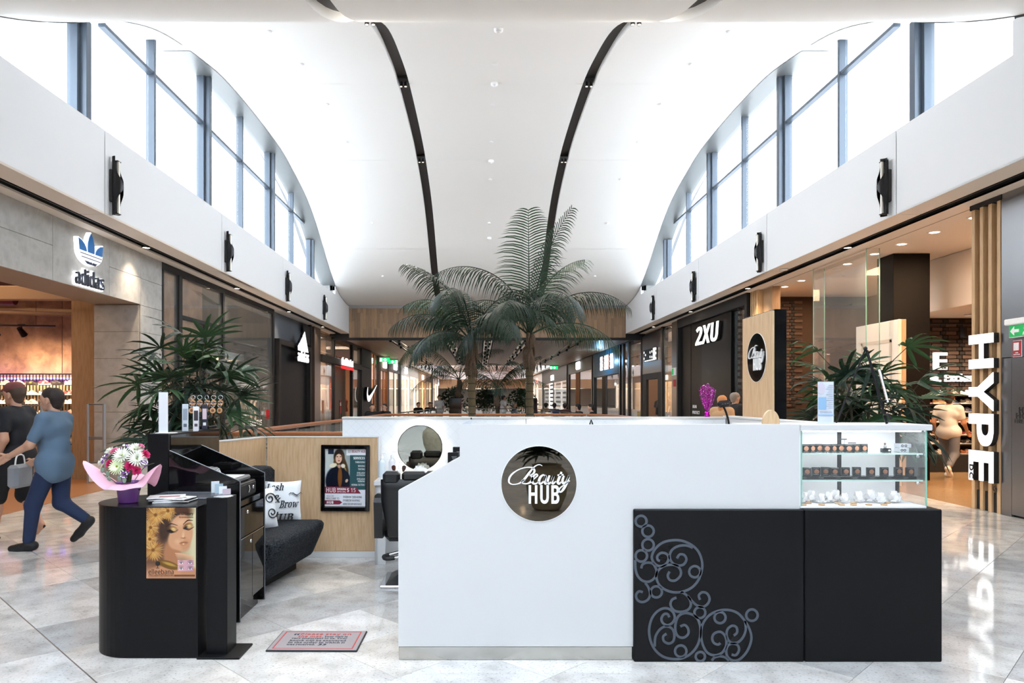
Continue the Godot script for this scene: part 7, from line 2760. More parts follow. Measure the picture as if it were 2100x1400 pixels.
func bouquet() -> void:
	var at := Vector3(-2.19, 0.909, -4.40)
	var p := thing("flower_pot", "purple tin pot with a small side ring on the black counter", "flower pot", at)
	var mb := MB.new()
	mb.lathe([Vector2(0, 0), Vector2(0.055, 0), Vector2(0.057, 0.004), Vector2(0.072, 0.124), Vector2(0.075, 0.127), Vector2(0.073, 0.13), Vector2(0.069, 0.128), Vector2(0.066, 0.115), Vector2(0, 0.115)], 32)
	obj("pot", mb, mat("74428c", 0.35), p)
	mb = MB.new()
	mb.tube(curve3([Vector3(0.066, 0.105, 0.01), Vector3(0.08, 0.095, 0.012), Vector3(0.078, 0.078, 0.012), Vector3(0.067, 0.082, 0.01)], 4), 0.003, 6)
	obj("side_ring", mb, M.blackmetal, p)
	# paper collar: folded pink sheet with raised peaks
	var c := thing("paper_wrap", "pink folded paper collar around the flowers in the purple pot", "wrapping paper", at)
	var rows := []
	var n := 72
	for r in 8:
		var t := r / 7.0
		var line := []
		for i in n + 1:
			var a := TAU * i / n
			var fold := 0.5 + 0.5 * sin(a * 5.0 + 0.6) * cos(a * 2.0 + 1.0)
			var peak := 0.19 * exp(-pow(fposmod(a - PI * 0.93 + PI, TAU) - PI, 2) / 0.14) + 0.17 * exp(-pow(fposmod(a - 0.25 + PI, TAU) - PI, 2) / 0.05) + 0.06 * exp(-pow(fposmod(a - 4.6 + PI, TAU) - PI, 2) / 0.3)
			var rad := 0.068 + t * (0.075 + 0.04 * fold + 0.42 * peak) + 0.006 * sin(a * 17.0) * (1.0 - t)
			var y := 0.118 + 0.05 * t * (1 - t) + t * (0.0 + 0.85 * peak - 0.018 * (1.0 - fold) - 0.01)
			line.append(Vector3(cos(a) * rad, y, sin(a) * rad))
		rows.append(line)
	mb = MB.new()
	mb.grid(rows)
	var pink := mat("e7b3c6", 0.55)
	pink.backlight_enabled = true
	pink.backlight = Color(0.35, 0.18, 0.24)
	obj("sheet", mb, pink, c)
	# flowers
	var white := mat("f2f5e6", 0.6)
	var cream := mat("e2eec2", 0.6)
	var pinkm := mat("d22f6e", 0.55)
	var lil := mat("7d4a9a", 0.55)
	var lpink := mat("ea86ad", 0.55)
	var specs := [
		["chrysanthemum", "large white chrysanthemum at the front centre of the bouquet", 0.0, 0.265, 0.07, 0.05, white, 3], ["chrysanthemum", "white chrysanthemum at the right of the bouquet", 0.062, 0.25, 0.065, 0.05, white, 4],
		["chrysanthemum", "greenish white daisy low in the bouquet above the paper", -0.012, 0.215, 0.095, 0.045, cream, 2], ["chrysanthemum", "white chrysanthemum at the upper left of the bouquet", -0.062, 0.275, 0.03, 0.042, white, 3],
		["chrysanthemum", "white chrysanthemum at the top right of the bouquet", 0.04, 0.292, 0.02, 0.042, white, 3], ["chrysanthemum", "white chrysanthemum at the far left edge of the bouquet", -0.1, 0.225, 0.03, 0.035, white, 3],
		["carnation", "crimson carnation left of the daisy", -0.048, 0.225, 0.08, 0.026, pinkm, 0], ["carnation", "crimson carnation right of the daisy", 0.04, 0.215, 0.09, 0.026, pinkm, 0], ["carnation", "crimson carnation at the right edge of the bouquet", 0.09, 0.268, 0.04, 0.026, pinkm, 0],
		["carnation", "crimson carnation near the paper on the right", 0.068, 0.195, 0.085, 0.024, pinkm, 0], ["carnation", "pale pink carnation at the upper left", -0.04, 0.283, 0.055, 0.024, lpink, 0], ["carnation", "pale pink carnation at the very top of the bouquet", 0.055, 0.305, 0.0, 0.02, lpink, 0],
		["statice", "purple statice cluster at the left of the bouquet", -0.085, 0.25, 0.055, 0.03, lil, 1], ["statice", "purple statice cluster low at the front", 0.02, 0.18, 0.1, 0.032, lil, 1], ["statice", "purple statice cluster at the top", -0.005, 0.305, 0.01, 0.03, lil, 1], ["statice", "purple statice cluster at the right", 0.09, 0.23, 0.05, 0.026, lil, 1],
	]
	for q in specs:
		var o := thing(q[0], q[1], "flower", at + Vector3(q[2] * 1.35, 0.2 + (q[3] - 0.19) * 1.25, q[4] * 1.05), 0.0, "flowers in the purple pot")
		var dir := Vector3(q[2], (q[3] - 0.19) * 1.1, q[4] + 0.02).normalized()
		var bs := Basis(Quaternion(Vector3.UP, dir))
		mb = MB.new()
		if q[0] == "chrysanthemum":
			for lay in int(q[7]):
				var cnt := 20 - lay * 3
				for k in cnt:
					var a := TAU * (k + 0.5 * lay) / cnt
					var tilt := 0.15 + 0.42 * lay
					var ln: float = q[5] * (1.2 - 0.2 * lay)
					mb.xf = Transform3D(bs * Basis(Vector3.UP, a) * Basis(Vector3.BACK, tilt), bs * Vector3(0, 0.004 * lay, 0))
					mb.quad(Vector3(0.004, 0, -0.002), Vector3(ln * 0.6, 0.003, -0.0045), Vector3(ln * 0.6, 0.003, 0.0045), Vector3(0.004, 0, 0.002))
					mb.quad(Vector3(ln * 0.6, 0.003, -0.0045), Vector3(ln, 0.006, -0.0015), Vector3(ln, 0.006, 0.0015), Vector3(ln * 0.6, 0.003, 0.0045))
			obj("petals", mb, q[6], o)
			mb = MB.new()
			mb.xf = Transform3D(bs, Vector3.ZERO)
			mb.ball(Vector3(0, 0.006, 0), Vector3(0.009, 0.006, 0.009), 10)
			obj("centre", mb, mat("8f9a35", 0.7), o)
		elif q[0] == "carnation":
			for k in 26:
				var a := k * 2.4
				var tilt := 0.25 + 0.045 * k
				mb.xf = Transform3D(bs * Basis(Vector3.UP, a) * Basis(Vector3.BACK, tilt), Vector3.ZERO)
				var ln: float = q[5] * (1.25 - 0.014 * k)
				mb.quad(Vector3(0.002, 0, -0.002), Vector3(ln, 0.002, -0.009), Vector3(ln * 1.05, -0.002, 0.008), Vector3(0.002, 0, 0.002))
			obj("petals", mb, q[6], o)
		else:
			for k in 26:
				var u := RNG.randf() * TAU
				var e := RNG.randf()
				var pp := bs * Vector3(cos(u) * q[5] * sqrt(e), 0.012 * (1.0 - e), sin(u) * q[5] * sqrt(e))
				mb.xf = Transform3D(bs, pp)
				mb.ball(Vector3.ZERO, Vector3(0.006, 0.005, 0.006), 6)
			obj("petals", mb, q[6], o)
			mb = MB.new()
			for k in 9:
				var u := RNG.randf() * TAU
				mb.xf = Transform3D(bs, bs * Vector3(cos(u) * q[5] * 0.6, 0.014, sin(u) * q[5] * 0.6))
				mb.ball(Vector3.ZERO, Vector3(0.0045, 0.004, 0.0045), 6)
			obj("white_florets", mb, white, o)
	var g := thing("foliage_sprig", "grey green eucalyptus sprigs sticking out at the left of the bouquet", "sprig", at)
	mb = MB.new()
	mb.tube(curve3([Vector3(-0.05, 0.12, 0.04), Vector3(-0.11, 0.17, 0.05), Vector3(-0.165, 0.185, 0.05)], 4), 0.0025, 5)
	mb.tube(curve3([Vector3(0.05, 0.14, 0.02), Vector3(0.11, 0.22, 0.02), Vector3(0.17, 0.245, 0.02)], 4), 0.002, 5)
	for k in 40:
		var a := k * 2.4
		mb.tube([Vector3(cos(a) * 0.01, 0.1, sin(a) * 0.01), Vector3(cos(a) * 0.05 * fmod(k * 0.31, 1.0), 0.22, sin(a) * 0.05 * fmod(k * 0.31, 1.0))], 0.002, 4, false)
	obj("stems", mb, mat("4b5a34", 0.7), g)
	mb = MB.new()
	for q in [[-0.10, 0.185, 0.055], [-0.12, 0.155, 0.05], [-0.135, 0.205, 0.05], [-0.15, 0.165, 0.05], [-0.165, 0.19, 0.05], [-0.09, 0.15, 0.06], [-0.14, 0.14, 0.05], [0.03, 0.15, 0.11], [0.0, 0.165, 0.11]]:
		mb.ball(Vector3(q[0], q[1], q[2]), Vector3(0.013, 0.018, 0.004), 10)
	obj("leaves", mb, mat("7f9480", 0.6), g)


func pillow_mesh(w: float, h: float, t: float) -> MB:
	var mb := MB.new()
	for side in [1.0, -1.0]:
		var rows := []
		for i in 13:
			var v := i / 6.0 - 1.0
			var line := []
			for j in 13:
				var u := j / 6.0 - 1.0
				var puff := pow(maxf(0.0, (1.0 - u * u) * (1.0 - v * v)), 0.45)
				var pinch := 1.0 - 0.10 * (u * u * (1.0 - v * v) * 0.0 + (1.0 - absf(u)) * absf(v) * 0.0) - 0.07 * (1.0 - u * u) * v * v - 0.07 * (1.0 - v * v) * u * u
				line.append(Vector3(u * w * 0.5 * pinch, v * h * 0.5 * pinch, side * t * 0.5 * puff))
			rows.append(line)
		mb.grid(rows, side < 0)
	return mb


func build_bench() -> void:
	var fab := grained(noise_tex(["7c8287", "3f4347", "2a2c30", "26282c", "26282c", "26282c", "26282c"], 0.06, 71, 1, 512, FastNoiseLite.TYPE_CELLULAR), Vector3(1.7, 1.7, 1.7), 0.9, "8f9298", 0.3)
	var n: NoiseTexture2D = fab.albedo_texture
	(n.noise as FastNoiseLite).cellular_return_type = FastNoiseLite.RETURN_DISTANCE2_SUB
	(n.noise as FastNoiseLite).domain_warp_enabled = true
	(n.noise as FastNoiseLite).domain_warp_amplitude = 12.0
	(n.noise as FastNoiseLite).domain_warp_frequency = 0.05
	var b := thing("bench", "charcoal patterned upholstered bench against the angled oak wall", "bench")
	var rows := []
	var ks := 15
	for k in ks:
		var t := k / float(ks - 1)
		var d := lerpf(5.43, 6.5, t)
		var xb := lerpf(-2.11, -2.0, t)
		var xf := lerpf(-1.56, -1.41, t)
		var cap := 1.0
		if k == 0 or k == ks - 1:
			cap = 0.86
		var sec := []
		var cx := (xb + xf - 0.1) * 0.5
		var cy := 0.29
		for q in [[xb, 0.13], [xb, 0.45], [xf - 0.06, 0.455], [xf - 0.02, 0.445], [xf, 0.42], [xf - 0.005, 0.38], [xf - 0.10, 0.16], [xf - 0.12, 0.135], [xf - 0.16, 0.125], [xb, 0.13]]:
			sec.append(Vector3(lerpf(cx, q[0], cap), lerpf(cy, q[1], cap), -d))
		rows.append(sec)
	rows[0] = rows[0].map(func(p): return p)
	var mb := MB.new()
	mb.grid(rows, true)
	for e in [0, ks - 1]:
		for j in range(1, 8):
			var nn := Vector3(0, 0, 1 if e == 0 else -1)
			mb.tri(rows[e][0], rows[e][j], rows[e][j + 1], nn, nn, nn)
	obj("seat", mb, fab, b)
	mb = MB.new()
	var prof := []
	for k in 9:
		var t := k / 8.0
		var d := lerpf(5.81, 6.62, t)
		var x := lerpf(-2.14, -2.0, t)
		var cap := 0.0 if k > 0 and k < 8 else 0.02
		var sec := []
		for q in [[-0.10, 0.4], [-0.10, 0.90], [-0.06, 0.935], [0.04, 0.935], [0.075, 0.90], [0.07, 0.45]]:
			sec.append(Vector3(x + q[0], q[1] - cap, -d))
		prof.append(sec)
	mb.grid(prof, true)
	for e in [0, 8]:
		var nn := Vector3(0, 0, 1 if e == 0 else -1)
		for j in range(1, 5):
			mb.tri(prof[e][0], prof[e][j], prof[e][j + 1], nn, nn, nn)
	obj("backrest", mb, fab, b)
	mb = MB.new()
	plan_prism(PackedVector2Array([Vector2(-2.15, 5.4), Vector2(-1.85, 5.4), Vector2(-1.68, 6.45), Vector2(-2.0, 6.45)]), 0.0, 0.13, mb)
	obj("plinth", mb, M.dark, b)
	# cushions with printed words
	var p := thing("cushion", "white cushion printed Lash and Brow HUB with lashes on the bench", "cushion", Vector3(-1.79, 0.625, -6.42), 0.24)
	p.rotation.x = -0.12
	obj("cover", pillow_mesh(0.32, 0.36, 0.11), mat("eef1f4", 0.8), p)
	var sl := Transform3D(Basis(Vector3(1, 0, 0), Vector3(0.25, 1, 0), Vector3(0, 0, 1)), Vector3.ZERO)
	for q in [["Lash", -0.065, 0.125, 0.15, 0.065, 0.048], ["&", -0.05, 0.02, 0.065, 0.068, 0.056], ["Brow", 0.055, -0.03, 0.16, 0.065, 0.058], ["HUB", -0.01, -0.145, 0.2, 0.06, 0.045]]:
		text("print", q[0], q[3], q[4], 0.004, "serifbold", M.ink, p, facing(0, Vector3(q[1], q[2], q[5])) * sl)
	var l := MB.new()
	for e in [0.035, 0.12]:
		var arc := []
		for i in 9:
			arc.append(Vector2(e - 0.035 + i * 0.00875, 0.072 - 0.022 * sin(PI * i / 8.0)))
		l.ribbon(arc, 0.005, 0.042, 0.05)
		for i in 9:
			l.ribbon([arc[i], arc[i] + Vector2((i - 4) * 0.0035, -0.018)], 0.003, 0.042, 0.05)
	obj("lash_print", l, M.ink, p)
	var p2 := thing("cushion", "second white cushion with black scroll print half hidden by the desk", "cushion", Vector3(-1.885, 0.61, -6.0), 0.75)
	p2.rotation.x = -0.2
	obj("cover", pillow_mesh(0.34, 0.36, 0.12), mat("eef1f4", 0.8), p2)
	l = MB.new()
	for q in [[0.09, 0.08, 1.0], [0.1, -0.04, -1.0], [0.0, 0.0, 1.0], [-0.08, 0.05, -1.0]]:
		var sp := []
		for i in 22:
			var a: float = i * 0.45 * q[2]
			sp.append(Vector2(q[0] + cos(a) * (0.05 - i * 0.0019), q[1] + sin(a) * (0.05 - i * 0.0019)))
		l.ribbon(sp, 0.008, 0.045, 0.056)
	obj("scroll_print", l, M.ink, p2)


func build_salon() -> void:
	var d := thing("work_desk", "white work desk under the round mirrors with a white side panel", "desk")
	var mb := MB.new()
	mb.span(Vector3(-0.99, 0.742, -6.57), Vector3(2.40, 0.786, -6.965), 0.004)
	obj("desktop", mb, M.whitelam, d)
	for x in [-0.985, 0.7, 2.3]:
		mb = MB.new()
		mb.span(Vector3(x, 0.0, -6.6), Vector3(x + 0.03, 0.742, -6.96), 0.003)
		mb.span(Vector3(x, 0.0, -6.6), Vector3(x + 0.10, 0.742, -6.64), 0.003)
		obj("leg_panel", mb, M.whitelam, d)
	mb = MB.new()
	mb.span(Vector3(-0.95, 0.04, -6.94), Vector3(2.3, 0.742, -6.96))
	obj("back_panel", mb, M.whitelam, d)
	# three mirrors with light behind them
	for k in 3:
		var m := thing("mirror", ["round back-lit mirror on the rear kiosk wall above the black chair", "round back-lit mirror hidden behind the counter, middle one", "round back-lit mirror hidden behind the counter, right one"][k], "mirror", Vector3(-0.59 + 1.165 * k, 1.071, -6.925))
		mb = MB.new()
		mb.prism(disc_poly(0.216, 64), 0.0, 0.006)
		obj("mirror_glass", mb, M.mirror, m)
		mb = MB.new()
		ring(0.214, 0.221, -0.004, 0.0065, 64, mb)
		obj("rim", mb, M.dark, m)
		mb = MB.new()
		ring(0.17, 0.206, -0.03, -0.016, 48, mb)
		obj("halo_light", mb, M.halo, m)
		mb = MB.new()
		ring(0.0001, 0.17, -0.045, -0.006, 32, mb)
		obj("mount", mb, M.white, m)
		for j in 8:
			var a := TAU * j / 8.0
			omni("halo_lamp", m.position + Vector3(cos(a) * 0.235, sin(a) * 0.235, -0.018), 0.004, "fff4e4", 0.012)
	salon_chair()
	# bottles, brushes, tissue box, boxes
	var bt := [[-0.955, 0.17, 0.032, "clear pump bottle of water at the left of the white desk", "dfeaf0"], [-0.853, 0.18, 0.036, "white pump bottle of lotion beside the clear bottle", "f0eef2"], [-0.79, 0.08, 0.02, "small white pump bottle in front of the mirror", "f2f2f2"]]
	for q in bt:
		var o := thing("pump_bottle", q[3], "bottle", Vector3(q[0], 0.786, -6.86))
		mb = MB.new()
		mb.lathe([Vector2(0, 0), Vector2(q[2], 0), Vector2(q[2], q[1] * 0.82), Vector2(q[2] * 0.8, q[1] * 0.95), Vector2(q[2] * 0.4, q[1]), Vector2(q[2] * 0.4, q[1] + 0.015)], 20)
		obj("bottle", mb, mat(q[4], 0.2), o)
		mb = MB.new()
		var hh: float = q[1]
		mb.lathe([Vector2(q[2] * 0.5, hh + 0.01), Vector2(q[2] * 0.5, hh + 0.035), Vector2(q[2] * 0.16, hh + 0.04), Vector2(q[2] * 0.14, hh + 0.07), Vector2(0, hh + 0.07)], 14)
		mb.tube([Vector3(-0.005, hh + 0.068, 0), Vector3(0.03, hh + 0.072, 0), Vector3(0.045, hh + 0.06, 0)], 0.006, 6)
		obj("pump", mb, M.white, o)
	for k in 2:
		var o := thing("makeup_brush", "fluffy brown makeup brush standing on the white desk, %s one" % ["left", "right"][k], "makeup brush", Vector3(-0.81 + 0.065 * k, 0.786, -6.72))
		o.rotation.z = 0.12 - 0.3 * k
		mb = MB.new()
		mb.tube([Vector3(0, 0, 0), Vector3(0, 0.075, 0)], [0.004, 0.007], 8)
		obj("handle", mb, mat(["2a201c", "e6d6c0"][k], 0.4), o)
		mb = MB.new()
		mb.tube([Vector3(0, 0.072, 0), Vector3(0, 0.1, 0), Vector3(0, 0.122, 0), Vector3(0, 0.132, 0)], [0.008, 0.019, 0.02, 0.008], 14)
		obj("bristles", mb, mat(["4a1f16", "4b3a32"][k], 0.9), o)
	var tb := thing("tissue_box", "white faceted tissue box in front of the round mirror", "tissue box", Vector3(-0.575, 0.786, -6.78))
	mb = MB.new()
	mb.lathe([Vector2(0, 0), Vector2(0.075, 0), Vector2(0.088, 0.06), Vector2(0.065, 0.085), Vector2(0.06, 0.098), Vector2(0.03, 0.105), Vector2(0, 0.108)], 6, true)
	obj("box", mb, M.white, tb)
	for k in 3:
		mb = MB.new()
		mb.xf = Transform3D(Basis(Vector3.UP, k * 1.1), Vector3(-0.02 + 0.02 * k, 0.1, 0))
		mb.prism(PackedVector2Array([Vector2(-0.03, 0), Vector2(0.03, 0), Vector2(0.02, 0.025), Vector2(0, 0.014), Vector2(-0.025, 0.022)]), -0.001, 0.001)
		obj("tissue", mb, M.print, tb)
	for k in 6:
		var o := thing("lash_tray", "black and white lash tray stacked on the desk, %s from the bottom" % ordinal(k), "tray", Vector3(-0.46 + 0.036 * k, 0.787 + 0.021 * k, -6.74), 0.0, "lash trays stacked on the white desk")
		mb = MB.new()
		mb.box(Vector3(0, 0.006, 0), Vector3(0.13, 0.012, 0.09), 0.002)
		obj("tray", mb, M.blackgloss, o)
		mb = MB.new()
		mb.box(Vector3(0, 0.0145, 0), Vector3(0.12, 0.005, 0.085), 0.001)
		obj("lid", mb, M.print, o)
	var bx := [[-0.255, 0.255, "black product box with fine white print beside the counter shoulder", -6.70], [-0.21, 0.30, "taller dark box behind the black product box", -6.80]]
	for q in bx:
		var o := thing("product_box", q[2], "box", Vector3(q[0], 0.786, q[3]), -0.12)
		mb = MB.new()
		mb.box(Vector3(0, q[1] / 2, 0), Vector3(0.10, q[1], 0.06), 0.002)
		obj("carton", mb, mat("17171a", 0.3), o)
		mb = MB.new()
		for k in 14:
			mb.box(Vector3(0.012, q[1] * 0.85 - k * q[1] * 0.05, 0.0304), Vector3(0.05 - 0.012 * ((k * 7) % 3), 0.005, 0.0006))
		obj("fine_print", mb, mat("9da0a5", 0.5), o)
	# lamp on a bent arm and foil spray at the rear wall
	var lp := thing("magnifier_lamp", "black oblong lamp head on a bent arm near the timber pylon", "lamp", Vector3(2.32, 0.786, -6.72))
	mb = MB.new()
	mb.tube(curve3([Vector3(0.02, 0, 0), Vector3(0.05, 0.25, 0), Vector3(0.045, 0.5, 0), Vector3(0.02, 0.62, 0.0), Vector3(-0.01, 0.69, 0.0)], 4), 0.01, 8)
	mb.lathe([Vector2(0, 0), Vector2(0.07, 0), Vector2(0.065, 0.015), Vector2(0, 0.02)], 18)
	obj("arm", mb, M.blackmetal, lp)
	mb = MB.new()
	mb.xf = Transform3D(Basis(Vector3.BACK, 0.1), Vector3(-0.005, 0.715, 0))
	mb.box(Vector3.ZERO, Vector3(0.125, 0.065, 0.05), 0.02)
	obj("lamp_head", mb, mat("232329", 0.3), lp)
	mb = MB.new()
	mb.xf = Transform3D(Basis(Vector3.BACK, 0.1), Vector3(-0.005, 0.715, 0.026))
	for k in 3:
		mb.box(Vector3(-0.02 + 0.025 * k, 0.0, 0), Vector3(0.012, 0.005, 0.002))
	obj("buttons", mb, M.grey, lp)
	var f := thing("foil_spray", "tall magenta foil spray decoration on the rear kiosk wall", "decoration", Vector3(2.25, 1.37, -7.015))
	mb = MB.new()
	mb.lathe([Vector2(0, 0), Vector2(0.028, 0), Vector2(0.03, 0.012), Vector2(0.02, 0.03), Vector2(0.026, 0.045), Vector2(0.012, 0.055), Vector2(0, 0.055)], 14)
	var fm := mat("c41fb4", 0.18, 0.85)
	obj("weight", mb, fm, f)
	for k in 46:
		var a := k * 2.399
		var r := sqrt((k + 0.5) / 46.0)
		var tip := Vector3(cos(a) * 0.085 * r, 0.33 - 0.06 * r * r - 0.02 * fmod(k * 0.37, 1.0), sin(a) * 0.05 * r)
		var pts := []
		for i in 12:
			var t := i / 11.0
			var p := Vector3(0, 0.045, 0).lerp(tip, t) + Vector3(cos(a), 0, sin(a)) * 0.02 * sin(PI * t) * r
			pts.append(p)
		mb = MB.new()
		mb.tube(pts, 0.0012, 4, false)
		for i in range(2, 12):
			mb.xf = Transform3D(Basis.from_euler(Vector3(k + i, i * 1.7, k * 0.7)), pts[i])
			mb.box(Vector3.ZERO, Vector3(0.012, 0.0015, 0.006))
			mb.xf = Transform3D()
		obj("foil_strand", mb, fm if k % 3 else mat("e38be0", 0.15, 0.85), f)


func salon_chair() -> void:
	var c := thing("salon_chair", "black padded salon chair seen from behind facing the round mirror", "salon chair", Vector3(-0.565, 0.0, -6.0))
	var mb := MB.new()
	# backrest: tapered, leaning a little towards the camera
	var rows := []
	for i in 12:
		var t := i / 11.0
		var y := 0.42 + 0.47 * t
		var hw := lerpf(0.2, 0.25, minf(1.0, t * 1.6))
		var z := 0.16 + 0.06 * t
		var sec := []
		for j in 17:
			var a := TAU * j / 16.0
			var cx := signf(cos(a)) * pow(absf(cos(a)), 0.35)
			var cz := signf(sin(a)) * pow(absf(sin(a)), 0.6)
			var th := 0.055 if i > 0 and i < 11 else 0.03
			sec.append(Vector3(cx * hw, y, z + cz * th))
		rows.append(sec)
	mb.grid(rows)
	mb.box(Vector3(0, 0.885, 0.22), Vector3(0.38, 0.02, 0.06), 0.008)
	obj("backrest", mb, M.leather, c)
	mb = MB.new()
	mb.box(Vector3(0.025, 0.918, 0.215), Vector3(0.2, 0.08, 0.1), 0.022)
	obj("headrest", mb, M.leather, c)
	for s in [-1.0, 1.0]:      # shoulder pads beside the headrest
		mb = MB.new()
		mb.box(Vector3(s * 0.17 + 0.01, 0.905, 0.215), Vector3(0.14, 0.11, 0.105), 0.026)
		obj("shoulder_pad", mb, M.leather, c)
	mb = MB.new()
	mb.box(Vector3(0, 0.43, -0.08), Vector3(0.46, 0.13, 0.48), 0.04)
	obj("seat", mb, M.leather, c)
	for s in [-1.0, 1.0]:
		mb = MB.new()
		var sec2 := []
		mb.xf = Transform3D(Basis(Vector3.UP, PI / 2), Vector3(s * 0.275 - 0.035, 0, 0))
		mb.prism(PackedVector2Array([Vector2(-0.17, 0.40), Vector2(0.25, 0.38), Vector2(0.26, 0.52), Vector2(0.25, 0.62), Vector2(-0.12, 0.74), Vector2(-0.19, 0.735), Vector2(-0.21, 0.70)]), 0.0, 0.07)
		mb.xf = Transform3D()
		mb.tube([Vector3(s * 0.275, 0.735, 0.17), Vector3(s * 0.275, 0.735, 0.1), Vector3(s * 0.275, 0.62, -0.25)], 0.036, 10)
		obj("armrest", mb, M.leather, c)
	mb = MB.new()
	mb.lathe([Vector2(0.045, 0.02), Vector2(0.045, 0.2), Vector2(0.03, 0.2), Vector2(0.03, 0.37), Vector2(0.0, 0.37)], 18, true)
	obj("hydraulic_post", mb, M.chrome, c)
	mb = MB.new()
	mb.box(Vector3(-0.03, 0.012, 0.0), Vector3(0.46, 0.024, 0.46), 0.008)
	obj("base_plate", mb, M.chrome, c)
	mb = MB.new()
	mb.xf = Transform3D(Basis(Vector3.UP, PI / 4), Vector3.ZERO)
	mb.lathe([Vector2(0.30, 0.024), Vector2(0.08, 0.13), Vector2(0, 0.13)], 4, true)
	obj("base_cover", mb, M.leather, c)
	mb = MB.new()
	mb.tube(curve3([Vector3(0.02, 0.27, 0.05), Vector3(-0.1, 0.245, 0.16), Vector3(-0.21, 0.235, 0.18), Vector3(-0.235, 0.24, 0.13), Vector3(-0.19, 0.25, 0.09), Vector3(-0.05, 0.28, 0.06)], 5), 0.014, 8)
	obj("pump_lever", mb, M.chrome, c)
	mb = MB.new()
	mb.tube(curve3([Vector3(-0.14, 0.24, 0.175), Vector3(-0.21, 0.235, 0.18), Vector3(-0.235, 0.24, 0.13), Vector3(-0.2, 0.247, 0.1)], 5), 0.018, 8)
	obj("lever_grip", mb, M.dark, c)


func build_counter_top() -> void:
	var y := 1.4
	var mb := MB.new()
	mb.span(Vector3(1.62, 1.36, -4.262), Vector3(2.67, 1.398, -4.56), 0.003)
	tag(obj("counter_shelf", mb, M.whitelam), "white shelf on top of the counter that carries the easel", "shelf")
	# wire easel
	var e := thing("easel", "black wire tabletop easel standing on the white counter top", "easel", Vector3(2.36, y, -4.34))
	mb = MB.new()
	var apex := Vector3(0.015, 0.462, -0.02)
	mb.tube([Vector3(-0.105, 0, -0.14), apex], 0.005, 8)
	for s in [0.0, 0.055]:
		mb.tube([Vector3(0.105 + s, 0.0, 0.05 - s * 1.6), apex + Vector3(0.006 + s * 0.1, -0.01, 0)], 0.0055, 8)
	mb.tube([Vector3(0.10, 0.015, 0.05), Vector3(0.172, 0.015, -0.035)], 0.004, 6)
	obj("frame", mb, M.blackmetal, e)
	mb = MB.new()
	mb.ball(apex, Vector3(0.012, 0.014, 0.012), 10)
	obj("knob", mb, M.blackmetal, e)
	mb = MB.new()
	for s in [0.0, 0.055]:
		mb.tube(curve3([Vector3(0.10 + s, 0.02, 0.05 - s * 1.6), Vector3(0.09 + s, 0.05, 0.045 - s * 1.6), Vector3(0.105 + s, 0.055, 0.06 - s * 1.6), Vector3(0.125 + s, 0.03, 0.06 - s * 1.6)], 4), 0.005, 6)
	mb.tube([Vector3(0.088, 0.14, 0.035), Vector3(0.135, 0.142, 0.04), Vector3(0.17, 0.148, 0.0)], 0.005, 6)
	obj("rest_hooks", mb, M.blackmetal, e)
	var bk := thing("brochure", "white brochure with black print leaning on the wire easel", "brochure", Vector3(2.36, y, -4.34))
	mb = MB.new()
	mb.xf = Transform3D(Basis(Vector3.BACK, 0.26) * Basis(Vector3.UP, 1.05), Vector3(0.108, 0.232, 0.012))
	mb.box(Vector3.ZERO, Vector3(0.07, 0.20, 0.012), 0.001)
	obj("pages", mb, M.print, bk)
	var mb2 := MB.new()
	mb2.xf = mb.xf
	mb2.box(Vector3(0.0, -0.06, 0.0065), Vector3(0.06, 0.06, 0.001))
	mb2.box(Vector3(-0.02, 0.02, 0.0065), Vector3(0.012, 0.07, 0.001))
	obj("print", mb2, M.ink, bk)
	var mb3 := MB.new()
	mb3.xf = mb.xf
	mb3.box(Vector3(-0.028, 0.0, -0.004), Vector3(0.014, 0.19, 0.006))
	obj("picture_edge", mb3, mat("b98f86", 0.5), bk)
	# upright price sign
	var s := thing("price_sign", "upright white price leaflet in a clear stand on the counter top", "price sign", Vector3(2.105, y, -4.31))
	mb = MB.new()
	mb.box(Vector3(0, 0.128, 0), Vector3(0.096, 0.256, 0.002))
	obj("sheet", mb, mat("e9eef4", 0.5), s)
	mb = MB.new()
	mb.box(Vector3(0, 0.13, 0.003), Vector3(0.1, 0.26, 0.0025))
	obj("acrylic_cover", mb, M.acrylic, s)
	mb = MB.new()
	mb.box(Vector3(0, 0.002, 0), Vector3(0.1, 0.004, 0.07), 0.001)
	obj("base", mb, M.acrylic, s)
	mb = MB.new()
	mb.box(Vector3(-0.022, 0.125, 0.0046), Vector3(0.048, 0.075, 0.0004))
	mb.box(Vector3(0, 0.053, 0.0046), Vector3(0.096, 0.008, 0.0004))
	obj("blue_fields", mb, mat("8fb4d6", 0.5), s)
	mb = MB.new()
	mb.xf = Transform3D(Basis.from_scale(Vector3(0.6, 1.0, 1.0)) * Basis(Vector3.BACK, 0.0), Vector3(-0.027, 0.215, 0.0046))
	mb.prism(disc_poly(0.036, 24), 0, 0.0004)
	obj("round_picture", mb, mat("c9c3d0", 0.5), s)
	mb = MB.new()
	for k in 13:
		mb.box(Vector3(0.03 - 0.004 * (k % 3), 0.235 - k * 0.0115, 0.0047), Vector3(0.028 + 0.008 * (k % 3), 0.003, 0.0003))
	obj("fine_print", mb, mat("9aa3b4", 0.5), s)
	text("lettering", "LASH & BROW ARTIST", 0.075, 0.011, 0.0004, "sans", mat("7f90aa", 0.5), s, facing(PI, Vector3(0, 0.071, 0.005)))
	# half round wooden stand, tablet edge, pen tip
	var h := thing("wooden_stand", "half oval pale wooden stand at the right of the counter top", "stand", Vector3(1.765, y, -4.30))
	mb = MB.new()
	var po := PackedVector2Array([Vector2(-0.05, 0.0), Vector2(0.052, 0.0)])
	for i in 17:
		var a := PI * i / 16.0
		po.append(Vector2(0.001 + cos(a) * 0.051, sin(a) * 0.085))
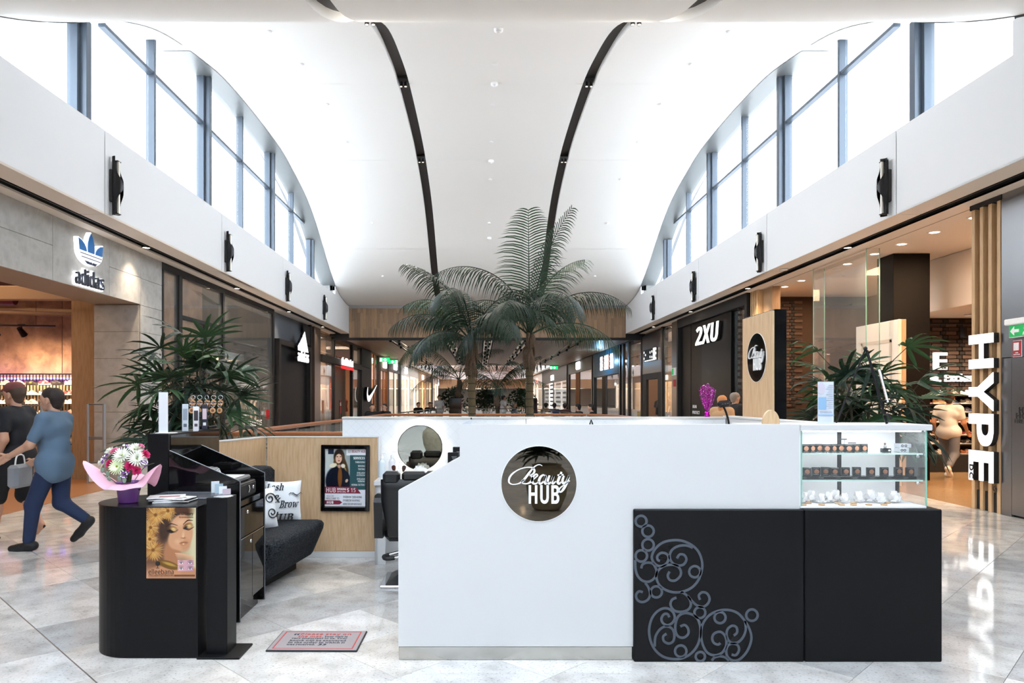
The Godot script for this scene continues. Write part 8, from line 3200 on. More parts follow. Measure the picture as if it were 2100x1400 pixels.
	mb.prism(po, -0.012, 0.012)
	obj("disc", mb, M.oakpale, h)
	var t := thing("tablet", "thin tilted silver tablet edge peeking over the counter", "tablet", Vector3(-0.085, 1.40, -4.24))
	mb = MB.new()
	mb.prism(PackedVector2Array([Vector2(-0.03, 0.0), Vector2(0.03, 0.0), Vector2(0.034, 0.028), Vector2(0.028, 0.03)]), -0.006, 0.006)
	obj("body", mb, mat("c9cdd4", 0.3, 0.3), t)
	mb = MB.new()
	mb.tube([Vector3(0.03, 0.026, 0.0), Vector3(0.031, 0.04, 0.0)], 0.004, 8)
	obj("stylus_tip", mb, M.blackmetal, t)
	var pn := thing("pen_stand", "pointed black pen tip standing behind the counter edge", "pen", Vector3(0.663, 1.40, -4.23))
	mb = MB.new()
	mb.tube([Vector3(-0.008, 0.0, 0), Vector3(0.0, 0.028, 0)], [0.005, 0.002], 8)
	mb.tube([Vector3(0.009, 0.0, 0), Vector3(0.001, 0.028, 0)], [0.005, 0.002], 8)
	obj("clip", mb, M.blackmetal, pn)
	# doormat in the kiosk entrance
	var m := thing("doormat", "grey doormat with red border asking visitors to stay on the mat", "doormat", Vector3(-1.035, 0.0, -4.52), -0.012)
	mb = MB.new()
	mb.box(Vector3(0, 0.005, 0), Vector3(0.565, 0.010, 0.37), 0.004)
	obj("backing", mb, mat("2b2b2e", 0.9), m)
	mb = MB.new()
	mb.box(Vector3(0, 0.0095, 0), Vector3(0.55, 0.005, 0.355), 0.002)
	obj("pile", mb, grained(noise_tex(["7e7573", "a1989a", "8f8788", "b0a8a8"], 0.2, 81, 2), Vector3(2.5, 2.5, 2.5), 1.0), m)
	mb = MB.new()
	for q in [[0, 0.155, 0.5, 0.008], [0, -0.155, 0.5, 0.008]]:
		mb.box(Vector3(q[0], 0.0122, q[1]), Vector3(q[2], 0.001, q[3]))
	for q in [-0.246, 0.246]:
		mb.box(Vector3(q, 0.0122, 0), Vector3(0.008, 0.001, 0.318))
	var red := mat("b2433f", 0.9)
	var navy := mat("2c3342", 0.9)
	obj("border", mb, red, m)
	var flat := Basis(Vector3.RIGHT, -PI / 2)
	for q in [["Please stay on", 0.025, -0.105, 0.33, 0.04, 1], ["the mat.", -0.065, -0.065, 0.16, 0.036, 1], ["Your visit is", 0.10, -0.062, 0.15, 0.028, 0], ["very important to us. Your", 0.0, -0.025, 0.36, 0.028, 0], ["knock will be answered", 0.0, 0.012, 0.36, 0.026, 0], ["in the order in which it", 0.0, 0.049, 0.36, 0.026, 0], ["was received.", -0.09, 0.085, 0.18, 0.026, 0], ["“", -0.165, -0.105, 0.035, 0.03, 0], ["”", 0.045, 0.088, 0.05, 0.03, 0]]:
		text("lettering", q[0], q[3], q[4], 0.001, "serifbold" if q[5] == 0 else "bold", red if q[5] == 1 else navy, m, Transform3D(flat, Vector3(q[1], 0.0126, q[2])))


# ------------------------------------------------------------------ plants
func fan_leaf(n: int, ln: float, w: float, droop: float, spread: float, sd: int) -> MB:      # a palm fan: folded fingers from one point, pointing along +x
	var mb := MB.new()
	var r := RandomNumberGenerator.new()
	r.seed = sd
	for k in n:
		var t := (k + 0.5) / n - 0.5
		var a := t * spread + r.randf_range(-0.05, 0.05)
		var l := ln * (1.0 - 0.55 * absf(t)) * r.randf_range(0.9, 1.08)
		var dr := droop * r.randf_range(0.7, 1.3)
		var prev := []
		for i in 6:
			var s := i / 5.0
			var ww: float = w * [0.25, 0.8, 1.0, 0.95, 0.75, 0.12][i]
			var c := Vector3(l * s * cos(0.5 * dr * s * s), 0.03 * ln * s - dr * l * 0.5 * s * s, 0)
			var b := Basis(Vector3.UP, a)
			var row := [b * (c + Vector3(0, 0.25 * ww, -ww)), b * c, b * (c + Vector3(0, 0.25 * ww, ww))]
			if i > 0:
				mb.quad(prev[0], prev[1], row[1], row[0])
				mb.quad(prev[1], prev[2], row[2], row[1])
			prev = row
	return mb


func rhapis(label: String, at: Vector3, sd: int, width: float, height: float, low: float) -> void:
	var p := thing("potted_palm", label, "potted plant", at)
	var r := RandomNumberGenerator.new()
	r.seed = sd
	var mb := MB.new()
	mb.lathe([Vector2(0, 0), Vector2(0.2, 0), Vector2(0.23, 0.04), Vector2(0.33, 0.5), Vector2(0.345, 0.55), Vector2(0.33, 0.56), Vector2(0.3, 0.5), Vector2(0, 0.48)], 28)
	obj("pot", mb, mat("4b4a48", 0.6), p)
	mb = MB.new()
	mb.lathe([Vector2(0.3, 0.485), Vector2(0.2, 0.5), Vector2(0, 0.505)], 20)
	obj("soil", mb, mat("2b211a", 1.0), p)
	if leaf_fan.is_empty():
		for k in 8:
			leaf_fan.append(fan_leaf(6 + k % 4, 0.34 + 0.025 * k, 0.019 + 0.0016 * (k % 4), [0.25, 0.55, 0.9, 0.35, 1.3, 0.7, 0.45, 1.0][k], [3.2, 3.6, 4.0, 2.8, 3.4, 4.2, 3.0, 3.8][k], 100 + k).mesh())
	var stems := MB.new()
	var cnt := 0
	for s in 9:
		var a := TAU * s / 9.0 + r.randf() * 0.4
		var top := Vector3(cos(a) * width * r.randf_range(0.08, 0.24), height * r.randf_range(0.62, 0.86), sin(a) * width * r.randf_range(0.06, 0.2))
		var base := Vector3(cos(a) * 0.14, 0.49, sin(a) * 0.14)
		var pts := curve3([base, base.lerp(top, 0.5) + Vector3(r.randf_range(-0.05, 0.05), 0.05, 0), top], 4)
		stems.tube(pts, [0.016, 0.016, 0.015, 0.015, 0.014, 0.014, 0.013, 0.012, 0.011], 7)
		for k in 9:
			var t := 0.35 + 0.65 * k / 8.0
			var b := a * 0.6 + k * 2.4 + r.randf() * 0.6
			var org := base.lerp(top, t)
			var pl := width * r.randf_range(0.16, 0.34) * (1.15 - 0.4 * t)
			var up := lerpf(0.15, 1.5, pow(t, 2.0)) * r.randf_range(0.6, 1.2)
			if org.y < low:
				continue
			var dir := Vector3(cos(b), up, sin(b) * 0.8).normalized()
			var tip := org + dir * pl
			stems.tube([org, org + dir * pl * 0.5 + Vector3(0, 0.02, 0), tip], [0.005, 0.0045, 0.004], 5, false)
			var o := obj("leaf", leaf_fan[r.randi() % 8], [M.leaf, M.leafdark, M.leafdark, M.leafpale, M.leaf][r.randi() % 5], p)
			var yaw := atan2(-dir.z, dir.x)
			o.transform = Transform3D(Basis(Vector3.UP, yaw) * Basis(Vector3.BACK, lerpf(-0.75, 0.95, clampf(up / 1.4, 0, 1)) + r.randf_range(-0.3, 0.2)) * Basis(Vector3.RIGHT, r.randf_range(-0.6, 0.6)) * Basis.from_scale(Vector3.ONE * r.randf_range(0.85, 1.2)), tip)
			cnt += 1
	obj("stems", stems, mat("4a4536", 0.8), p)


func frond(az: float, e0: float, e1: float, ln: float, sd: int, hang := 0.75) -> MB:      # a feather leaf, angles in degrees, 0 is +x and 90 is towards +z
	var mb := MB.new()
	var r := RandomNumberGenerator.new()
	r.seed = sd
	var n := 46
	var pts := []
	var p := Vector3.ZERO
	var out := Vector3(cos(deg_to_rad(az)), 0, sin(deg_to_rad(az)))
	var side := Vector3.UP.cross(out).normalized()
	var dirs := []
	for i in n + 1:
		var t := float(i) / n
		var e := deg_to_rad(lerpf(e0, e1, pow(t, 1.25)))
		var d := out * cos(e) + Vector3.UP * sin(e)
		pts.append(p)
		dirs.append(d)
		p += d * ln / n
	var stemr := []
	var sp := []
	for i in range(0, n + 1, 2):
		sp.append(pts[i])
		stemr.append(lerpf(0.02, 0.003, float(i) / n))
	mb.tube(sp, stemr, 5, false)
	for i in range(7, n + 1):
		var t := float(i) / n
		for s in [-1.0, 1.0]:
			var l := 0.74 * pow(sin(PI * clampf(0.12 + 0.82 * t, 0, 1)), 0.7) * r.randf_range(0.88, 1.08) * minf(1.0, ln / 2.0)
			var d: Vector3 = dirs[i]
			var nrm := side.cross(d).normalized()
			if nrm.y < 0:
				nrm = -nrm
			var dir: Vector3 = (d * 0.55 + side * s * 0.8 + nrm * 0.1).normalized()
			var q: Vector3 = pts[i]
			var w := 0.0125
			var prev := []
			var pos := q
			for k in 5:
				var u := k / 4.0
				var ww: float = w * [0.6, 1.0, 0.9, 0.6, 0.05][k]
				var across: Vector3 = dir.cross(nrm).normalized()
				var row := [pos - across * ww, pos + across * ww]
				if k > 0:
					mb.quad(prev[0], prev[1], row[1], row[0])
				prev = row
				dir = (dir + Vector3.DOWN * hang * (0.5 + 0.5 * u) * r.randf_range(0.8, 1.2)).normalized()
				pos += dir * l / 4.0
	return mb


func kentia(label: String, at: Vector3, base: float, fronds: Array, scale_ := 1.0, lit := false) -> Node3D:      # at: the point where the leaves leave the trunk
	var p := thing("palm_tree", label, "palm tree", Vector3(at.x, base, at.z))
	var h := at.y - base
	var mb := MB.new()
	var pts := []
	var rad := []
	var n := 100
	for i in n + 1:
		var t := float(i) / n
		pts.append(Vector3(0.03 * sin(t * 3.0), (h - 0.5 * scale_) * t, 0))
		rad.append((0.07 + (0.006 if i % 2 else -0.002)) * scale_)
	mb.tube(pts, rad, 14)
	obj("trunk", mb, M.bark, p)
	mb = MB.new()
	for i in range(2, n, 2):
		mb.tube([pts[i], pts[i] + Vector3(0, 0.018, 0)], [0.079 * scale_, 0.077 * scale_], 14)
	obj("leaf_scars", mb, mat("3c3a2e", 0.9), p)
	mb = MB.new()
	var top := Vector3(0.03 * sin(3.0), h, 0)
	for k in 34:      # dry sheaths hanging round the crown base
		var a := k * 2.4
		var y0 := h - 0.62 * scale_ + 0.5 * scale_ * fmod(k * 0.37, 1.0)
		var d := Vector3(cos(a), 0, sin(a))
		mb.tube(curve3([Vector3(top.x, y0 + 0.16, 0) + d * 0.05, Vector3(top.x, y0 + 0.05, 0) + d * 0.10 * scale_, Vector3(top.x, y0 - 0.10, 0) + d * (0.085 + 0.04 * fmod(k * 0.61, 1.0)) * scale_], 3), [0.035 * scale_, 0.04 * scale_, 0.035 * scale_, 0.03 * scale_, 0.022 * scale_, 0.015 * scale_, 0.004], 6, false)
	mb.tube([top - Vector3(0, 0.6 * scale_, 0), top], [0.09 * scale_, 0.06 * scale_], 12)
	obj("dry_sheaths", mb, M.fibre, p)
	var i := 0
	for f in fronds:
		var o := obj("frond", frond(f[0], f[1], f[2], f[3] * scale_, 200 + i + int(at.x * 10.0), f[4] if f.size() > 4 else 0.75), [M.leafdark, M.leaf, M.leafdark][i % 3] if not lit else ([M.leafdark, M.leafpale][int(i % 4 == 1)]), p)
		o.position = top
		i += 1
	return p


func build_plants() -> void:
	rhapis("tall lady palm with fan leaves behind the black counter on the left", Vector3(-3.2, 0.0, -7.9), 5, 1.75, 2.3, 0.95)
	rhapis("broad lady palm with fan leaves behind the lit display case on the right", Vector3(4.15, 0.0, -7.7), 9, 1.75, 2.12, 0.9)
	kentia("tall feather palm with ringed trunk, the right one of the front pair", Vector3(0.93, 2.75, -13.5), -5.0, [[25, 84, 52, 2.5, 0.35], [100, 88, 84, 2.35, 0.3], [176, 82, -42, 2.7], [0, 62, -48, 2.35], [352, 30, -60, 2.0], [65, 66, -74, 2.2], [148, 34, -80, 1.9], [250, 64, -35, 2.2], [300, 52, -50, 2.2], [212, 62, -52, 2.2], [330, 80, 10, 2.2, 0.5], [115, 60, -70, 1.9]])
	kentia("feather palm with ringed trunk, the left one of the front pair", Vector3(-0.17, 2.6, -13.3), -5.0, [[180, 54, -50, 1.8], [188, 24, -66, 1.6], [160, 78, 8, 2.0, 0.5], [110, 82, -64, 2.1], [18, 58, -50, 1.9], [62, 54, -72, 1.9], [240, 60, -40, 2.0], [300, 50, -45, 1.9], [345, 74, -20, 2.0], [140, 30, -76, 1.6], [205, 70, -30, 1.9]])
	kentia("dark distant feather palm behind the left palm trunk", Vector3(-1.0, 2.4, -33.0), 0.0, [[185, 40, -30, 2.4], [160, 62, 0, 2.2], [10, 45, -40, 2.2], [60, 70, -60, 2.0], [120, 50, -60, 2.0], [210, 20, -50, 2.2], [280, 60, -20, 2.2], [340, 66, -10, 2.2]], 1.3)
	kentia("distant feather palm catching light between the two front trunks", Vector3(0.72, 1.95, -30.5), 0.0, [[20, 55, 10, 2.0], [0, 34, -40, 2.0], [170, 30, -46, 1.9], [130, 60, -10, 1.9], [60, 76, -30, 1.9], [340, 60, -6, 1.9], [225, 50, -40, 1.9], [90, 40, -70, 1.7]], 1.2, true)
	# planting beds and shrubs far behind
	for q in [[-1.4, 36.6, 1.1, "dark green leafy shrub left of the distant palms", "2c4630"], [0.4, 37.2, 0.95, "dark leafy shrub between the distant palm trunks", "26402c"], [2.1, 36.8, 1.05, "bushy green shrub right of the distant palms", "31502f"], [0.3, 40.5, 1.2, "pale flowering shrub behind the distant palms", "8f8a80"]]:
		var s := thing("shrub", q[3], "shrub", Vector3(q[0], 0.0, -q[1]))
		var mb := MB.new()
		mb.lathe([Vector2(0, 0), Vector2(0.5, 0), Vector2(0.58, 0.5), Vector2(0.52, 0.52), Vector2(0, 0.46)], 20)
		obj("planter", mb, mat("3a3836", 0.6), s)
		var r := RandomNumberGenerator.new()
		r.seed = int(q[1] * 10)
		mb = MB.new()
		for k in 420:
			var a := r.randf() * TAU
			var e := r.randf_range(-0.6, 1.5)
			var rr: float = q[2] * pow(r.randf(), 0.4)
			var pp := Vector3(cos(a) * cos(e) * rr * 0.85, 1.25 + sin(e) * rr * 0.75, sin(a) * cos(e) * rr * 0.85)
			mb.xf = Transform3D(Basis.from_euler(Vector3(r.randf() * 6, r.randf() * 6, r.randf() * 6)), pp)
			mb.quad(Vector3(-0.05, 0, 0), Vector3(0.04, 0.01, 0.045), Vector3(0.16, 0, 0), Vector3(0.04, 0.01, -0.045))
		tag(obj("foliage", mb, mat(q[4], 0.6), s), "", "", "", "stuff")
		mb = MB.new()
		for k in 6:
			mb.tube([Vector3(0.1 * cos(k), 0.45, 0.1 * sin(k)), Vector3(0.4 * cos(k), 1.4, 0.4 * sin(k))], 0.02, 5)
		obj("stems", mb, M.bark, s)


# ------------------------------------------------------------------ people
# bones: [from, to, radius at from, radius at to]; the surface of their smooth union, one vertex in each cell that it crosses
func blob(bones: Array, cell: float, k: float, mb: MB = null) -> MB:
	if mb == null:
		mb = MB.new()
	var lo := Vector3(1e9, 1e9, 1e9)
	var hi := -lo
	for b in bones:
		var r := maxf(b[2], b[3]) + k + cell * 2.0
		lo = lo.min((b[0] as Vector3).min(b[1]) - Vector3.ONE * r)
		hi = hi.max((b[0] as Vector3).max(b[1]) + Vector3.ONE * r)
	var nx := int((hi.x - lo.x) / cell) + 2
	var ny := int((hi.y - lo.y) / cell) + 2
	var nz := int((hi.z - lo.z) / cell) + 2
	var f := PackedFloat32Array()
	f.resize(nx * ny * nz)
	f.fill(1.0)
	for b in bones:
		var a: Vector3 = b[0]
		var d: Vector3 = (b[1] as Vector3) - a
		var ra: float = b[2]
		var rb: float = b[3]
		var dd := maxf(d.length_squared(), 1e-9)
		var r := maxf(ra, rb) + k + cell * 2.0
		var q0 := ((a.min(b[1]) - Vector3.ONE * r - lo) / cell).floor()
		var q1 := ((a.max(b[1]) + Vector3.ONE * r - lo) / cell).ceil()
		for z in range(maxi(0, int(q0.z)), mini(nz, int(q1.z) + 1)):
			for y in range(maxi(0, int(q0.y)), mini(ny, int(q1.y) + 1)):
				var row := (z * ny + y) * nx
				for x in range(maxi(0, int(q0.x)), mini(nx, int(q1.x) + 1)):
					var p := lo + Vector3(x, y, z) * cell - a
					var t := clampf(p.dot(d) / dd, 0.0, 1.0)
					var s := (p - d * t).length() - (ra + (rb - ra) * t)
					var o := f[row + x]
					var h := maxf(k - absf(o - s), 0.0) / k
					f[row + x] = minf(o, s) - h * h * k * 0.25
	var vid := {}
	var vs := PackedVector3Array()
	var ns := PackedVector3Array()
	var sy := nx
	var sz := nx * ny
	var corner := [0, 1, sy, sy + 1, sz, sz + 1, sz + sy, sz + sy + 1]
	for z in nz - 1:
		for y in ny - 1:
			var row := z * sz + y * sy
			for x in nx - 1:
				var i := row + x
				if absf(f[i]) > cell * 2.0:
					continue
				var neg := 0
				for c in corner:
					if f[i + c] < 0.0:
						neg += 1
				if neg == 0 or neg == 8:
					continue
				var sum := Vector3.ZERO
				var cnt := 0
				for e in [[0, 1], [2, 3], [4, 5], [6, 7], [0, 2], [1, 3], [4, 6], [5, 7], [0, 4], [1, 5], [2, 6], [3, 7]]:
					var v0 := f[i + corner[e[0]]]
					var v1 := f[i + corner[e[1]]]
					if (v0 < 0.0) != (v1 < 0.0):
						var t := v0 / (v0 - v1)
						var c0 := Vector3(e[0] & 1, (e[0] >> 1) & 1, e[0] >> 2)
						var c1 := Vector3(e[1] & 1, (e[1] >> 1) & 1, e[1] >> 2)
						sum += c0.lerp(c1, t)
						cnt += 1
				var g := Vector3(f[i + 1] + f[i + 1 + sy] + f[i + 1 + sz] + f[i + 1 + sy + sz] - f[i] - f[i + sy] - f[i + sz] - f[i + sy + sz], f[i + sy] + f[i + sy + 1] + f[i + sy + sz] + f[i + sy + sz + 1] - f[i] - f[i + 1] - f[i + sz] - f[i + sz + 1], f[i + sz] + f[i + sz + 1] + f[i + sz + sy] + f[i + sz + sy + 1] - f[i] - f[i + 1] - f[i + sy] - f[i + sy + 1])
				vid[i] = vs.size()
				vs.append(lo + (Vector3(x, y, z) + sum / cnt) * cell)
				ns.append(g.normalized())
	for i in vid:
		# an edge from this cell's low corner along each axis is shared by four cells
		for ax in 3:
			var st: int = [1, sy, sz][ax]
			var u: int = [sy, sz, 1][ax]
			var w: int = [sz, 1, sy][ax]
			if (f[i] < 0.0) != (f[i + st] < 0.0) and vid.has(i - u) and vid.has(i - w) and vid.has(i - u - w):
				var q := [vid[i], vid[i - u], vid[i - u - w], vid[i - w]]
				mb.tri(vs[q[0]], vs[q[1]], vs[q[2]], ns[q[0]], ns[q[1]], ns[q[2]])
				mb.tri(vs[q[0]], vs[q[2]], vs[q[3]], ns[q[0]], ns[q[2]], ns[q[3]])
	return mb


func hand_bones(wrist: Vector3, dir: Vector3, palm_n: Vector3, thumb_side: float, curl := 0.5) -> Array:
	var side := dir.cross(palm_n).normalized()
	var out := []
	var pc := wrist + dir * 0.045
	for k in 3:
		out.append([wrist + side * (k - 1) * 0.018, wrist + dir * 0.085 + side * (k - 1) * 0.024, 0.017, 0.015])
	for k in 4:
		var base := wrist + dir * 0.085 + side * (k - 1.5) * 0.020
		var l: float = [0.072, 0.082, 0.078, 0.06][k]
		var d1 := (dir + palm_n * curl * 0.6).normalized()
		var d2 := (dir + palm_n * curl * 1.8).normalized()
		var m := base + d1 * l * 0.5
		out.append([base, m, 0.0095, 0.0088])
		out.append([m, m + d2 * l * 0.5, 0.0088, 0.0075])
	var tb := wrist + dir * 0.025 + side * thumb_side * 0.03
	var td := (dir * 0.7 + side * thumb_side * 0.7 + palm_n * 0.25).normalized()
	out.append([tb, tb + td * 0.035, 0.0125, 0.0105])
	out.append([tb + td * 0.035, tb + td * 0.035 + (td + dir + palm_n * 0.3).normalized() * 0.03, 0.0105, 0.0085])
	return out


func head_bones(c: Vector3, fw: Vector3) -> Array:      # c: centre of the skull
	var r := Vector3.UP.cross(fw).normalized()
	var u := Vector3.UP
	return [
		[c + u * 0.02 - fw * 0.025, c + u * 0.02 + fw * 0.03, 0.083, 0.078],
		[c - u * 0.03 + fw * 0.03, c - u * 0.075 + fw * 0.045, 0.062, 0.042],
		[c - u * 0.02 + fw * 0.088, c - u * 0.045 + fw * 0.106, 0.010, 0.014],
		[c + fw * 0.082 + u * 0.022 - r * 0.03, c + fw * 0.082 + u * 0.022 + r * 0.03, 0.014, 0.014],
		[c - u * 0.072 + fw * 0.082 - r * 0.014, c - u * 0.072 + fw * 0.082 + r * 0.014, 0.011, 0.011],
		[c - u * 0.102 + fw * 0.065, c - u * 0.10 + fw * 0.07, 0.022, 0.02],
		[c + r * 0.08 - u * 0.0 - fw * 0.01, c + r * 0.082 - u * 0.04 - fw * 0.005, 0.014, 0.011],
		[c - r * 0.08 - u * 0.0 - fw * 0.01, c - r * 0.082 - u * 0.04 - fw * 0.005, 0.014, 0.011],
		[c - u * 0.06 - fw * 0.015, c - u * 0.17 - fw * 0.03, 0.052, 0.055],
	]


# a standing or walking adult from joints given in the person's own frame: +z is ahead, y up, feet on y 0
func person(label: String, at: Vector3, turn: float, j: Dictionary, look: Dictionary, cell := 0.016, fine := true, group := "") -> Node3D:
	var o := thing("person", label, "person", at, turn, group)
	var pel: Vector3 = j.pelvis
	var chest: Vector3 = j.chest
	var neck: Vector3 = j.neck
	var head: Vector3 = j.head
	var fw: Vector3 = j.get("face", Vector3(0, 0, 1))
	var sw: float = j.get("shoulder", 0.185)
	var right := Vector3(1, 0, 0).rotated(Vector3.UP, j.get("twist", 0.0))
	var k := 0.035
	var torso := [[pel - right * 0.07, pel + right * 0.07, 0.115, 0.115], [pel, pel.lerp(chest, 0.5), 0.125, 0.122], [pel.lerp(chest, 0.5), chest, 0.125, 0.125], [chest - right * (sw - 0.09), chest + right * (sw - 0.09), 0.105, 0.105], [chest + Vector3(0, 0.1, 0) - right * (sw - 0.03), chest + Vector3(0, 0.1, 0) + right * (sw - 0.03), 0.06, 0.06], [chest + Vector3(0, 0.1, 0), neck, 0.07, 0.055]]
	var arms := []
	var sleeves := []
	var hands := []
	for s in 2:
		var a: Array = j.arms[s]
		arms.append([a[0], a[1], 0.052, 0.042])
		arms.append([a[1], a[2], 0.041, 0.028])
		sleeves.append([a[0], (a[0] as Vector3).lerp(a[1], look.get("sleeve", 0.6)), 0.066, 0.058])
		if look.get("sleeve", 0.6) >= 1.0:
			sleeves.append([a[1], (a[1] as Vector3).lerp(a[2], 0.85), 0.053, 0.042])
		var d: Vector3 = ((a[2] as Vector3) - a[1]).normalized()
		var pn: Vector3 = (right * (1.0 if s == 0 else -1.0))
		hands.append_array(hand_bones(a[2], d, (pn - d * pn.dot(d)).normalized(), 1.0 if s == 0 else -1.0))
	var legs := []
	var pants := []
	var shin := []
	for s in 2:
		var l: Array = j.legs[s]
		legs.append([l[0], l[1], 0.085, 0.058])
		legs.append([l[1], (l[1] as Vector3).lerp(l[2], 0.35), 0.056, 0.056])
		legs.append([(l[1] as Vector3).lerp(l[2], 0.35), l[2], 0.055, 0.036])
		var toe: Vector3 = l[3]
		legs.append([l[2] + Vector3(0, -0.03, 0), (l[2] as Vector3).lerp(toe, 0.6) + Vector3(0, -0.02, 0), 0.038, 0.034])
		legs.append([(l[2] as Vector3).lerp(toe, 0.6) + Vector3(0, -0.02, 0), toe, 0.034, 0.022])
		pants.append([l[0], l[1], 0.102, 0.078])
		if look.get("long", true):
			pants.append([l[1], (l[1] as Vector3).lerp(l[2], look.get("hem", 0.92)), 0.074, 0.056])
		else:
			pants.append([l[1], l[1] + (l[2] - l[1]) * 0.05, 0.08, 0.08])
	pants.append([pel - right * 0.07, pel + right * 0.07, 0.122, 0.122])
	pants.append([pel, pel + Vector3(0, 0.06, 0), 0.125, 0.12])
	var skin := paint_of(look.get("skin", "c6957a"), 0.5)
	var body := blob(torso + arms + legs, cell, k)
	if fine:
		blob(head_bones(head, fw), 0.007, 0.02, body)
		blob(hands, 0.006, 0.008, body)
	else:
		blob(head_bones(head, fw), 0.02, 0.02, body)
	obj("body", body, skin, o)
	# shirt: the torso a little larger, cut at the hips
	var sh := []
	for b in torso.slice(1):
		sh.append([b[0], b[1], b[2] + 0.018, b[3] + 0.016])
	sh[-1] = [sh[-1][0], sh[-1][0].lerp(sh[-1][1], 0.35), sh[-1][2], sh[-1][3]]
	sh.append([pel - right * 0.08, pel + right * 0.08, 0.139, 0.139])
	sh.append([pel + Vector3(0, look.get("drop", 0.0), 0) - right * 0.062, pel + Vector3(0, look.get("drop", 0.0), 0) + right * 0.062, 0.136, 0.136])
	var shirt := obj("shirt", blob(sh + sleeves, cell, k), paint_of(look.shirt, 0.85), o)
	obj("trousers" if look.get("long", true) else "shorts", blob(pants, cell, k), paint_of(look.pants, 0.85), o)
	for s in 2:
		var l: Array = j.legs[s]
		var toe: Vector3 = l[3]
		var d: Vector3 = (toe - l[2])
		var sole := MB.new()
		var heel: Vector3 = l[2] - d.normalized() * 0.055 + Vector3(0, -0.045, 0)
		if look.get("sandals", false):
			blob([[heel + Vector3(0, -0.018, 0), toe + Vector3(0, -0.022, 0) + d.normalized() * 0.03, 0.016, 0.016], [l[2].lerp(toe, 0.6) + right * 0.03 + Vector3(0, -0.045, 0), l[2].lerp(toe, 0.6) - right * 0.03 + Vector3(0, -0.045, 0), 0.015, 0.015]], 0.008, 0.02, sole)
			sole.tube([toe + Vector3(0, 0.02, 0), l[2].lerp(toe, 0.55) + Vector3(0, 0.022, 0.02)], 0.006, 6)
			sole.tube([toe + Vector3(0, 0.02, 0), l[2].lerp(toe, 0.55) + Vector3(0, 0.022, -0.02)], 0.006, 6)
			obj("sandal", sole, paint_of(look.shoes, 0.7), o)
		else:
			blob([[heel, l[2] + Vector3(0, -0.02, 0), 0.045, 0.048], [l[2] + Vector3(0, -0.035, 0), l[2].lerp(toe, 0.6) + Vector3(0, -0.025, 0), 0.047, 0.042], [l[2].lerp(toe, 0.6) + Vector3(0, -0.025, 0), toe + d.normalized() * 0.02, 0.042, 0.03], [heel + Vector3(0, -0.01, 0), toe + Vector3(0, -0.005, 0), 0.03, 0.026]], maxf(0.008, cell * 0.6), 0.03, sole)
			obj("shoe", sole, paint_of(look.shoes, 0.6), o)
	var hr := MB.new()
	var c := head
	var hair := [[c + Vector3(0, 0.035, 0) - fw * 0.035, c + Vector3(0, 0.04, 0) + fw * 0.01, 0.09, 0.083], [c + Vector3(0, 0.07, 0) + fw * 0.03, c + Vector3(0, 0.07, 0) + fw * 0.04, 0.055, 0.045], [c - fw * 0.05, c - Vector3(0, 0.05, 0) - fw * 0.055, 0.075, 0.055]]
	if look.get("hairlong", false):
		hair.append([c - fw * 0.06 - Vector3(0, 0.05, 0), c - fw * 0.08 - Vector3(0, 0.2, 0), 0.075, 0.05])
	if look.get("bun", false):
		hair.append([c - fw * 0.11 + Vector3(0, 0.06, 0), c - fw * 0.125 + Vector3(0, 0.065, 0), 0.04, 0.04])
	blob(hair, maxf(0.009, cell * 0.6), 0.02, hr)
	if look.has("cap"):
		var cp := MB.new()
		blob([[c + Vector3(0, 0.055, 0) - fw * 0.03, c + Vector3(0, 0.055, 0) + fw * 0.02, 0.088, 0.084], [c + Vector3(0, 0.052, 0) + fw * 0.09, c + Vector3(0, 0.04, 0) + fw * 0.155, 0.03, 0.012]], 0.01, 0.03, cp)
		obj("cap", cp, paint_of(look.cap, 0.8), o)
	obj("hair", hr, paint_of(look.hair, 0.7), o)
	return o


func walk(step: float, swing: float, scale_ := 1.0, bend := 0.25) -> Dictionary:      # mid-stride: the left foot ahead when step is positive
	var h := 0.93 * scale_
	var s := step * 0.5
	return {
		"pelvis": Vector3(0, h, 0), "chest": Vector3(0, h + 0.36 * scale_, 0.015), "neck": Vector3(0, h + 0.535 * scale_, 0.01), "head": Vector3(0, h + 0.665 * scale_, 0.035),
		"arms": [[Vector3(0.19, h + 0.45 * scale_, 0.0), Vector3(0.235, h + 0.18 * scale_, -swing * 0.4), Vector3(0.225, h - 0.04 * scale_, -swing * 0.4 + 0.10)], [Vector3(-0.19, h + 0.45 * scale_, 0.0), Vector3(-0.235, h + 0.18 * scale_, swing * 0.3), Vector3(-0.21, h - 0.01 * scale_, swing + 0.14)]],
		"legs": [[Vector3(0.095, h - 0.03, 0), Vector3(0.10, 0.49 * scale_, s * 0.62 + 0.03), Vector3(0.10, 0.085, s), Vector3(0.105, 0.03, s + 0.16)], [Vector3(-0.095, h - 0.03, 0), Vector3(-0.10, 0.485 * scale_, 0.0), Vector3(-0.10, 0.085 + bend, -s - bend * 0.35), Vector3(-0.105, 0.03 + bend * 0.35, -s + 0.09 - bend * 0.1)]],
	}


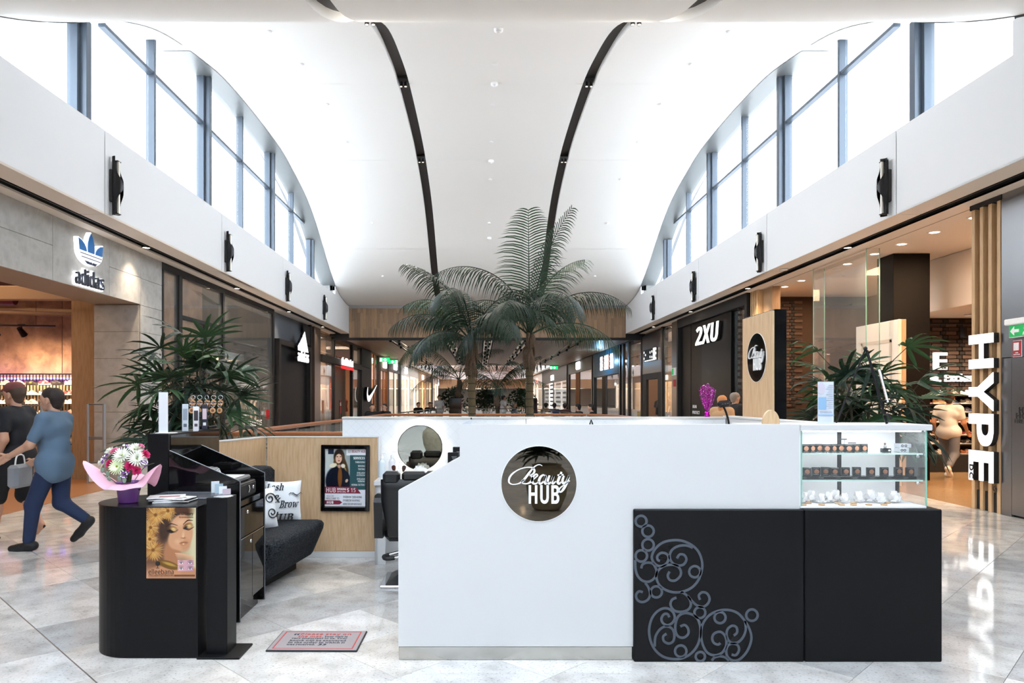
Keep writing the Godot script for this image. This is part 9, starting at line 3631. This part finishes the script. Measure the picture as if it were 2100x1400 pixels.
func seated() -> Dictionary:
	var h := 0.56
	return {
		"pelvis": Vector3(0, h, 0), "chest": Vector3(0, h + 0.35, -0.01), "neck": Vector3(0, h + 0.53, 0.0), "head": Vector3(0, h + 0.66, 0.03),
		"arms": [[Vector3(0.19, h + 0.44, 0), Vector3(0.24, h + 0.18, 0.05), Vector3(0.15, h + 0.13, 0.27)], [Vector3(-0.19, h + 0.44, 0), Vector3(-0.24, h + 0.18, 0.05), Vector3(-0.15, h + 0.13, 0.27)]],
		"legs": [[Vector3(0.09, h - 0.01, 0.05), Vector3(0.12, h - 0.02, 0.43), Vector3(0.12, 0.09, 0.40), Vector3(0.13, 0.03, 0.55)], [Vector3(-0.09, h - 0.01, 0.05), Vector3(-0.12, h - 0.02, 0.43), Vector3(-0.12, 0.09, 0.40), Vector3(-0.13, 0.03, 0.55)]],
	}


func build_people() -> void:
	# two walkers on the left, both heading to the left past the shoe shop
	var a := walk(0.36, 0.12, 1.0, 0.08)
	person("man in black T-shirt, black shorts and thongs walking at the left edge", Vector3(-5.08, 0.0, -7.75), -PI / 2 - 0.12, a, {"shirt": "17191f", "pants": "0f1013", "long": false, "shoes": "1a1716", "sandals": true, "hair": "4a372b", "skin": "c49278", "cap": "6d3a38"}, 0.014)
	var b := walk(0.42, 0.22, 0.965, 0.20)
	b.arms[0] = [Vector3(0.18, 1.33, 0.0), Vector3(0.235, 1.09, 0.1), Vector3(0.22, 0.97, 0.33)]
	person("person in blue check shirt and jeans walking beside the black counter", Vector3(-4.38, 0.0, -7.28), -PI / 2 - 0.05, b, {"shirt": "5b7289", "pants": "1d2c4c", "shoes": "17171a", "hair": "2b211d", "skin": "c89a80", "sleeve": 0.75, "drop": -0.08}, 0.014)
	var bag := thing("carry_bag", "grey carry bag held between the two walking people", "bag", Vector3(-4.83, 0.62, -7.42))
	var mb := MB.new()
	mb.box(Vector3(0, 0.12, 0), Vector3(0.12, 0.24, 0.28), 0.03)
	obj("bag_body", mb, mat("8f9298", 0.6), bag)
	mb = MB.new()
	mb.tube(curve3([Vector3(0, 0.23, 0.08), Vector3(0.0, 0.33, 0.05), Vector3(0.0, 0.33, -0.05), Vector3(0, 0.23, -0.08)], 4), 0.008, 6)
	obj("handle", mb, M.print, bag)
	# shopper among the sneakers on the right
	var c := walk(0.55, 0.2, 0.965, 0.14)
	c.face = Vector3(0.3, 0, 1).normalized()
	person("shopper in cream T-shirt, grey trousers and white sneakers in the right shop", Vector3(9.02, 0.004, -13.62), PI - 0.9, c, {"shirt": "dcd8d2", "pants": "6f7076", "hem": 0.8, "shoes": "efe9e2", "hair": "3a2418", "skin": "b98465", "bun": true}, 0.015)
	# people past the kiosk
	var e := walk(0.1, 0.03, 0.93, 0.0)
	person("fair-haired person standing past the magenta foil spray", Vector3(4.85, 0.0, -14.2), 2.4, e, {"shirt": "c9a27c", "pants": "2a2a2e", "shoes": "1a1a1c", "hair": "c98b58", "skin": "cf9f80", "hairlong": true}, 0.024, false)
	var g := walk(0.1, 0.03, 0.97, 0.0)
	person("grey-haired person in black standing beside the timber pylon", Vector3(5.4, 0.0, -15.05), 2.0, g, {"shirt": "1b1c20", "pants": "1b1c20", "shoes": "121212", "hair": "8a8078", "skin": "caa28a"}, 0.024, false)
	# people sitting round the opening, small in the distance
	var st := seated()
	var look := [
		[-3.77, 24.6, 0.3, "1a1a1e", "3a2a20", "person in dark top sitting by the left railing, nearer one"], [-3.4, 25.2, -0.4, "202024", "241c18", "person in dark top sitting by the left railing, leaning one"],
		[-2.95, 33.6, 0.6, "1c1c20", "1e1a18", "dark-clad person sitting far left of the palms, first"], [-2.5, 34.9, 0.2, "222228", "1e1a18", "dark-clad person sitting far left of the palms, second"], [-2.3, 33.0, 0.0, "26262a", "1e1a18", "dark-clad person sitting far left of the palms, third"],
		[3.09, 29.5, 3.0, "1d2f55", "1c1816", "person in blue top sitting by the right railing"], [2.84, 30.6, 2.6, "6d5a3a", "1c1816", "person in ochre top sitting by the right railing"], [3.4, 28.4, 2.8, "3c1f1f", "241a18", "person in dark red top sitting by the right railing"],
		[3.42, 24.6, -2.2, "1a1a1d", "1c1816", "person in black top resting chin on hand by the blue shop"], [3.72, 23.6, -1.8, "18181b", "1c1816", "person in black top seated nearest the blue shop"], [1.6, 33.5, 1.4, "1f2f4c", "8a8580", "grey-haired person in navy sitting right of the distant palms"],
	]
	for q in look:
		var o := person(q[5], Vector3(q[0], 0.0, -q[1]), q[2], st, {"shirt": q[3], "pants": "23232a", "shoes": "141414", "hair": q[4], "skin": "c39a82"}, 0.034, false, "people sitting round the opening")
		var bs := thing("stool", "stool under the " + q[5].replace("person in ", "").replace("person ", ""), "stool", Vector3(q[0], 0.0, -q[1]), q[2], "stools round the opening")
		var m2 := MB.new()
		m2.lathe([Vector2(0, 0), Vector2(0.17, 0), Vector2(0.17, 0.40), Vector2(0.2, 0.41), Vector2(0.2, 0.445), Vector2(0, 0.445)], 16, true)
		obj("seat", m2, M.dark, bs)
	var sw := walk(0.1, 0.03, 0.97, 0.0)
	person("person in white top standing far left of the palms", Vector3(-1.98, 0.0, -33.9), 0.4, sw, {"shirt": "d9dadd", "pants": "54565c", "shoes": "202020", "hair": "2a201c", "skin": "c39a82"}, 0.034, false)
	person("person in pale shirt standing right of the distant palms", Vector3(1.1, 0.0, -34.2), 2.0, sw, {"shirt": "e3e3e6", "pants": "33353c", "shoes": "202020", "hair": "2a201c", "skin": "c39a82"}, 0.034, false)
	for q in [[-1.0, "left"], [2.05, "right"]]:
		var bx := thing("advertising_panel", "black free-standing panel with red edge, %s of the distant palms" % q[1], "display panel", Vector3(q[0], 0, -28.6 if q[0] > 0 else -28.2))
		mb = MB.new()
		mb.span(Vector3(-0.24, 0.0, -0.1), Vector3(0.24, 1.54, 0.1), 0.01)
		obj("panel", mb, M.blackgloss, bx)
		mb = MB.new()
		mb.span(Vector3(0.24, 0.05, -0.08), Vector3(0.255, 1.5, 0.08))
		obj("red_edge", mb, M.red, bx)


# ------------------------------------------------------------------ behind the camera: what the mirrors show
func build_behind() -> void:
	for s in [-1.0, 1.0]:
		var sx: float = SL if s < 0 else SR
		var word := "left" if s < 0 else "right"
		var w := thing("wall_behind_" + word, "dark shopfronts on the %s behind the camera" % word, "wall")
		tag(w, "", "", "", "structure")
		for k in 6:
			var d := -19.6 + 4.0 * k
			if d > 1.0:
				continue
			var mb := MB.new()
			mb.span(Vector3(sx + s * 0.05, 0, -d), Vector3(sx + s * 0.3, 4.4, -d - 0.5), 0.01)
			mb.span(Vector3(sx + s * 0.05, 3.3, -d - 0.5), Vector3(sx + s * 0.3, 4.4, -d - 4.0), 0.01)
			obj("pier", mb, M.bronze, w)
			mb = MB.new()
			mb.span(Vector3(sx + s * 0.28, 0, -d - 0.5), Vector3(sx + s * 0.3, 3.3, -d - 4.0))
			obj("glazing", mb, mat("2f2a27", 0.08), w)
	var e := thing("wall_rear", "far end wall of the hall behind the camera", "wall")
	tag(e, "", "", "", "structure")
	var mb := MB.new()
	mb.span(Vector3(-13, -0.1, 19.9), Vector3(13.4, 4.6, 20.1))
	mb.span(Vector3(-6.4, 4.4, 19.9), Vector3(7.0, 8.4, 20.1))
	mb.span(Vector3(WL - 0.2, 4.3, -5.0), Vector3(WL, 8.4, 19.9))
	mb.span(Vector3(WR, 4.3, -5.0), Vector3(WR + 0.2, 8.4, 19.9))
	mb.span(Vector3(-6.4, 5.5, -4.85), Vector3(7.0, 8.4, -5.05))
	obj("end_wall", mb, M.paint, e)
	var gr := thing("ceiling_glass", "glass roof on slim white beams over the hall behind the camera", "glass roof")
	tag(gr, "", "", "", "structure")
	for k in 11:
		var z := -4.9 + 2.48 * k
		mb = MB.new()
		mb.span(Vector3(-6.4, 8.2, z - 0.06), Vector3(7.0, 8.5, z + 0.06))
		obj("beam", mb, M.paint, gr)
		if k < 10:
			mb = MB.new()
			mb.span(Vector3(-6.4, 8.42, z + 0.06), Vector3(7.0, 8.44, z + 2.42))
			obj("pane", mb, pane("ffffff", 0.40), gr)
	mb = MB.new()
	for k in 14:
		mb.ball(Vector3(-5.5 + k * 0.9, 3.0 + 0.2 * sin(k * 2.0), 19.8), Vector3(0.09, 0.06, 0.05), 10)
	tag(obj("wall_lamps", mb, M.bulb), "row of small warm lamps on the wall behind the camera", "wall lamp")
	var urn := [Vector2(0, 0), Vector2(0.17, 0), Vector2(0.2, 0.03), Vector2(0.27, 0.2), Vector2(0.3, 0.38), Vector2(0.29, 0.5), Vector2(0.24, 0.57), Vector2(0.2, 0.6), Vector2(0.21, 0.625), Vector2(0.19, 0.63), Vector2(0.17, 0.6), Vector2(0, 0.55)]
	var big := []
	for q in urn:
		big.append(q * 1.15)
	for q in [[Vector3(0.93, 0, 1.5), urn, "weathered stone urn with a palm standing behind the camera"], [Vector3(-1.3, 0, 6.2), big, "larger weathered stone urn farther behind the camera"]]:
		var u := thing("stone_urn", q[2], "urn", q[0])
		mb = MB.new()
		mb.lathe(q[1], 36)
		obj("urn", mb, M.clay, u)
		if q[0].x > 0:
			for k in 18:
				var a := k * 2.4
				var o := obj("leaf", leaf_fan[k % 8], M.leafdark, u)
				o.transform = Transform3D(Basis(Vector3.UP, a) * Basis(Vector3.BACK, 0.5 + 0.3 * sin(k * 1.7)), Vector3(cos(a) * 0.12, 0.75 + 0.05 * (k % 7), -sin(a) * 0.12))
